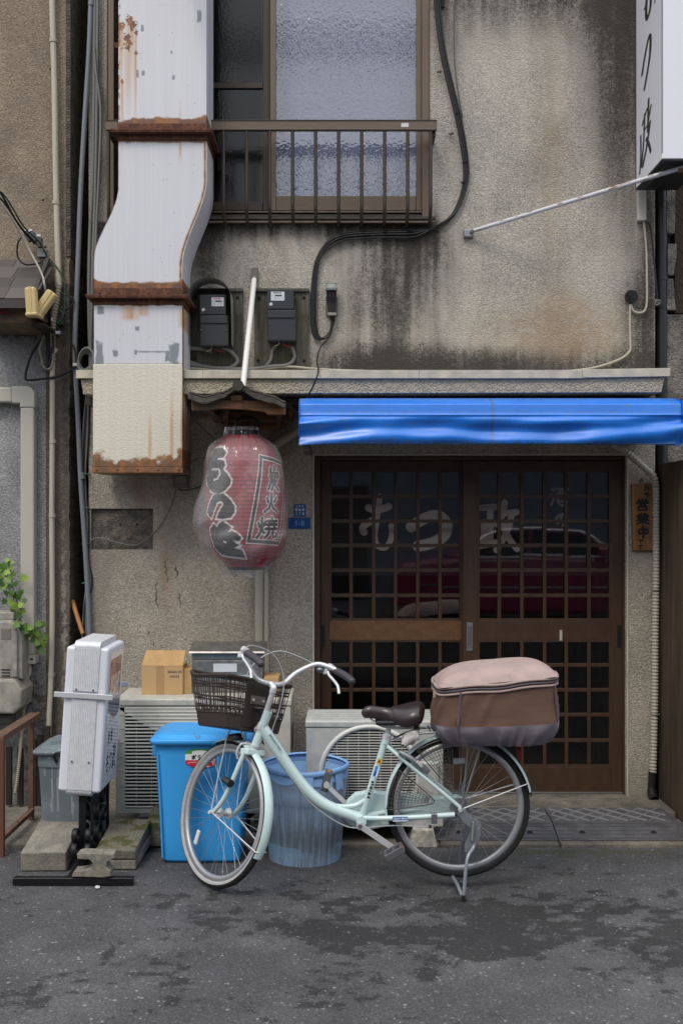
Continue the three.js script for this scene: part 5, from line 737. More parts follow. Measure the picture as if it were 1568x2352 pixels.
  const bdg = [[72, 1700, 1850, 0x28221e], [86, 1688, 1850, 0x231e1b], [40, 1720, 1850, 0x2f2822], [14, 1716, 1850, 0x241f1c], [102, 1668, 1850, 0x2b2521]]; bdg.forEach(([p, q0, q1, c2], i) => single('dark_plank', pbx(p, q0, p + 13, q1, 0.05 + 0.01 * i, 0.075 + 0.01 * i, 0.003), mat(c2, 0.9, { bumpMap: rep(T.lump, 0.1, 0.5), bumpScale: 0.003 }), ['short dark plank standing at the wall behind the iron stand, second from the right pair', 'dark plank by the wall just left of the tallest one', 'dark plank behind the iron stand in the middle of the row', 'dark plank nearest the left edge behind the iron stand', 'tallest dark plank leaning by the foot of the left wall'][i], 'plank', 'dark planks at the left wall'));
  single('broom_handle', cyl(P(167, 1380, -0.05), P(191, 1456, 0.05), 0.015, 0.013, 12), mat(0x9a6c3a, 0.55), 'light brown wooden handle sticking out of the gap above the sign', 'handle');
  // drop wires and connectors
  const w = thing('drop_wires', 'tangle of black, green and white drop wires on the left wall', 'wires'), W = (pts, r, m) => mesh('wire', tube(pts.map(([a, b, z = 0.06]) => P(a, b, z)), r, 6), m, w), gn = mat(0x1f4a38, 0.5), wh = mat(0xb3aea2, 0.6);
  W([[-30, 420, 0.6], [0, 440, 0.5], [40, 510, 0.3], [70, 545, 0.12], [95, 570]], 0.006, M.blackcable); W([[-30, 430, 0.6], [10, 465, 0.5], [50, 525, 0.25], [80, 560, 0.12]], 0.006, M.blackcable); W([[-30, 425, 0.6], [10, 448, 0.5], [55, 520, 0.25], [90, 555, 0.12], [110, 590], [128, 610], [146, 640], [150, 690], [144, 730], [118, 745], [112, 750]], 0.005, gn); W([[-30, 440, 0.6], [20, 490, 0.45], [60, 560, 0.3], [95, 625, 0.3], [104, 660, 0.3], [105, 700, 0.2]], 0.006, wh);
  W([[50, 545, 0.2], [42, 560, 0.2], [42, 590, 0.16], [60, 608, 0.15], [96, 604]], 0.005, M.blackcable); W([[96, 600], [104, 640, 0.2], [112, 700, 0.2], [116, 760], [112, 800], [108, 840], [96, 830], [92, 810]], 0.008, M.blackcable); W([[118, 745], [120, 790], [122, 830], [114, 848], [100, 838], [92, 800], [104, 770]], 0.009, mat(0x8f8a7c, 0.6)); W([[120, 735], [122, 790], [118, 826], [108, 846]], 0.011, M.black);
  W([[106, 770], [76, 810], [62, 850], [60, 872], [70, 873], [120, 868], [150, 858], [178, 840]], 0.0075, M.blackcable); W([[118, 735], [140, 760], [155, 775], [172, 800], [176, 836]], 0.005, M.blackcable); W([[130, 670], [160, 680], [170, 690], [158, 708], [130, 706], [112, 716]], 0.005, M.blackcable); W([[122, 745], [140, 738], [146, 722], [136, 712]], 0.004, gn); W([[96, 760], [84, 800], [90, 830], [76, 900], [82, 930], [86, 960]], 0.004, M.greycable); W([[100, 712], [110, 726], [100, 738], [118, 742], [96, 748], [112, 720]], 0.006, M.blackcable);
  const cn = mat(0x3a3d40, 0.5), cw = mat(0xc6c9cc, 0.4); for (const [a, b, r] of [[66, 545, 0.5], [79, 545, 0.4], [93, 558, 0]]) { mesh('connector', bx(-0.014, 0.014, -0.03, 0.03, -0.014, 0.014, 0.006).rotateZ(r).translate(X(a, 0.07), Y(b, 0.07), 0.07), cn, w); mesh('connector_cap', bx(-0.013, 0.013, 0.031, 0.045, -0.012, 0.012, 0.004).rotateZ(r).translate(X(a - 2, 0.07), Y(b - 1, 0.07), 0.07), cw, w); }
  mesh('wall_plate', pbx(86, 572, 106, 590, 0.002, 0.02, 0.002), M.dullsteel, w); for (const [a, b] of [[118, 735], [134, 764], [174, 838]]) mesh('white_tip', bx(-0.014, 0.014, -0.009, 0.009, -0.01, 0.01, 0.003).translate(X(a, 0.07), Y(b, 0.07), 0.07), cw, w);
  mesh('bracket', pbx(132, 708, 146, 746, 0.0, 0.03, 0.003), mat(0x4a4843, 0.7), w);
  settle(w);
  const ym = mat(0xc0ab77, 0.5); [[74, 694, 0.06, 'upright cream plastic terminal cover under the small roof'], [104, 698, -0.62, 'tilted cream plastic terminal cover hanging beside the conduit']].forEach(([a, b, r, lab], i) => { const t = thing('terminal_cover', lab, 'terminal cover', undefined), g = (x0, x1, y0, y1, z0, z1) => bx(x0, x1, y0, y1, z0, z1, 0.012, 3).rotateZ(r).translate(X(a, 0.52 - i * 0.06), Y(b, 0.52 - i * 0.06), 0.52 - i * 0.06); mesh('cover', g(-0.03, 0.03, -0.07, 0.08, -0.03, 0.03), ym, t); mesh('seam', g(-0.006, 0.006, -0.075, 0.082, 0.0302, 0.034), ym, t); mesh('skirt', g(-0.034, 0.034, -0.085, -0.06, -0.032, 0.035), ym, t); settle(t); });
  // climbing ivy
  const iv = thing('ivy_plant', 'bright green ivy vine trailing over the heater and pipe cover', 'plant'), lm = [0x6f8f2e, 0x4f7426, 0x365b20, 0x86a63c].map((cc) => phy(cc, 0.6, { transmission: 0.18, thickness: 0, side: THREE.DoubleSide }));
  const lf = new THREE.ShapeGeometry(new THREE.Shape([[0, -0.5], [0.2, -0.42], [0.5, -0.3], [0.34, -0.02], [0.46, 0.22], [0.18, 0.2], [0, 0.55], [-0.18, 0.2], [-0.46, 0.22], [-0.34, -0.02], [-0.5, -0.3], [-0.2, -0.42]].map(([a, b]) => new THREE.Vector2(a, b)))); { const p = lf.attributes.position; for (let i = 0; i < p.count; i++) p.setZ(i, -0.35 * Math.abs(p.getX(i)) + 0.1 * p.getY(i)); lf.computeVertexNormals(); }
  const vine = [[-10, 1300], [10, 1330], [20, 1290], [30, 1340], [34, 1390], [40, 1430], [56, 1450], [76, 1465], [92, 1480], [100, 1470]], vine2 = [[4, 1340], [28, 1360], [44, 1390], [52, 1420]];
  for (const q of [vine, vine2, [[90, 1440], [84, 1450], [76, 1465]], [[18, 1285], [22, 1310], [14, 1330]]]) mesh('stem', tube(q.map(([a, b], i) => P(a, b, 0.12 + 0.02 * Math.sin(i * 2))), 0.003, 5), mat(0x4a3f28, 0.8), iv);
  const spots = [[8, 1300, 1.3], [2, 1318, 1.4], [20, 1292, 1], [24, 1302, 0.9], [-2, 1335, 1.5], [8, 1345, 1.3], [24, 1345, 1], [18, 1330, 1.2], [55, 1326, 1.35], [30, 1318, 1], [34, 1366, 1.2], [24, 1362, 1.1], [50, 1360, 1], [12, 1362, 1.1], [46, 1388, 1.2], [34, 1392, 1.3], [30, 1400, 1], [52, 1402, 1.1], [44, 1412, 1.2], [28, 1380, 1], [38, 1432, 1.4], [46, 1440, 1.3], [58, 1436, 1], [62, 1446, 1.2], [70, 1452, 1.1], [78, 1448, 1.2], [82, 1462, 1.1], [90, 1455, 1.1], [96, 1470, 1], [86, 1474, 1.1], [102, 1462, 1.2], [106, 1466, 1], [92, 1430, 1.2], [98, 1434, 1], [86, 1432, 0.9], [76, 1470, 1], [90, 1486, 1], [96, 1494, 1.1], [70, 1440, 1], [36, 1340, 1], [10, 1380, 1], [18, 1285, 0.8], [0, 1302, 1.2], [14, 1312, 1.1], [-8, 1318, 1.3], [28, 1290, 0.7], [56, 1378, 0.9], [64, 1460, 1], [100, 1482, 0.9], [44, 1372, 0.9]];
  spots.forEach(([a, b, sc], i) => { const l = mesh('leaf', lf, lm[Math.min(3, Math.floor(rnd() * 4 * (b > 1400 ? 0.72 : 1) + (b < 1340 ? 0.4 : 0)))], iv); const zz = 0.13 + rr(0, 0.06) + (a < 40 && b > 1380 ? 0.09 : 0); l.position.copy(P(a + rr(-2, 2), b, zz)); l.scale.setScalar(0.042 * sc); l.rotation.set(rr(-0.7, 0.3), rr(-0.6, 0.6), rr(-1.2, 1.2)); });
  settle(iv);
}
// ---------- outdoor air-conditioner units ----------
{
  const shell = (c) => mat(0xffffff, 0.5, { map: rep(tone(c, 0.04, 0.06, 0.1, 401), 0.5) });
  { // left unit: rectangular louvre
    const A = thing('air_conditioner', 'large beige air conditioner unit with louvred front behind the lidded bin', 'air conditioner', undefined), x0 = -1.262, x1 = -0.285, y0 = 0.1, y1 = 0.745, z0 = 0.16, z1 = 0.55, m = shell(0xb4b3a8);
    const gx0 = X(288, z1), gx1 = -0.52, gy0 = Y(1857, z1), gy1 = Y(1614, z1);
    mesh('top_panel', bx(x0 - 0.006, x1 + 0.006, y1 - 0.045, y1, z0, z1 + 0.006, 0.012), m, A);
    mesh('front_panel', prism([[x0, y0], [x1, y0], [x1, y1 - 0.046], [x0, y1 - 0.046]], z1 - 0.03, z1, 0.004, [[[gx0, gy0], [gx1, gy0], [gx1, gy1], [gx0, gy1]]]), m, A);
    mesh('side_panel', bx(x0, x0 + 0.012, y0, y1 - 0.046, z0, z1 - 0.031), m, A); mesh('side_panel', bx(x1 - 0.012, x1, y0, y1 - 0.046, z0, z1 - 0.031), m, A); mesh('back_panel', bx(x0 + 0.0125, x1 - 0.0125, y0, y1 - 0.046, z0, z0 + 0.012), m, A); mesh('bottom_panel', bx(x0 + 0.0125, x1 - 0.0125, y0, y0 + 0.02, z0 + 0.0125, z1 - 0.031), m, A);
    const cx = gx0 + 0.42, cy = (gy0 + gy1) / 2 - 0.01; mesh('fan_shroud', prism([[gx0 - 0.01, gy0 - 0.01], [gx1 + 0.01, gy0 - 0.01], [gx1 + 0.01, gy1 + 0.01], [gx0 - 0.01, gy1 + 0.01]], z1 - 0.07, z1 - 0.06, 0, [Array.from({ length: 40 }, (_, i) => [cx + 0.28 * Math.cos(i / 40 * 2 * Math.PI), cy + 0.27 * Math.sin(i / 40 * 2 * Math.PI)])]), mat(0x2f2f2e, 0.7), A);
    for (let i = 0; i < 4; i++) mesh('fan_blade', grid(6, 6, (u, v) => { const a = i * Math.PI / 2 + u * 1.0, r = 0.05 + 0.2 * v; return [cx + r * Math.cos(a), cy + r * Math.sin(a), z1 - 0.15 + 0.08 * u]; }), mat(0x2c2c2e, 0.5), A); mesh('fan_hub', cyl(V(cx, cy, z1 - 0.2), V(cx, cy, z1 - 0.07), 0.06, 0.06, 20), mat(0x2c2c2e, 0.5), A);
    const lv = mat(0xcbc9be, 0.5), sl = bx(gx0 + 0.0005, gx1, -0.0044, 0.0044, -0.006, 0.006, 0.002), n = 30; for (let i = 0; i < n; i++) { const o = mesh('louvre', sl, lv, A); o.position.set(0, gy0 + (i + 0.5) * (gy1 - gy0) / n, z1 - 0.004); }
    for (let i = 0; i < 8; i++) mesh('louvre_stay', bx(gx0 + 0.06 + i * 0.085 - 0.002, gx0 + 0.06 + i * 0.085 + 0.002, gy0, gy1, z1 - 0.018, z1 - 0.012), m, A);
    for (let i = 0; i < 6; i++) mesh('side_vent', pbx(276, 1640 + i * 32, 284, 1643 + i * 32, z1, z1 + 0.003, 0.001), m, A);
    mesh('foot', bx(x0 + 0.14, x0 + 0.2, 0.07, y0, z0, z1 + 0.06), M.dullsteel, A); mesh('foot', bx(x1 - 0.2, x1 - 0.14, 0.07, y0, z0, z1 + 0.06), M.dullsteel, A);
    mesh('rating_label', pbx(690 - 44, 1700, 690 - 30, 1780, z1 + 0.0005, z1 + 0.001), mat(0xb9b9b2, 0.5), A);
    mesh('side_vent', bx(x1 + 0.0005, x1 + 0.003, 0.42, 0.56, z0 + 0.1, z0 + 0.25), mat(0x55554f, 0.6), A);
    settle(A);
  }
  { // right unit: round grille
    const A = thing('air_conditioner', 'grey-white air conditioner unit with round fan grille behind the bicycle', 'air conditioner'), z1 = 0.8, z0 = 0.45, x0 = X(703, z1), x1 = X(1017, z1), y0 = 0.1, y1 = Y(1655, z1), m = shell(0xaeb0ac);
    const cx = X(848, z1), cy = Y(1781, z1), R = 0.258; const circ = (r, n = 56) => Array.from({ length: n }, (_, i) => [cx + r * Math.cos(i / n * 2 * Math.PI), cy + r * Math.sin(i / n * 2 * Math.PI)]);
    mesh('front_panel', prism([[x0, y0], [x1, y0], [x1, y1 - 0.041], [x0, y1 - 0.041]], z1 - 0.03, z1, 0.004, [circ(R)]), m, A);
    mesh('top_panel', bx(x0 - 0.005, x1 + 0.005, y1 - 0.04, y1, z0, z1 + 0.005, 0.012), m, A); for (let i = 0; i < 5; i++) mesh('top_rib', bx(x0 + 0.05, x1 - 0.05, y1 + 0.0002, y1 + 0.004, z0 + 0.04 + i * 0.06, z0 + 0.05 + i * 0.06, 0.001), m, A);
    for (const [a, b] of [[x0, x0 + 0.012], [x1 - 0.012, x1]]) mesh('side_panel', bx(a, b, y0, y1 - 0.041, z0, z1 - 0.031), m, A); mesh('back_panel', bx(x0 + 0.0125, x1 - 0.0125, y0, y1 - 0.041, z0, z0 + 0.012), mat(0x161617, 0.8), A); mesh('bottom_panel', bx(x0 + 0.0125, x1 - 0.0125, y0, y0 + 0.02, z0 + 0.0125, z1 - 0.031), m, A);
    mesh('grille_ring', new THREE.TorusGeometry(R + 0.004, 0.013, 10, 64).translate(cx, cy, z1 + 0.002), mat(0xc9cac5, 0.45), A);
    const bm = mat(0xc4c5c0, 0.45); for (let i = -17; i <= 17; i++) { const y = i * 0.0145, w = Math.sqrt(R * R - y * y); if (w > 0.03) mesh('grille_bar', bx(cx - w, cx + w, cy + y - 0.0024, cy + y + 0.0024, z1 - 0.003, z1 + 0.003), bm, A); }
    for (let i = -4; i <= 4; i++) { const x = i * 0.058, h = Math.sqrt(R * R - x * x); mesh('grille_stay', bx(cx + x - 0.0018, cx + x + 0.0018, cy - h, cy + h, z1 - 0.011, z1 - 0.0035), bm, A); }
    for (let i = 0; i < 4; i++) mesh('fan_blade', grid(6, 6, (u, v) => { const a = 0.5 + i * Math.PI / 2 + u * 1.0, r = 0.05 + 0.18 * v; return [cx + r * Math.cos(a), cy + r * Math.sin(a), z1 - 0.14 + 0.07 * u]; }), mat(0x1f2022, 0.5), A); mesh('fan_hub', cyl(V(cx, cy, z1 - 0.18), V(cx, cy, z1 - 0.06), 0.055, 0.055, 20), mat(0x1f2022, 0.5), A);
    mesh('drain_foot', pbx(960, 1660 + 90, 1008, 1862, z1 + 0.0005, z1 + 0.03, 0.02), m, A);
    settle(A);
    for (const [p, lab] of [[972, 'dirty white plastic block under the right foot of the fan unit'], [735, 'dirty white plastic block under the left foot of the fan unit']]) { const zc = 0.7; single('plinth_block', (() => { const g = new RoundedBoxGeometry(0.15, 0.1, 0.3, 2, 0.008), q = g.attributes.position; for (let i = 0; i < q.count; i++) { const f = 0.72 + 0.28 * (0.5 - q.getY(i) / 0.1); q.setX(i, q.getX(i) * f); } g.computeVertexNormals(); return boxUV(g).translate(X(p, 0.85), 0.0495 + (p > 800 ? 0.0005 : 0.013), zc); })(), mat(0xffffff, 0.7, { map: rep(tone(0xb3afa4, 0.05, 0.3, 0.3, 405), 0.2) }), lab, 'plinth block'); }
  }
}
// ---------- mailbox and cartons on the left unit ----------
{
  const z0 = 0.2, z1 = 0.36, by = 0.746, m = mat(0xffffff, 0.42, { metalness: 0.75, map: rep(tone(0x8d8c88, 0.04, 0.1, 0.2, 411), 0.3) }), B = thing('letter_box', 'stainless steel letter box with a torn white label, standing on the unit', 'letter box');
  const x0 = X(441, z1), x1 = X(603, z1), yt = Y(1500, z1); mesh('body', bx(x0, x1, by, yt, z0, z1, 0.003), m, B); mesh('upper_flap', bx(x0 + 0.018, x1 - 0.018, Y(1514, z1), yt - 0.004, z1 + 0.0005, z1 + 0.005, 0.002), mat(0x7b8488, 0.4, { metalness: 0.6 }), B); mesh('front_door', bx(x0 + 0.018, x1 - 0.018, by + 0.012, Y(1517, z1), z1 + 0.0005, z1 + 0.006, 0.002), m, B);
  mesh('lid', prism([[z0 - 0.01, yt + 0.05], [z0 + 0.06, yt + 0.045], [z1 + 0.02, yt + 0.012], [z1 + 0.025, yt + 0.003], [z1 - 0.01, yt + 0.001], [z0 - 0.01, yt + 0.001]].map(([a, b]) => [-a, b]), 0, x1 - x0 + 0.03, 0.002).rotateY(Math.PI / 2).translate(x0 - 0.015, 0, 0), m, B);
  mesh('label', pbx(490, 1524, 544, 1543, z1 + 0.0065, z1 + 0.0075), mat(0xc3c8cc, 0.6), B); mesh('sticker', pbx(534, 1550, 580, 1566, z1 + 0.0065, z1 + 0.0073), mat(0x9fb0ba, 0.5), B); settle(B);
  const cm = mat(0xffffff, 0.85, { map: rep(tone(0xb18f60, 0.04, 0.1, 0.08, 415), 0.4) });
  const C = thing('cardboard_box', 'open brown cardboard box with printed numbers beside the letter box', 'cardboard box'), cz = 0.42, cx0 = X(326, cz), cx1 = X(420, cz), ct = Y(1530, cz);
  const tx = lay(ctex(256, 128, (g) => { g.fillStyle = '#b8966a'; g.fillRect(0, 0, 256, 128); g.fillStyle = '#a5835a'; g.fillRect(90, 0, 52, 128); g.fillStyle = '#2c2722'; g.font = 'bold 22px sans-serif'; g.fillText('30449-95', 160, 42); g.fillText('1A024', 172, 68); }), 326, 1530, 420, 1580, cz);
  mesh('front_wall', xyUV(bx(cx0, cx1, by, ct, cz - 0.004, cz)), mat(0xffffff, 0.85, { map: tx }), C); mesh('side_wall', bx(cx0, cx0 + 0.004, by, ct, 0.24, cz - 0.0045), cm, C); mesh('side_wall', bx(cx1 - 0.004, cx1, by, ct, 0.24, cz - 0.0045), cm, C); mesh('rear_wall', bx(cx0 + 0.0045, cx1 - 0.0045, by, ct, 0.24, 0.244), cm, C); mesh('base', bx(cx0 + 0.0045, cx1 - 0.0045, by, by + 0.004, 0.2445, cz - 0.0045), cm, C);
  mesh('flap', (() => { const g = new THREE.BoxGeometry(cx1 - cx0, 0.1, 0.004); g.translate(0, 0.05, 0); const p = g.attributes.position; for (let i = 0; i < p.count; i++) if (p.getY(i) > 0.05) p.setX(i, p.getX(i) * 0.97 + 0.012); g.rotateX(-0.62); return boxUV(g.translate((cx0 + cx1) / 2, ct + 0.001, cz - 0.003)); })(), cm, C);
  settle(C); const C2 = single('cardboard_box', bx(X(421, 0.4), X(440, 0.4), by, Y(1536, 0.4), 0.22, 0.4, 0.002), cm, 'narrow plain brown cardboard carton tucked behind the printed box', 'cardboard box'); C2.name = 'cardboard_box_001';
  single('cardboard_box', bx(X(606, 0.4), X(640, 0.4), by, Y(1556, 0.4), 0.2, 0.4, 0.002), cm, 'small brown carton right of the letter box behind the basket', 'cardboard box');
}
// ---------- bins ----------
{
  // square-sided lidded bin made as a loft of rounded rectangles
  const loft = (x, z, rows, e = 6, n = 64) => grid(n, rows.length - 1, (u, v) => { const r = rows[Math.round(v * (rows.length - 1))], a = u * 2 * Math.PI, c = Math.cos(a), s = Math.sin(a), f = (Math.abs(c) ** e + Math.abs(s) ** e) ** (-1 / e); return [x + r[0] * c * f, r[2], z + r[1] * s * f]; }, true);
  const lidded = (name, label, x, z, w, d, h, m, extra) => {
    const B = thing(name, label, 'bin'); const wb = w * 0.86, db = d * 0.86;
    mesh('body', loft(x, z, [[0, 0, 0.001], [wb - 0.015, db - 0.015, 0.001], [wb, db, 0.02], [wb + (w - wb) * 0.2, db + (d - db) * 0.2, h * 0.22], [wb + (w - wb) * 0.5, db + (d - db) * 0.5, h * 0.5], [w * 0.985, d * 0.985, h * 0.86], [w, d, h * 0.93]], 13), m, B);
    mesh('lid_rim', loft(x, z, [[w + 0.004, d + 0.004, h * 0.93], [w + 0.022, d + 0.022, h * 0.932], [w + 0.024, d + 0.024, h * 0.965], [w + 0.014, d + 0.014, h * 0.972]], 13), m, B);
    mesh('lid', loft(x, z, [[w + 0.014, d + 0.014, h * 0.972], [w - 0.004, d - 0.004, h * 0.975], [w - 0.01, d - 0.01, h * 0.995], [w - 0.03, d - 0.03, h * 1.004], [w * 0.6, d * 0.6, h * 1.012], [0, 0, h * 1.014]], 12), m, B);
    extra?.(B); return settle(B);
  };
  const blue = phy(0x3a9fe6, 0.42, { bumpMap: rep(T.fine, 0.2), bumpScale: 0.0004 });
  const x = X(470, 0.94), z = 0.94;
  lidded('lidded_bin', 'bright blue lidded plastic bin with a white and red label', x, z, 0.232, 0.185, 0.655, blue, (B) => {
    const zl = z + 0.178; mesh('corner_rib', tube([V(x - 0.19, 0.03, z + 0.163), V(x - 0.2, 0.3, z + 0.17), V(x - 0.212, 0.56, z + 0.178)], 0.006, 6), blue, B);
    mesh('side_handle', bx(x - 0.262, x - 0.228, 0.52, 0.61, z - 0.05, z + 0.06, 0.008), blue, B); mesh('side_handle', bx(x + 0.228, x + 0.262, 0.52, 0.61, z - 0.05, z + 0.06, 0.008), blue, B);
    const t = lay(ctex(256, 160, (g) => { g.fillStyle = '#dfe3e2'; g.fillRect(0, 0, 256, 160); g.fillStyle = '#3f9c4a'; g.beginPath(); g.moveTo(0, 46); g.quadraticCurveTo(128, -30, 256, 46); g.lineTo(256, 0); g.lineTo(0, 0); g.fill(); g.fillStyle = '#3f9c4a'; g.fillRect(0, 0, 60, 40); g.fillStyle = '#c22638'; g.fillRect(0, 92, 256, 68); g.strokeStyle = '#e8dede'; g.lineWidth = 4; g.beginPath(); g.moveTo(20, 118); g.quadraticCurveTo(50, 104, 110, 112); g.stroke(); glyph(g, 'po', 56, 48, 40, 40, 9, '#15181a'); glyph(g, 'ri', 104, 48, 34, 40, 9, '#15181a'); glyph(g, 'ha', 148, 48, 40, 38, 9, '#15181a'); glyph(g, 'ke', 192, 50, 36, 38, 8, '#15181a'); g.strokeStyle = '#ffffff'; g.lineWidth = 5; g.strokeRect(176, 104, 66, 40); }), 426, 1720, 494, 1764, 1.12);
    mesh('label', xyUV(prism([[426, 1728], [434, 1722], [460, 1719], [486, 1722], [494, 1728], [494, 1756], [480, 1761], [460, 1764], [440, 1760], [426, 1752]].map(([a, b]) => [X(a, 1.12), Y(b, 1.12)]), 1.1215, 1.1255)), mat(0xffffff, 0.4, { map: t }), B);
    const fl = mat(0x8f9a94, 0.8); for (const [a, b, w, h] of [[444, 1683, 5, 3], [450, 1692, 4, 4], [441, 1699, 6, 3], [456, 1688, 3, 5], [452, 1704, 3, 3]]) mesh('tape_residue', pbx(a, b, a + w, b + h, 1.1255, 1.1262), fl, B);
  });
  const grey = mat(0xffffff, 0.55, { map: (() => { const t = dtex(256, 256, (x2, y2, o) => { const n = fbm(x2 / 26, y2 / 40, 4, 421), sc = fbm(x2 / 3, y2 / 40, 2, 422), f = 0.9 + 0.3 * (n - 0.5); o[0] = 112 * f; o[1] = 124 * f; o[2] = 130 * f; if (sc > 0.73) mixc(o, 170, 176, 178, 0.6); }); return t; })() });
  lidded('lidded_bin', 'scuffed grey lidded bin with a black handle behind the standing sign', X(176, 0.72), 0.72, 0.165, 0.18, 0.545, grey, (B) => { const bxx = X(140, 0.9); mesh('clip_handle', tube([V(bxx - 0.02, 0.47, 0.91), V(bxx - 0.025, 0.515, 0.92), V(bxx + 0.02, 0.525, 0.925), V(bxx + 0.06, 0.525, 0.92)], 0.008, 6), M.black, B); mesh('clip', bx(bxx + 0.0, bxx + 0.05, 0.44, 0.48, 0.885, 0.9, 0.003), grey, B); mesh('side_band', loft(X(176, 0.72), 0.72, [[0.163, 0.178, 0.44], [0.169, 0.184, 0.442], [0.169, 0.184, 0.5], [0.166, 0.181, 0.502]], 8), grey, B); });
  // round open bin, ribbed and stained
  const rt = dtex(512, 256, (x2, y2, o) => { const n = fbm(x2 / 40, y2 / 36, 5, 431), n2 = fbm(x2 / 4, y2 / 70, 4, 432), v = y2 / 256, f = (0.95 + 0.2 * (n - 0.5)) * (v < 0.72 ? 0.94 + 0.12 * Math.max(0, Math.cos(x2 / 512 * 2 * Math.PI * 36)) ** 6 : 1); o[0] = 148 * f; o[1] = 172 * f; o[2] = 198 * f; mixc(o, 86, 94, 100, sst(0.3, 0.85, n2 * 0.6 + 0.1 * fbm(x2 / 12, y2 / 12, 3, 433) + 0.35 * Math.exp(-(((v - 0.3) / 0.22) ** 2)) + 0.1 * (n - 0.5)) * 0.85); if (v < 0.22) mixc(o, 122, 158, 186, sst(0.5, 0.62, n) * 0.7); });
  const rm = mat(0xffffff, 0.6, { map: rt }), cx = X(700, 0.98), cz = 0.98, R = thing('round_bin', 'round open blue bin with a torn rim and dark stains', 'bin');
  const wob = (a) => 1 + 0.012 * Math.sin(2 * a + 0.5);
  mesh('body', grid(144, 24, (u, v) => { const a = u * 2 * Math.PI, r = (0.185 + 0.03 * v + (v > 0.74 ? 0.004 : 0)) * wob(a) - (v < 0.72 ? 0.004 * Math.max(0, Math.cos(a * 36)) ** 6 : 0); return [cx + r * Math.cos(a), 0.001 + 0.43 * v, cz + r * Math.sin(a)]; }, true), rm, R);
  mesh('inner_wall', grid(64, 6, (u, v) => { const a = u * 2 * Math.PI, r = (0.18 + 0.031 * v) * wob(a); return [cx + r * Math.cos(a), 0.006 + 0.44 * v, cz + r * Math.sin(a)]; }, true), mat(0x8fb6de, 0.6), R);
  mesh('rim', grid(120, 10, (u, v) => { const a = u * 2 * Math.PI, b = -v * Math.PI * 1.35 + 2.6, r = (0.22 + 0.011 * Math.cos(b)) * wob(a); return [cx + r * Math.cos(a), 0.474 + 0.015 * Math.sin(b) + 0.004 * Math.sin(3 * a), cz + r * Math.sin(a)]; }, true), mat(0x7ba4d6, 0.55), R);
  mesh('collar', grid(120, 6, (u, v) => { const a = u * 2 * Math.PI, torn = 0.02 * vn(a * 9, 3, 441) + (a > 1.0 && a < 1.5 ? 0.02 : 0), r = (0.2165 + 0.006 * (1 - v)) * wob(a); return [cx + r * Math.cos(a), 0.474 - 0.008 - (0.032 + torn) * (1 - v), cz + r * Math.sin(a)]; }, true), mat(0x85addb, 0.6), R);
  mesh('base', new THREE.CircleGeometry(0.182, 40).rotateX(-Math.PI / 2).translate(cx, 0.004, cz), rm, R);
  for (const [a0, a1, dy] of [[0.55, 0.8, 0.1], [0.9, 1.05, 0.075], [1.35, 1.6, 0.07]]) mesh('torn_flap', grid(8, 4, (u, v) => { const a = a0 + (a1 - a0) * u, r = 0.228 + 0.006 * v; return [cx + r * Math.cos(a), 0.465 - v * dy * (0.7 + 0.3 * vn(u * 5, a0 * 10, 7)), cz + r * Math.sin(a)]; }), mat(0x86aedd, 0.6), R);
  settle(R);
}
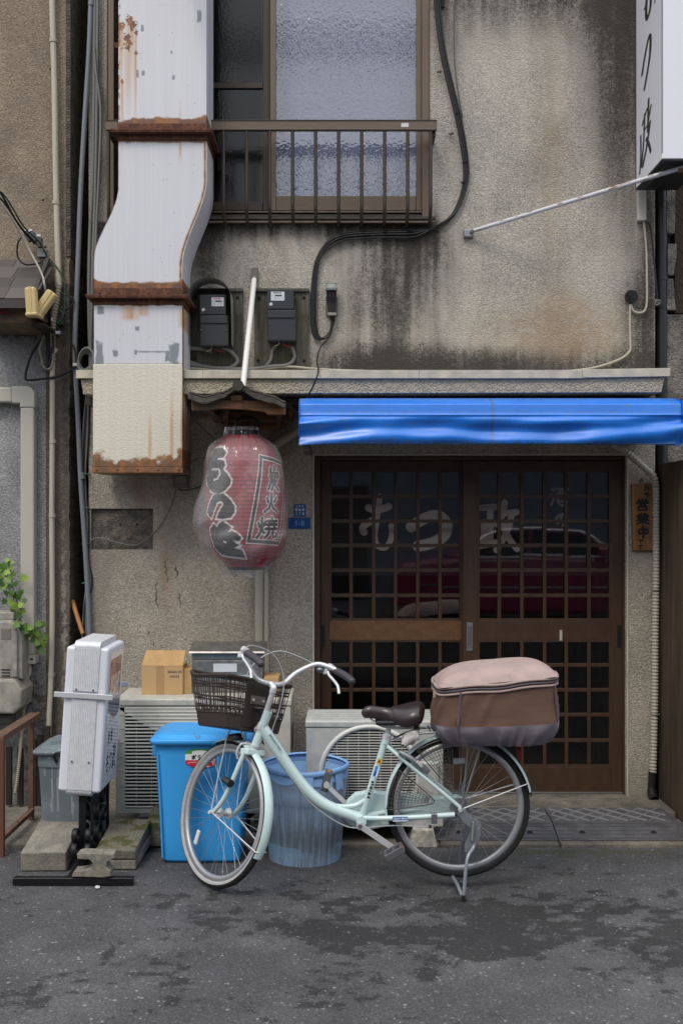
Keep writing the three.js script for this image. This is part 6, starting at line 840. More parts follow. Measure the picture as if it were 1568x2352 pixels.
// ---------- standing sign ----------
{
  const S = thing('standing_sign', 'white and aluminium box sign on black iron legs, seen edge on', 'sign'), zf = 1.18, zb = 0.8, c = V(X(181, zf), 0.371, 0), w = 0.106, h = 0.75, ln = -0.062, piv = V(c.x, c.y, 0), Zx = V(0, 0, 1);
  const T3 = (g) => rot(g, Zx, ln, piv);
  const shellm = phy(0xd5d8e0, 0.35), alu = mat(0xffffff, 0.42, { metalness: 0.2, map: rep(tone(0xd6d8dc, 0.02, 0.12, 0.06, 451), 0.2), bumpMap: (() => { const t = T.line.clone(); t.repeat.set(1 / 0.14, 1); return t; })(), bumpScale: 0.0014 }), strapm = mat(0xc9ccd0, 0.35, { metalness: 0.3 });
  mesh('housing', T3(bx(c.x - w, c.x + w, c.y + 0.008, c.y + h - 0.014, zb, zf - 0.004, 0.016, 3)), shellm, S);
  // ribbed aluminium band wrapping the edge
  const bw = 0.064; for (const [a, b, n] of [[0.02, 0.475, 'edge_band'], [0.515, 0.735, 'edge_band']]) mesh(n, T3(bx(c.x - bw, c.x + bw, c.y + a, c.y + b, zf - 0.02, zf + 0.004, 0.004)), alu, S);
  const arc = (y, s) => grid(1, 12, (u, v) => { const a = v * Math.PI / 2; return [c.x - bw + 2 * bw * u, y + s * 0.03 * Math.sin(a), zf + 0.004 - 0.03 * (1 - Math.cos(a))]; });
  mesh('band_corner', T3(boxUV(arc(c.y + 0.735, 1))), alu, S); mesh('band_corner', T3(boxUV(arc(c.y + 0.02, -1))), alu, S); mesh('top_band', T3(bx(c.x - bw, c.x + bw, c.y + h - 0.0135, c.y + h + 0.015, zb + 0.02, zf - 0.028, 0.003)), alu, S); mesh('bottom_band', T3(bx(c.x - bw, c.x + bw, c.y - 0.01, c.y + 0.0075, zb + 0.02, zf - 0.028, 0.003)), alu, S);
  for (const a of [0.17, 0.5, 0.53]) for (const d of [-0.042, 0.042]) mesh('screw', T3(cyl(V(c.x + d, c.y + a - 0.005, zf + 0.004), V(c.x + d, c.y + a - 0.005, zf + 0.009), 0.006, 0.005, 10)), M.steel, S);
  mesh('strap', T3(bx(c.x - 0.15, c.x + 0.142, c.y + 0.482, c.y + 0.508, zf + 0.0045, zf + 0.014, 0.002)), strapm, S); mesh('strap', T3(bx(c.x - 0.12, c.x + 0.142, c.y + 0.49, c.y + 0.512, zb - 0.012, zb - 0.001, 0.002)), strapm, S);
  // printed side facing right
  const t = ctex(384, 512, (g) => { g.fillStyle = '#d7dae2'; g.fillRect(0, 0, 384, 512); g.fillStyle = '#2b2f5c'; g.fillRect(20, 24, 344, 214); g.fillStyle = '#9a6d66'; g.beginPath(); g.ellipse(110, 96, 84, 66, 0, 0, 7); g.fill(); g.fillStyle = '#2b2f5c'; g.beginPath(); g.ellipse(210, 210, 190, 60, 0.1, 0, 7); g.fill(); g.fillStyle = '#e0d6c4'; g.font = 'italic bold 104px sans-serif'; g.save(); g.translate(36, 186); g.scale(0.92, 1.3); g.fillText('ASAHI', 0, 0); g.restore(); g.strokeStyle = '#a8322f'; g.lineWidth = 7; for (let i = 0; i < 4; i++) { g.beginPath(); g.moveTo(76 + i * 44, 292); g.lineTo(92 + i * 44, 252); g.lineTo(110 + i * 44, 258); g.moveTo(84 + i * 44, 274); g.lineTo(104 + i * 44, 272); g.stroke(); } const c2 = '#24242c'; glyph(g, 'sumi', 70, 310, 60, 60, 9, c2); glyph(g, 'yaki', 150, 312, 60, 60, 9, c2); glyph(g, 'mo', 50, 390, 90, 100, 14, c2); glyph(g, 'tsu', 150, 396, 90, 90, 14, c2); glyph(g, 'masa', 250, 384, 100, 110, 13, c2); });
  mesh('printed_panel', T3(new THREE.PlaneGeometry(zf - zb - 0.09, h - 0.1).rotateY(Math.PI / 2).translate(c.x + w + 0.0015, c.y + h / 2, (zf + zb) / 2 - 0.005)), phy(0xffffff, 0.1, { map: t }), S);
  // iron legs, scrolls, base
  for (const z of [1.13, 0.78]) { mesh('leg', bar(V(c.x + 0.006, 0.035, z), V(c.x + 0.01, c.y + 0.03, z), 0.034, 0.02), M.iron, S); mesh('leg', bar(V(c.x + 0.056, 0.035, z), V(c.x + 0.056, c.y + 0.03, z), 0.012, 0.02), M.iron, S); }
  for (const x of [c.x - 0.012, c.x + 0.055]) for (const [y, z, r] of [[0.1, 1.2, 0.035], [0.17, 1.19, 0.03], [0.24, 1.0, 0.04], [0.13, 1.0, 0.045], [0.3, 0.9, 0.035], [0.2, 0.88, 0.035]]) mesh('scroll', new THREE.TorusGeometry(r, 0.007, 6, 18).scale(1, 1, 2.2).rotateY(Math.PI / 2).translate(x, y, z), M.iron, S);
  mesh('base_rail', bx(c.x - 0.005, c.x + 0.03, 0.008, 0.034, 0.72, 1.39, 0.003), M.iron, S); const bz = 1.43; mesh('base_bar', pbx(30, 2017, 306, 2034, 1.392, bz, 0.003), mat(0x1b1c1f, 0.35, { metalness: 0.3 }), S); mesh('base_bar', bx(c.x - 0.29, c.x + 0.29, 0.012, 0.045, 0.68, 0.718, 0.003), M.iron, S);
  for (const p of [42, 292]) mesh('foot', cyl(V(X(p, bz), 0.0, bz - 0.02), V(X(p, bz), Y(2034, bz) + 0.002, bz - 0.02), 0.016, 0.016, 14), M.dullsteel, S);
  settle(S);
}
// ---------- concrete blocks ----------
{
  const blk = (w, h, d, p, x, z, y, rx, ry, m, label) => { const g = new RoundedBoxGeometry(w, h, d, 4, 0.008), q = g.attributes.position; for (let i = 0; i < q.count; i++) q.setXYZ(i, q.getX(i) + 0.005 * (vn(q.getY(i) * 40, q.getZ(i) * 40, p) - 0.5), q.getY(i) + 0.006 * (vn(q.getX(i) * 40, q.getZ(i) * 40, p + 1) - 0.5), q.getZ(i)); boxUV(g); g.rotateX(rx); g.rotateY(ry); g.computeBoundingBox(); g.translate(x, y - g.boundingBox.min.y, z); return single('concrete_block', g, m, label, 'concrete block'); };
  blk(0.225, 0.1, 0.42, 1, X(125, 1.02), 1.02, 0.001, 0.14, 0.02, M.concrete, 'large pale concrete block left of the standing sign legs');
  blk(0.205, 0.05, 0.36, 2, X(285, 1.03), 1.03, 0.055, 0.16, -0.04, M.moss, 'mossy concrete slab right of the standing sign legs');
  blk(0.2, 0.05, 0.34, 3, X(287, 1.03), 1.03, 0.001, 0.1, -0.05, M.concrete, 'dark concrete slab lying under the mossy slab');
  blk(0.1, 0.068, 0.36, 4, -1.09, 0.43, 0.013, 0, 0, M.moss, 'dark damp block under the left foot of the louvred unit'); blk(0.1, 0.068, 0.36, 5, -0.455, 0.43, 0.013, 0, 0, M.concrete, 'concrete block under the right foot of the louvred unit');
  blk(0.09, 0.13, 0.3, 6, X(358, 0.8), 0.72, 0.013, 0.05, 0.05, M.moss, 'upright dark block between the mossy slab and the blue bin');
  const z1 = 1.44, z0 = 1.36, q = (a, b) => [X(a, z1), Y(b, z1)]; const g = prism([q(165, 2014), q(170, 2002), q(200, 1998), q(211, 1993), q(213, 1982), q(206, 1975), q(178, 1973), q(177, 1962), q(186, 1959.5), q(262, 1961), q(264, 1971), q(254, 1976), q(246, 1980), q(244, 1990), q(250, 1997), q(254, 2001), q(254, 2013), q(240, 2016)], z0, z1, 0.005); single('concrete_block', g, mat(0xffffff, 0.95, { map: rep(tone(0x918d7f, 0.08, 0.5, 0.25, 461), 0.25), bumpMap: rep(T.pit, 0.12), bumpScale: 0.006 }), 'I-shaped concrete paver standing on the sign base bar', 'concrete block');
}
// ---------- rubber kerb ramps ----------
{
  const rm = mat(0xffffff, 0.75, { map: rep(tone(0x4d4d50, 0.03, 0.3, 0.25, 471), 0.5), bumpMap: rep(T.fine, 0.1), bumpScale: 0.001 });
  const ribm = mat(0x6b6b6d, 0.75), prof = [[0.355, 0.0565], [0.355, 0.08], [0.4, 0.081], [0.56, 0.072], [0.6, 0.066], [0.68, 0.044], [0.74, 0.028], [0.782, 0.022], [0.782, 0.0215]]; const hy = (z) => { for (let i = 2; i < prof.length - 1; i++) if (z <= prof[i][0]) { const t = (z - prof[i - 1][0]) / (prof[i][0] - prof[i - 1][0]); return prof[i - 1][1] + t * (prof[i][1] - prof[i - 1][1]); } return 0.022; };
  const labs = ['black rubber kerb ramp left of the joint, behind the rear wheel', 'black rubber kerb ramp with a rounded right end by the timber panel'];
  [[0.5, 1.165], [1.171, 1.84]].forEach(([a, b], k) => {
    const R = thing('kerb_ramp', labs[k], 'kerb ramp', 'kerb ramps before the door'); const sh = prof.map(([z, y]) => [-z, y]); sh.push([-0.76, 0.0205], [-0.36, 0.0205]);
    mesh('wedge', prism(sh.slice(1), 0, b - a, 0.001).rotateY(Math.PI / 2).translate(a, 0, 0), rm, R);
    if (k) mesh('rounded_end', grid(10, 12, (u, v) => { const an = u * Math.PI / 2, z = 0.356 + 0.426 * v, r = 0.1 * v; return [b + 0.0005 + (0.02 + r) * Math.sin(an), 0.021 + (hy(z) - 0.021) * Math.cos(an), z]; }), rm, R);
    const step = 0.105, zA = 0.385, zB = 0.59; // raised lattice
    for (const s of [-1, 1]) for (let x = a - (zB - zA); x < b + (zB - zA); x += step) { let xa = x, za = zA, xb = x + s * (zB - zA), zb = zB; const cl = (lim, lo) => { if ((lo && xa < lim) || (!lo && xa > lim)) { const t = (lim - xa) / (xb - xa); za += t * (zb - za); xa = lim; } if ((lo && xb < lim) || (!lo && xb > lim)) { const t = (lim - xa) / (xb - xa); zb = za + t * (zb - za); xb = lim; } }; if (Math.max(xa, xb) < a + 0.02 || Math.min(xa, xb) > b - 0.02) continue; cl(a + 0.015, true); cl(b - 0.015, false); if (Math.abs(zb - za) < 0.02) continue; mesh('rib', bar(V(xa, hy(za) + 0.003, za), V(xb, hy(zb) + 0.003, zb), 0.009, 0.009, 0), ribm, R); }
    for (const z of [0.61, 0.64, 0.68, 0.715, 0.755]) mesh('cross_rib', bx(a + 0.01, b - 0.01, hy(z) - 0.002, hy(z) + 0.003, z - 0.004, z + 0.004, 0.001), rm, R);
    for (const x of [a + 0.14, b - 0.14]) mesh('bolt_hole', cyl(V(x, hy(0.7) - 0.004, 0.7), V(x, hy(0.7) + 0.002, 0.703), 0.016, 0.016, 14), M.dark, R);
    settle(R);
  });
  for (const [x, z, s, c] of [[X(220, 1.5), 1.46, 1.2, 0xb5b7b6], [X(1543, 0.8), 0.79, 0.6, 0x7a4a30]]) single('litter_scrap', new THREE.IcosahedronGeometry(0.012 * s, 0).scale(1.4, 0.45, 1).rotateY(x).translate(x, 0.006 * s + (z < 0.85 ? 0.02 : 0), z), mat(c, 0.7), z > 1 ? 'white scrap of litter on the asphalt by the sign base' : 'tiny brown scrap on the kerb at far right', 'litter');
}
// ---------- bicycle ----------
{
  const zb = 1.46, k = (ZC - zb) / F, B = (x, y, dz = 0) => V((x - VX) * k, CY - (y - VY) * k, zb + dz);
  const bike = thing('bicycle', 'mint green step-through bicycle with brown front basket and covered rear basket', 'bicycle');
  const mint = phy(0xbdd3d2, 0.32, { clearcoat: 0.6, clearcoatRoughness: 0.15 }), alu = mat(0xcfd1d3, 0.28, { metalness: 0.35 }), spk = mat(0xaaacae, 0.3, { metalness: 0.7 }), dark = mat(0x1b1b1d, 0.5), brown = mat(0x2f2622, 0.55);
  // steering: everything ahead of the head tube turns about its axis
  const A = B(588, 1707), ax = V(43, 133, 0).normalize(), TH = -50 * Math.PI / 180, SM = new THREE.Matrix4().makeTranslation(A.x, A.y, A.z).multiply(new THREE.Matrix4().makeRotationAxis(ax, TH)).multiply(new THREE.Matrix4().makeTranslation(-A.x, -A.y, -A.z));
  const st = (g) => g.applyMatrix4(SM), fw = V(-ax.y, ax.x, 0), up = (t, f = 0, l = 0) => A.clone().addScaledVector(ax, t).addScaledVector(fw, f).add(V(0, 0, l));
  // frame
  const frame = mesh('frame', join([
    cyl(B(584, 1720), B(616, 1634), 0.0215, 0.0215, 20),
    tube([B(604, 1672), B(640, 1726), B(668, 1768), B(701, 1810), B(733, 1839), B(766, 1857), B(808, 1872), B(829, 1880)], 0.0275, 16, 8),
    tube([B(738, 1838), B(760, 1849), B(790, 1853), B(818, 1849), B(842, 1836)], 0.0135, 12, 6),
    cyl(B(829, 1880), B(888, 1690), 0.0165, 0.0165, 16),
    cyl(V(B(829, 1882).x, B(829, 1882).y, zb - 0.036), V(B(829, 1882).x, B(829, 1882).y, zb + 0.036), 0.024, 0.024, 20),
    ...[-1, 1].flatMap((s) => [tube([B(836, 1876, s * 0.018), B(880, 1873, s * 0.045), B(960, 1868, s * 0.06), B(1040, 1862, s * 0.066)], 0.0125, 10), tube([B(888, 1712, s * 0.012), B(930, 1745, s * 0.045), B(1000, 1802, s * 0.06), B(1058, 1850, s * 0.066)], 0.0095, 10)]),
    cyl(B(884, 1708), B(890, 1684), 0.02, 0.02, 16), tube([B(866, 1876, -0.04), B(866, 1876, 0.04)], 0.006, 8, 2),
  ]), mint, bike);
  { // lettering on the tubes
    const plate = (txt, w, h, draw) => ctex(w, h, draw); const dec = (n, t, c, right, upv, wd, ht) => { const g = new THREE.PlaneGeometry(wd, ht), z = V(0, 0, 0).crossVectors(right, upv); g.applyMatrix4(new THREE.Matrix4().makeBasis(right, upv, z).setPosition(c)); return mesh(n, g, mat(0xffffff, 0.4, { map: t }), frame); };
    const cs = (w, h, bg, f) => ctex(w, h, (g) => { g.fillStyle = bg; g.fillRect(0, 0, w, h); f(g); }); const mc = '#bdd3d2';
    const d1 = V(B(668, 1768).x - B(615, 1690).x, B(668, 1768).y - B(615, 1690).y, 0).normalize(); dec('lettering', cs(256, 40, mc, (g) => { g.fillStyle = '#22262a'; g.font = 'italic bold 33px sans-serif'; g.fillText('BRIDGESTONE', 4, 32); }), V((B(634, 1704).x + B(634, 1704).x) / 2, B(634, 1704).y, zb + 0.0282), d1, V(-d1.y, d1.x, 0), 0.105, 0.0165);
    const d2 = V(B(888, 1690).x - B(829, 1880).x, B(888, 1690).y - B(829, 1880).y, 0).normalize(); const at = (f) => B(829 + 59 * f, 1880 - 190 * f, 0.0172);
    dec('sticker', cs(64, 64, '#e0a81a', (g) => { g.fillStyle = '#6a4a10'; g.fillRect(16, 14, 32, 36); }), at(0.7), d2, V(-d2.y, d2.x, 0), 0.026, 0.02); dec('sticker', cs(64, 32, '#3f86c8', (g) => { g.fillStyle = '#e8eef2'; g.fillRect(0, 22, 64, 10); g.fillStyle = '#1c3f8a'; g.fillRect(6, 6, 22, 14); }), at(0.58), d2, V(-d2.y, d2.x, 0), 0.05, 0.02); dec('lettering', cs(128, 32, mc, (g) => { g.fillStyle = '#22282c'; for (const [a, w] of [[4, 16], [26, 20], [52, 8], [66, 22], [94, 12], [110, 14]]) g.fillRect(a, 4 + (a % 5), w, 22); }), at(0.36), d2, V(-d2.y, d2.x, 0), 0.09, 0.018);
    dec('sticker', cs(128, 48, '#2a4f8a', (g) => { g.fillStyle = '#c3cede'; g.fillRect(0, 34, 128, 14); g.fillStyle = '#eef2f6'; g.font = 'italic bold 26px sans-serif'; g.fillText('Spot Mate', 6, 26); }), B(917, 1871, 0.0725), V(1, 0.02, 0).normalize(), V(-0.02, 1, 0).normalize(), 0.07, 0.022);
  }
  mesh('head_badge', st(cyl(up(0.06, 0.021, 0), up(0.06, 0.026, 0), 0.016, 0.016, 16)), alu, bike);
  // wheels
  const HUBF = up(-0.3776, 0.07), HUBR = B(1052, 1850), RW = 0.341, RR = 0.338;
  function wheel(name, c, R, steer, white) {
    const W = group(name, bike), go = (g) => (steer ? st(g) : g), q = (g) => go(g.translate(c.x, c.y, c.z));
    mesh('tyre', q(new THREE.TorusGeometry(R - 0.018, 0.018, 14, 96)), mat(0x0e0f11, 0.7, { bumpMap: (() => { const t = T.fine.clone(); t.repeat.set(60, 2); return t; })(), bumpScale: 0.002 }), W);
    if (white) for (const s of [-1, 1]) mesh('white_sidewall', q(grid(96, 5, (u, v) => { const a = u * 2 * Math.PI, b = 0.35 + 1.3 * v, r = R - 0.018 - 0.0192 * Math.cos(b), z = s * 0.0192 * Math.sin(b); return [r * Math.cos(a), r * Math.sin(a), z]; }, true)), mat(0xffffff, 0.75, { map: (() => { const t = tone(0x9d9b9a, 0.02, 0.15, 0.2, 501); t.repeat.set(8, 1); return t; })() }), W);
    const rimP = [[R - 0.03, -0.013], [R - 0.03, 0.013], [R - 0.052, 0.0115], [R - 0.058, 0.005], [R - 0.058, -0.005], [R - 0.052, -0.0115], [R - 0.03, -0.013]]; mesh('rim', q(grid(96, 6, (u, v) => { const p = rimP[Math.round(v * 6)], a = u * 2 * Math.PI; return [p[0] * Math.cos(a), p[0] * Math.sin(a), p[1]]; }, true)), mat(0xa2a5a8, 0.35, { metalness: 0.45 }), W);
    const hr = 0.021; mesh('hub', q(join([cyl(V(0, 0, -0.032), V(0, 0, 0.032), 0.014, 0.014, 16), cyl(V(0, 0, 0.026), V(0, 0, 0.03), hr + 0.006, hr + 0.006, 20), cyl(V(0, 0, -0.03), V(0, 0, -0.026), hr + 0.006, hr + 0.006, 20), cyl(V(0, 0, -0.075), V(0, 0, 0.078), 0.005, 0.005, 8)])), alu, W);
    mesh('axle_nut', q(cyl(V(0, 0, 0.068), V(0, 0, 0.086), 0.012, 0.009, 8)), alu, W);
    for (let i = 0; i < 36; i++) { const s = i % 2 ? 1 : -1, a = i / 36 * 2 * Math.PI, cr = (Math.floor(i / 2) % 2 ? 1 : -1) * 1.15; mesh('spoke', go(cyl(V(hr * Math.cos(a + cr), hr * Math.sin(a + cr), s * 0.028).add(c), V((R - 0.055) * Math.cos(a), (R - 0.055) * Math.sin(a), s * 0.003).add(c), 0.0009, 0.0009, 5)), spk, W); }
    return W;
  }
  const fwl = wheel('front_wheel', HUBF, RW, true, true), rwl = wheel('rear_wheel', HUBR, RR, false, false);
  mesh('reflector', st(bx(-0.035, 0.035, -0.013, 0.013, 0.008, 0.018, 0.006).rotateZ(1.3).translate(HUBF.x - 0.17, HUBF.y - 0.13, zb)), phy(0xc9cdc9, 0.2), fwl); mesh('reflector', bx(-0.03, 0.03, -0.014, 0.014, 0.008, 0.018, 0.006).rotateZ(0.06).translate(B(1052, 1746).x, B(1052, 1746).y, zb), phy(0xaeb2b2, 0.2), rwl);
  mesh('brake_drum', cyl(HUBR.clone().add(V(0, 0, 0.034)), HUBR.clone().add(V(0, 0, 0.055)), 0.045, 0.045, 24), mat(0x8f9294, 0.4, { metalness: 0.8 }), rwl);
  // mudguards
  const guard = (c, R, a0, a1, w) => grid(60, 8, (u, v) => { const a = a0 + (a1 - a0) * u, b = (v - 0.5) * 2, r = R + 0.012 - 0.012 * b * b; return [c.x + r * Math.cos(a), c.y + r * Math.sin(a), c.z + b * w]; });
  const fm = mesh('front_mudguard', st(guard(HUBF, RW, -0.52, 1.95, 0.026)), mint, bike); mesh('mudguard_tip', st(guard(HUBF, RW + 0.001, 1.95, 1.99, 0.027)), dark, fm); mesh('mudguard_stay', st(tube([HUBF.clone().add(V(0, 0, 0.07)), V(HUBF.x + RW * 0.93, HUBF.y - RW * 0.42, zb + 0.03), V(HUBF.x + RW * 0.93, HUBF.y - RW * 0.42, zb - 0.03), HUBF.clone().add(V(0, 0, -0.07))], 0.003, 6, 8, false, 0.02)), alu, fm);
  const rm = mesh('rear_mudguard', guard(HUBR, RR, 0.2, 3.35, 0.026), mint, bike); mesh('mudguard_tip', guard(HUBR, RR + 0.001, 0.14, 0.2, 0.026), dark, rm); for (const s of [-1, 1]) mesh('mudguard_stay', cyl(HUBR.clone().add(V(0, 0, s * 0.072)), V(HUBR.x + RR * 0.965, HUBR.y + RR * 0.33, zb + s * 0.028), 0.0035, 0.0035, 8), alu, rm);
  mesh('tail_reflector', bx(-0.012, 0.012, -0.03, 0.03, -0.02, 0.02, 0.008).translate(B(1193, 1732).x, B(1193, 1732).y, zb - 0.02), phy(0x8a1018, 0.2), rm);
  // fork
  const crown = up(-0.045, 0.0), fork = mesh('fork', st(join([bx(-0.03, 0.03, -0.016, 0.016, -0.056, 0.056, 0.008).translate(crown.x, crown.y, zb), ...[-1, 1].map((s) => tube([up(-0.045, 0.0, s * 0.05), up(-0.14, 0.004, s * 0.056), up(-0.24, 0.014, s * 0.06), up(-0.32, 0.036, s * 0.062), up(-0.3776, 0.07, s * 0.062)], 0.0115, 10))])), mint, bike);
  mesh('headset_ring', st(cyl(up(-0.018), up(-0.006), 0.026, 0.026, 20)), alu, fork);
  mesh('brake_caliper', st(join([tube([up(-0.02, 0.05, 0.0), up(-0.03, 0.06, 0.035), up(-0.07, 0.06, 0.046), up(-0.1, 0.05, 0.036)], 0.006, 8), tube([up(-0.02, 0.05, 0.0), up(-0.03, 0.06, -0.035), up(-0.07, 0.06, -0.046), up(-0.1, 0.05, -0.036)], 0.006, 8), cyl(up(-0.02, 0.02), up(-0.02, 0.07), 0.006, 0.006, 8)])), alu, fork);
  mesh('head_lamp', st(bx(-0.05, 0.05, -0.022, 0.022, -0.025, 0.025, 0.016).rotateZ(0.15).translate(A.x - 0.17, A.y + 0.015, zb)), mat(0x1d1d20, 0.35), bike);
  mesh('dynamo', st(cyl(up(-0.2, -0.02, 0.085), up(-0.2, 0.035, 0.085), 0.019, 0.016, 14)), mat(0x26272a, 0.4), fork);
  // stem and handlebar
  const stem = mesh('stem', st(join([cyl(up(0.085), up(0.27), 0.0125, 0.0125, 16), cyl(up(0.08), up(0.1), 0.022, 0.02, 20), cyl(up(0.068), up(0.078), 0.025, 0.025, 20), tube([up(0.25), up(0.275, 0.004), up(0.285, 0.03)], 0.0165, 12)])), alu, bike);
  const hp = (l, b, f) => up(b, f, l), bars = [[-0.275, 0.422, -0.2], [-0.27, 0.43, -0.1], [-0.255, 0.432, -0.04], [-0.22, 0.42, 0.02], [-0.15, 0.355, 0.055], [-0.09, 0.3, 0.045], [-0.045, 0.287, 0.034], [0, 0.286, 0.032], [0.045, 0.287, 0.034], [0.09, 0.3, 0.045], [0.15, 0.355, 0.055], [0.22, 0.42, 0.02], [0.255, 0.432, -0.04], [0.27, 0.43, -0.1], [0.275, 0.422, -0.2]];
  const hb = mesh('handlebar', st(tube(bars.map(([l, b, f]) => hp(l, b, f)), 0.0115, 12, 8)), alu, bike);
  for (const s of [-1, 1]) {
    mesh('grip', st(tube([hp(s * 0.272, 0.427, -0.075), hp(s * 0.274, 0.426, -0.12), hp(s * 0.276, 0.422, -0.17), hp(s * 0.277, 0.416, -0.2)], 0.0175, 14)), mat(0x3a373d, 0.6), hb); mesh('grip_end', st(new THREE.SphereGeometry(0.018, 14, 10).translate(...hp(s * 0.277, 0.416, -0.2).toArray())), mat(0x3a373d, 0.5), hb);
    mesh('brake_lever', st(tube([hp(s * 0.262, 0.412, -0.03), hp(s * 0.262, 0.395, -0.05), hp(s * 0.264, 0.382, -0.09), hp(s * 0.266, 0.365, -0.13), hp(s * 0.266, 0.335, -0.155)], 0.0075, 8)), alu, hb); mesh('lever_clamp', st(join([cyl(hp(s * 0.262, 0.432, -0.03), hp(s * 0.266, 0.432, -0.055), 0.0165, 0.0165, 16), bx(-0.018, 0.018, -0.016, 0.016, -0.01, 0.01, 0.006).translate(...hp(s * 0.26, 0.405, -0.022).toArray())])), alu, hb);
  }
  mesh('bell', st(new THREE.SphereGeometry(0.02, 16, 10).scale(1, 0.7, 1).translate(...hp(-0.24, 0.402, -0.002).toArray())), mat(0x7b8288, 0.4, { metalness: 0.7 }), hb);
  const cb = (pts, n = 'cable') => mesh(n, tube(pts, 0.003, 6), mat(0x9fa3a6, 0.5), hb), sp = (l, b, f) => hp(l, b, f).applyMatrix4(SM);
  cb([sp(-0.25, 0.408, -0.005), sp(-0.16, 0.43, 0.06), sp(-0.04, 0.43, 0.11), sp(0.06, 0.34, 0.13), sp(0.09, 0.2, 0.11), sp(0.075, 0.08, 0.09), sp(0.03, 0.0, 0.07)]); cb([sp(0.25, 0.408, -0.005), sp(0.16, 0.44, 0.06), sp(0.02, 0.42, 0.06), sp(-0.06, 0.33, 0.03), sp(-0.07, 0.2, 0.0), sp(-0.05, 0.05, -0.03), B(632, 1740, -0.03), B(690, 1822, -0.02)]);
  cb([B(655, 1745, 0.024), B(690, 1812, 0.02), B(730, 1856, 0.018), B(790, 1893, 0.02), B(830, 1897, 0.03), B(900, 1889, 0.05), B(992, 1890, 0.07)]);
  // front basket, woven plastic
  const stz = (g) => st(g.translate(0, 0, zb)), bk = group('front_basket', bike), bm = mat(0x30241f, 0.5), x1 = A.x - 0.032, yb = A.y + 0.06, lay2 = (y, u, w, d) => { const f = (y - 0) / 0.235; return [x1 + 0.006 * f - d, yb + y, w]; };
  const half = (f) => 0.155 + 0.045 * f, dep = (f) => 0.235 + 0.06 * f, pos = (a, f, lift = 0) => { // a in 0..4 round the basket; back, right, front, left
    const h = half(f), d = dep(f), s = a % 1, side = Math.floor(a) % 4, y = yb + 0.235 * f + lift; if (side === 0) return V(x1, y, -h + 2 * h * s); if (side === 1) return V(x1 - d * s, y, h); if (side === 2) return V(x1 - d, y + 0.02 * f, h - 2 * h * s); return V(x1 - d + d * s, y, -h); };
  const loop = (f, r, n = 'hoop') => mesh(n, stz(tube(Array.from({ length: 24 }, (_, i) => pos(i / 6, f)), r, 6, 3, true, 0.25)), bm, bk);
  loop(1, 0.0085, 'rim'); loop(0.97, 0.006, 'rim'); for (const f of [0.84, 0.78, 0.58, 0.52, 0.4, 0.27]) loop(f, 0.0036);
  for (let i = 0; i < 60; i++) { const a = i / 15; if (Math.floor(a) === 0 && a > 0.28 && a < 0.72) continue; mesh('upright_wire', stz(cyl(pos(a, 0.26), pos(a, 0.98), 0.0026, 0.0026, 6)), bm, bk); }
  for (let i = 0; i < 48; i++) for (const s of [1, -1]) mesh('cross_wire', stz(cyl(pos((i / 12 + 4) % 4, 0.28), pos((i / 12 + s * 0.07 + 4) % 4, 0.4), 0.0026, 0.0026, 5)), bm, bk);
  mesh('lower_shell', stz(grid(80, 6, (u, v) => { const p = pos((u * 4) % 4 === 0 && u > 0 ? 3.9999 : u * 4, 0.27 * v); const dm = 0.0025 * Math.sin(u * 260) * Math.sin(v * 20); return [p.x + dm, p.y, p.z + dm]; })), bm, bk); mesh('floor', stz(bx(x1 - dep(0), x1, yb - 0.004, yb + 0.004, -half(0), half(0), 0.004)), bm, bk);
  mesh('mount_plate', stz(bx(x1 - 0.002, x1 + 0.006, yb + 0.01, yb + 0.235, -0.075, 0.075, 0.003)), mat(0x201916, 0.55), bk); mesh('bracket', stz(join([bx(x1 + 0.0065, x1 + 0.01, yb + 0.12, yb + 0.16, -0.045, 0.045, 0.002), bx(x1 + 0.01, x1 + 0.05, yb + 0.1, yb + 0.108, -0.02, 0.02, 0.002)])), mat(0x6d6660, 0.5, { metalness: 0.6 }), bk); for (const s of [-0.03, 0.03]) mesh('screw', stz(cyl(V(x1 + 0.01, yb + 0.14, s), V(x1 + 0.015, yb + 0.14, s), 0.006, 0.006, 8)), alu, bk);
  for (const z of [-0.045, 0.045]) mesh('basket_stay', st(tube([V(x1 - 0.12, yb - 0.004, z), V(x1 - 0.125, yb - 0.05, z * 1.3), HUBF.clone().add(V(0.0, 0.02, z > 0 ? 0.074 : -0.074)), HUBF.clone().add(V(0, 0, z > 0 ? 0.074 : -0.074))].map((p) => (p.z < 1 ? V(p.x, p.y, p.z + zb) : p)), 0.003, 6, 8, false, 0.1)), alu, bk);
  bk.children.forEach((o) => { if (o.name !== 'basket_stay') o.position.set(0, 0, 0); });
  // saddle
  const sd = group('saddle', bike); mesh('cover', grid(40, 24, (u, v) => { const t = u, a = (v - 0.5) * Math.PI * 1.3, wv = 0.024 + 0.078 * sst(0.3, 0.8, t) - 0.055 * sst(0.9, 1, t), lx = -0.155 + 0.3 * t, top = B(832, 1628).y + 0.012 + 0.026 * sst(0.45, 0.95, t) - 0.012 * Math.sin(t * Math.PI) * (t < 0.5 ? 1 : 0.4) + 0.012 * (1 - t) * sst(0, 0.15, t), dn = 0.055 + 0.038 * sst(0.3, 0.75, t), f = Math.sqrt(Math.max(0.02, 1 - (2 * t - 1) ** 10)); return [B(905, 1640).x + lx + 0.0, top - (1 - Math.cos(a)) * dn * 0.72 * f - (1 - f) * 0.03, zb + Math.sin(a) * wv * f]; }), phy(0x2e2628, 0.3), sd);
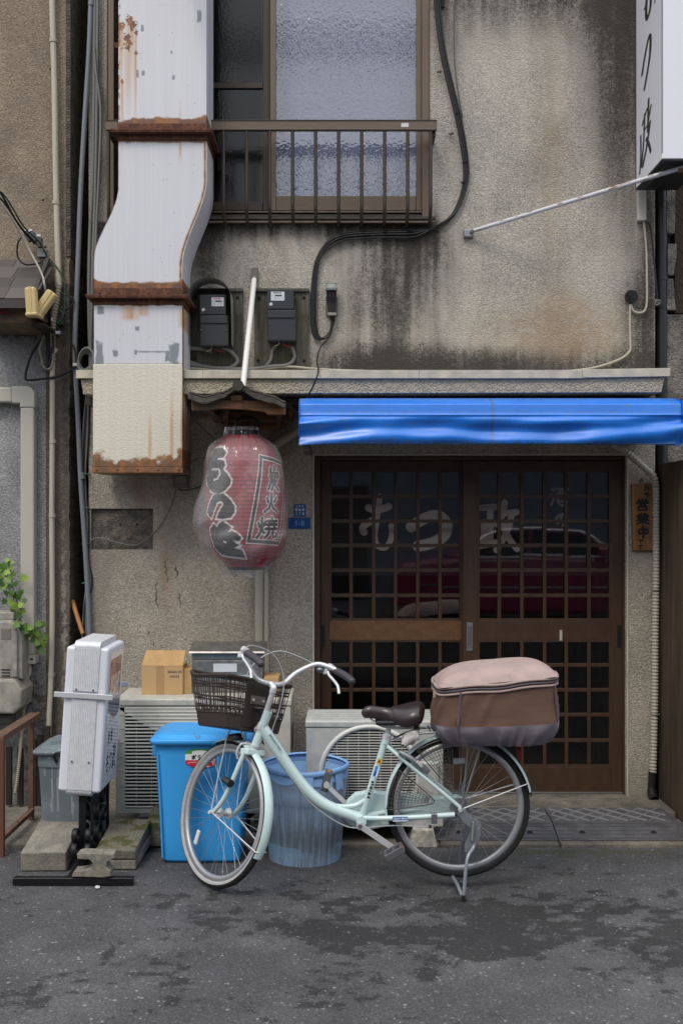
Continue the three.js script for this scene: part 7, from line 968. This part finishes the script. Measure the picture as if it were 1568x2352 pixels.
  mesh('under_pan', bx(B(862, 1650).x, B(962, 1650).x, B(900, 1662).y, B(900, 1652).y, zb - 0.05, zb + 0.05, 0.008), dark, sd); for (const s of [-1, 1]) mesh('spring', tube(Array.from({ length: 40 }, (_, i) => V(B(955, 1650).x + 0.012 * Math.cos(i * 0.8), B(955, 1672).y + 0.0012 * i, zb + s * 0.04 + 0.012 * Math.sin(i * 0.8))), 0.003, 5, 2), dark, sd); mesh('rail', tube([B(850, 1652, 0.02), B(880, 1668, 0.02), B(920, 1672, 0.02), B(955, 1668, 0.03)], 0.0035, 6), alu, sd); mesh('rail', tube([B(850, 1652, -0.02), B(880, 1668, -0.02), B(920, 1672, -0.02), B(955, 1668, -0.03)], 0.0035, 6), alu, sd);
  mesh('seat_post', join([cyl(B(888, 1690), B(897, 1655), 0.0125, 0.0125, 14), bx(-0.02, 0.02, -0.012, 0.012, -0.026, 0.026, 0.005).translate(B(897, 1662).x, B(897, 1662).y, zb)]), alu, bike); mesh('seat_clamp', join([cyl(B(886, 1696), B(889, 1686), 0.021, 0.021, 16), cyl(B(900, 1692, -0.02), B(900, 1692, 0.024), 0.006, 0.006, 10)]), alu, bike);
  // chain case on the far side
  const cc = (a, b) => { const p = B(a, b, -0.06); return [p.x, p.y]; }; mesh('chain_case', prism([cc(790, 1868), cc(797, 1845), cc(815, 1828), cc(845, 1822), cc(900, 1826), cc(1000, 1836), cc(1052, 1832), cc(1066, 1840), cc(1070, 1854), cc(1060, 1868), cc(1030, 1878), cc(960, 1892), cc(900, 1904), cc(850, 1914), cc(815, 1912), cc(795, 1895)], zb - 0.085, zb - 0.05, 0.012), mint, bike);
  // cranks and pedals
  const bb = B(826, 1888), pedal = (c, r, par) => { const q = (g) => rot(g.translate(c.x, c.y, c.z), V(0, 0, 1), r, c); mesh('pedal_body', q(join([bx(-0.047, 0.047, -0.017, 0.017, 0.004, 0.016, 0.004), bx(-0.047, 0.047, -0.017, 0.017, 0.074, 0.086, 0.004), bx(-0.047, -0.034, -0.017, 0.017, 0.016, 0.074, 0.003), bx(0.034, 0.047, -0.017, 0.017, 0.016, 0.074, 0.003), cyl(V(0, 0, 0), V(0, 0, 0.084), 0.011, 0.009, 10)])), mat(0x55565a, 0.4), par); mesh('pedal_reflector', q(join([bx(-0.0495, -0.0475, -0.008, 0.008, 0.025, 0.065, 0.0005), bx(0.0475, 0.0495, -0.008, 0.008, 0.025, 0.065, 0.0005)])), phy(0xb5701a, 0.25), par); };
  const c1 = group('crank', bike), e1 = B(902, 1938, 0.062); mesh('crank_arm', join([bar(V(bb.x, bb.y, zb + 0.058), V(e1.x, e1.y, zb + 0.068), 0.024, 0.014, 0), cyl(V(bb.x, bb.y, zb + 0.045), V(bb.x, bb.y, zb + 0.066), 0.017, 0.017, 18), cyl(V(e1.x, e1.y, zb + 0.056), V(e1.x, e1.y, zb + 0.074), 0.013, 0.013, 16)]), alu, c1); mesh('crank_cap', cyl(V(bb.x, bb.y, zb + 0.066), V(bb.x, bb.y, zb + 0.07), 0.012, 0.01, 16), M.steel, c1); pedal(V(e1.x, e1.y, zb + 0.075), 0.5, c1);
  const c2 = group('crank', bike), e2 = B(749, 1816, -0.09); mesh('crank_arm', join([bar(V(bb.x, bb.y, zb - 0.1), V(e2.x, e2.y, zb - 0.11), 0.02, 0.011, 0), cyl(V(e2.x, e2.y, zb - 0.12), V(e2.x, e2.y, zb - 0.098), 0.014, 0.014, 16), cyl(V(bb.x, bb.y, zb - 0.112), V(bb.x, bb.y, zb - 0.04), 0.015, 0.015, 14)]), alu, c2); pedal(V(e2.x, e2.y + 0.01, zb - 0.205), 1.3, c2);
  // rear carrier, stand, lock, dress guard
  const rc = group('rear_carrier', bike); for (const s of [-1, 1]) { mesh('carrier_rail', tube([B(905, 1697, s * 0.02), B(950, 1682, s * 0.055), B(1000, 1676, s * 0.06), B(1120, 1672, s * 0.06), B(1190, 1674, s * 0.055)], 0.005, 8), mat(0x8f9296, 0.4, { metalness: 0.8 }), rc); mesh('carrier_leg', tube([B(1056, 1846, s * 0.075), B(1076, 1780, s * 0.072), B(1098, 1712, s * 0.065), B(1108, 1674, s * 0.06)], 0.0048, 8), mat(0x8f9296, 0.4, { metalness: 0.8 }), rc); mesh('carrier_leg', tube([B(1056, 1846, s * 0.075), B(1062, 1790, s * 0.072), B(1070, 1712, s * 0.065), B(1074, 1674, s * 0.06)], 0.0042, 8), mat(0x8f9296, 0.4, { metalness: 0.8 }), rc); }
  for (let i = 0; i < 5; i++) mesh('carrier_slat', cyl(B(985 + i * 45, 1673, -0.06), B(985 + i * 45, 1673, 0.06), 0.004, 0.004, 6), mat(0x8f9296, 0.4, { metalness: 0.8 }), rc);
  const ks = group('kickstand', bike), kg = mat(0x8b9097, 0.45, { metalness: 0.55 }); mesh('mount_plate', prism([[1046, 1858], [1062, 1846], [1074, 1864], [1090, 1872], [1100, 1884], [1094, 1896], [1078, 1892], [1060, 1880]].map(([a, b]) => { const p = B(a, b); return [p.x, p.y]; }), zb + 0.07, zb + 0.078, 0.002), kg, ks);
  const ft = V(X(1063, 1.63), 0.012, 1.63), ff = V(X(1056, 1.28), 0.012, 1.28); for (const [s, f] of [[1, ft], [-1, ff]]) { mesh('leg', tube([B(1086, 1896, s * 0.085), B(1082, 1930, s * 0.09), V((B(1076, 1960).x + f.x) / 2, 0.18, zb + s * 0.13), f], 0.0085, 10), kg, ks); mesh('leg_plate', prism([[1074, 1900], [1096, 1888], [1098, 1902], [1084, 1944], [1062, 1944], [1062, 1926]].map(([a, b]) => { const p = B(a, b); return [p.x, p.y]; }), zb + s * 0.082 - 0.003, zb + s * 0.082 + 0.003, 0.001), kg, ks); }
  mesh('foot_bar', tube([ft, V(ft.x - 0.018, 0.05, 1.55), V(ft.x - 0.03, 0.06, 1.46), V(ff.x - 0.02, 0.05, 1.36), ff], 0.0085, 10), kg, ks); for (const f of [ft, ff]) mesh('rubber_foot', cyl(V(f.x, 0, f.z), V(f.x, 0.03, f.z), 0.011, 0.01, 10), dark, ks); mesh('spring', tube(Array.from({ length: 130 }, (_, i) => { const p = B(1080 - i * 0.022, 1872 + i * 0.33, 0.1); return V(p.x + 0.0075 * Math.cos(i * 0.9), p.y, p.z + 0.0075 * Math.sin(i * 0.9)); }), 0.0022, 5, 2), M.dullsteel, ks);
  const lk = group('ring_lock', bike); mesh('lock_body', tube([B(916, 1722, 0.05), B(940, 1734, 0.06), B(960, 1750, 0.06), B(974, 1762, 0.055)], 0.013, 10), mat(0x8d9295, 0.4, { metalness: 0.5 }), lk); mesh('lock_head', bx(-0.025, 0.025, -0.014, 0.014, -0.014, 0.014, 0.006).rotateZ(-0.7).translate(B(972, 1760).x, B(972, 1760).y, zb + 0.055), mat(0x777b7e, 0.4, { metalness: 0.5 }), lk); mesh('key', bx(-0.007, 0.007, -0.018, 0.018, -0.004, 0.004, 0.003).rotateZ(0.7).translate(B(960, 1746).x, B(960, 1746).y, zb + 0.075), mat(0xb8b8b2, 0.4), lk);
  const dg = group('dress_guard', bike), gm = mat(0x4c4743, 0.5), arc = (c, r0, a0, a1) => Array.from({ length: 9 }, (_, i) => { const a = a0 + (a1 - a0) * i / 8; return V(c.x + r0 * Math.cos(a), c.y + r0 * Math.sin(a), zb + 0.05 + 0.01 * Math.sin(i / 8 * Math.PI)); });
  for (const [a0, a1, ra, rb] of [[2.58, 3.16, 0.12, 0.335], [1.68, 2.2, 0.1, 0.335]]) { const tri = (f) => ra + (rb - ra) * f; mesh('guard_frame', tube([...arc(HUBR, rb, a0, a1), V(HUBR.x + ra * Math.cos((a0 + a1) / 2), HUBR.y + ra * Math.sin((a0 + a1) / 2), zb + 0.06)], 0.0032, 6, 4, true, 0.2), gm, dg); for (let i = 1; i < 14; i++) { const f = i / 14, m2 = (a0 + a1) / 2, hw = (a1 - a0) / 2 * (0.25 + 0.75 * f); mesh('guard_wire', tube(arc(HUBR, tri(f), m2 - hw, m2 + hw), 0.0013, 5, 2), gm, dg); } for (let i = 0; i < 9; i++) { const a = a0 + (a1 - a0) * (i + 0.5) / 9, m2 = (a0 + a1) / 2; mesh('guard_wire', cyl(V(HUBR.x + rb * Math.cos(a), HUBR.y + rb * Math.sin(a), zb + 0.055), V(HUBR.x + (ra + 0.03) * Math.cos(m2 + (a - m2) * 0.25), HUBR.y + (ra + 0.03) * Math.sin(m2 + (a - m2) * 0.25), zb + 0.058), 0.0013, 0.0013, 5), gm, dg); } }
  mesh('band_brake_arm', join([bar(B(1044, 1862, 0.07), B(985, 1866, 0.07), 0.012, 0.004), cyl(B(984, 1888, 0.066), B(984, 1888, 0.08), 0.007, 0.007, 10)]), mat(0x2b2c2e, 0.5), bike); mesh('stay_clip', bx(-0.014, 0.014, -0.03, 0.018, -0.004, 0.018, 0.003).translate(B(993, 1866).x, B(993, 1866).y, zb + 0.068), M.steel, bike);
  // soft cover over the rear basket
  const bag = group('rear_basket_cover', bike), cxb = B(1127, 1600).x + 0.012, zc = zb - 0.005, se = (a, e) => { const c = Math.cos(a), s = Math.sin(a), f = (Math.abs(c) ** e + Math.abs(s) ** e) ** (-1 / e); return [c * f, s * f]; };
  const yTop = 0.985, ySeam = 0.805, yLow = 0.705, tilt = (x) => 0.026 * (x / 0.28);
  const cover = (y0, y1, w0, w1, d0, d1, e, fold, nv, ta, tb) => grid(200, nv, (u, v) => { const a = u * 2 * Math.PI, [c, s] = se(a, e), w = w0 + (w1 - w0) * v, d = d0 + (d1 - d0) * v; const n = fold(a, v); const x = c * w * (1 + n), z = s * d * (1 + n); return [cxb + x, y0 + (y1 - y0) * v + tilt(c * w) * (ta + (tb - ta) * v), zc + z]; }, true);
  const fold1 = (a, v) => 0.06 * Math.sin(Math.PI * v) * ((1 - Math.abs(Math.sin(a * 4 + 1.6 * v + 2 * Math.sin(a * 3)))) ** 2 - 0.35) + 0.03 * (fbm(a * 2.2 + 7, v * 2.2, 3, 601) - 0.5) + 0.012 * Math.sin(a * 9 + v * 2) * (1 - v) + 0.018 * Math.sin(a * 4.3 + 1) * (1 - v), fold0 = (a, v) => 0.03 * (fbm(a * 2.2 + 7, 0, 3, 601) - 0.5) * v + 0.012 * Math.sin(a * 9) * v + 0.018 * Math.sin(a * 4.3 + 1) * v + (1 - v) ** 1.2 * 0.1 * ((1 - Math.abs(Math.sin(a * 11 + 2 * Math.sin(a * 5)))) ** 2 - 0.4) - 0.1 * (1 - v) ** 2 + 0.05 * Math.sin(a * 13 + 1) * (1 - v) * v * 2 + 0.06 * v * (1 - v) * 2;
  const cloth = (h, s2) => mat(0xffffff, 0.82, { map: (() => { const t = tone(h, 0.03, 0.05, 0.1, s2, 256, 64); t.repeat.set(3, 2); return t; })(), bumpMap: (() => { const t = T.fine.clone(); t.repeat.set(10, 2); return t; })(), bumpScale: 0.0006 });
  mesh('skirt', cover(yLow, ySeam, 0.262, 0.292, 0.18, 0.205, 4.5, fold0, 16, 0, 0.35), cloth(0x6f6972, 611), bag); mesh('side_panel', cover(ySeam, yTop, 0.292, 0.278, 0.205, 0.2, 4.5, fold1, 16, 0.35, 1), cloth(0x5b4438, 612), bag);
  const lidc = cloth(0x9d8a85, 613); mesh('lid', grid(48, 28, (u, v) => { const sx = 2 * u - 1, sz = 2 * v - 1, ex = Math.sign(sx) * (1 - (1 - Math.abs(sx)) ** 1.15), r = Math.max(Math.abs(sx), Math.abs(sz)), kx = 1 - 0.05 * Math.abs(sz) ** 6, kz = 1 - 0.05 * Math.abs(sx) ** 6, dome = 0.075 * (1 - sx ** 4) * (1 - Math.abs(sz) ** 3) + 0.012 * (fbm(u * 3, v * 3, 3, 615) - 0.5) * (1 - r ** 4); return [cxb + ex * 0.276 * kx, yTop + 0.018 + tilt(ex * 0.276) + dome, zc + sz * 0.198 * kz]; }), lidc, bag);
  for (const [dy, r, m2, n] of [[0.012, 0.007, lidc, 'lid_piping'], [-0.004, 0.006, mat(0x4a4148, 0.6), 'zip'], [-0.018, 0.006, lidc, 'lid_piping']]) mesh(n, tube(Array.from({ length: 40 }, (_, i) => { const [c, s] = se(i / 40 * 2 * Math.PI, 4.6); return V(cxb + c * 0.282, yTop + dy + tilt(c * 0.282) + 0.004 * Math.sin(i * 1.1), zc + s * 0.203); }), r, 8, 3, true), m2, bag);
  for (const [a, tw] of [[2.15, 0.02], [0.72, -0.06]]) mesh('cord', tube(Array.from({ length: 6 }, (_, i) => { const v = i / 5, [c, s] = se(a + tw * (1 - v) * 2, 4.4), w = 0.25 + 0.042 * sst(0, 0.35, v) - 0.012 * v, d = 0.165 + 0.045 * sst(0, 0.35, v) - 0.004 * v; return V(cxb + c * w, yLow + 0.01 + (yTop - yLow - 0.02) * v + tilt(c * w) * (0.35 + 0.65 * v), zc + s * d + 0.002); }), 0.005, 8), mat(0x5a4f58, 0.7), bag);
  mesh('zip_pull', bx(-0.006, 0.006, -0.03, 0.0, -0.003, 0.003, 0.002).translate(cxb - 0.288, yTop - 0.01 + tilt(-0.28), zc + 0.1), mat(0xa99a86, 0.5), bag);
  settle(bike);
  // rag stuffed under the saddle
  single('rag', grid(24, 16, (u, v) => { const a = u * 2 * Math.PI, r = 0.028 * Math.sin(Math.PI * (0.08 + 0.84 * v)) * (1 + 0.5 * (fbm(u * 8, v * 5, 3, 621) - 0.5) * 2); const p = B(933 + 34 * (v - 0.3), 1708 - 34 * v, 0.05); return [p.x + r * Math.cos(a) * 1.1, p.y + r * Math.sin(a), p.z + r * Math.sin(a + 0.8)]; }, true), mat(0xbdbab8, 0.9), 'crumpled pale rag tucked under the bicycle saddle', 'rag');
}
renderer.render(scene, camera);
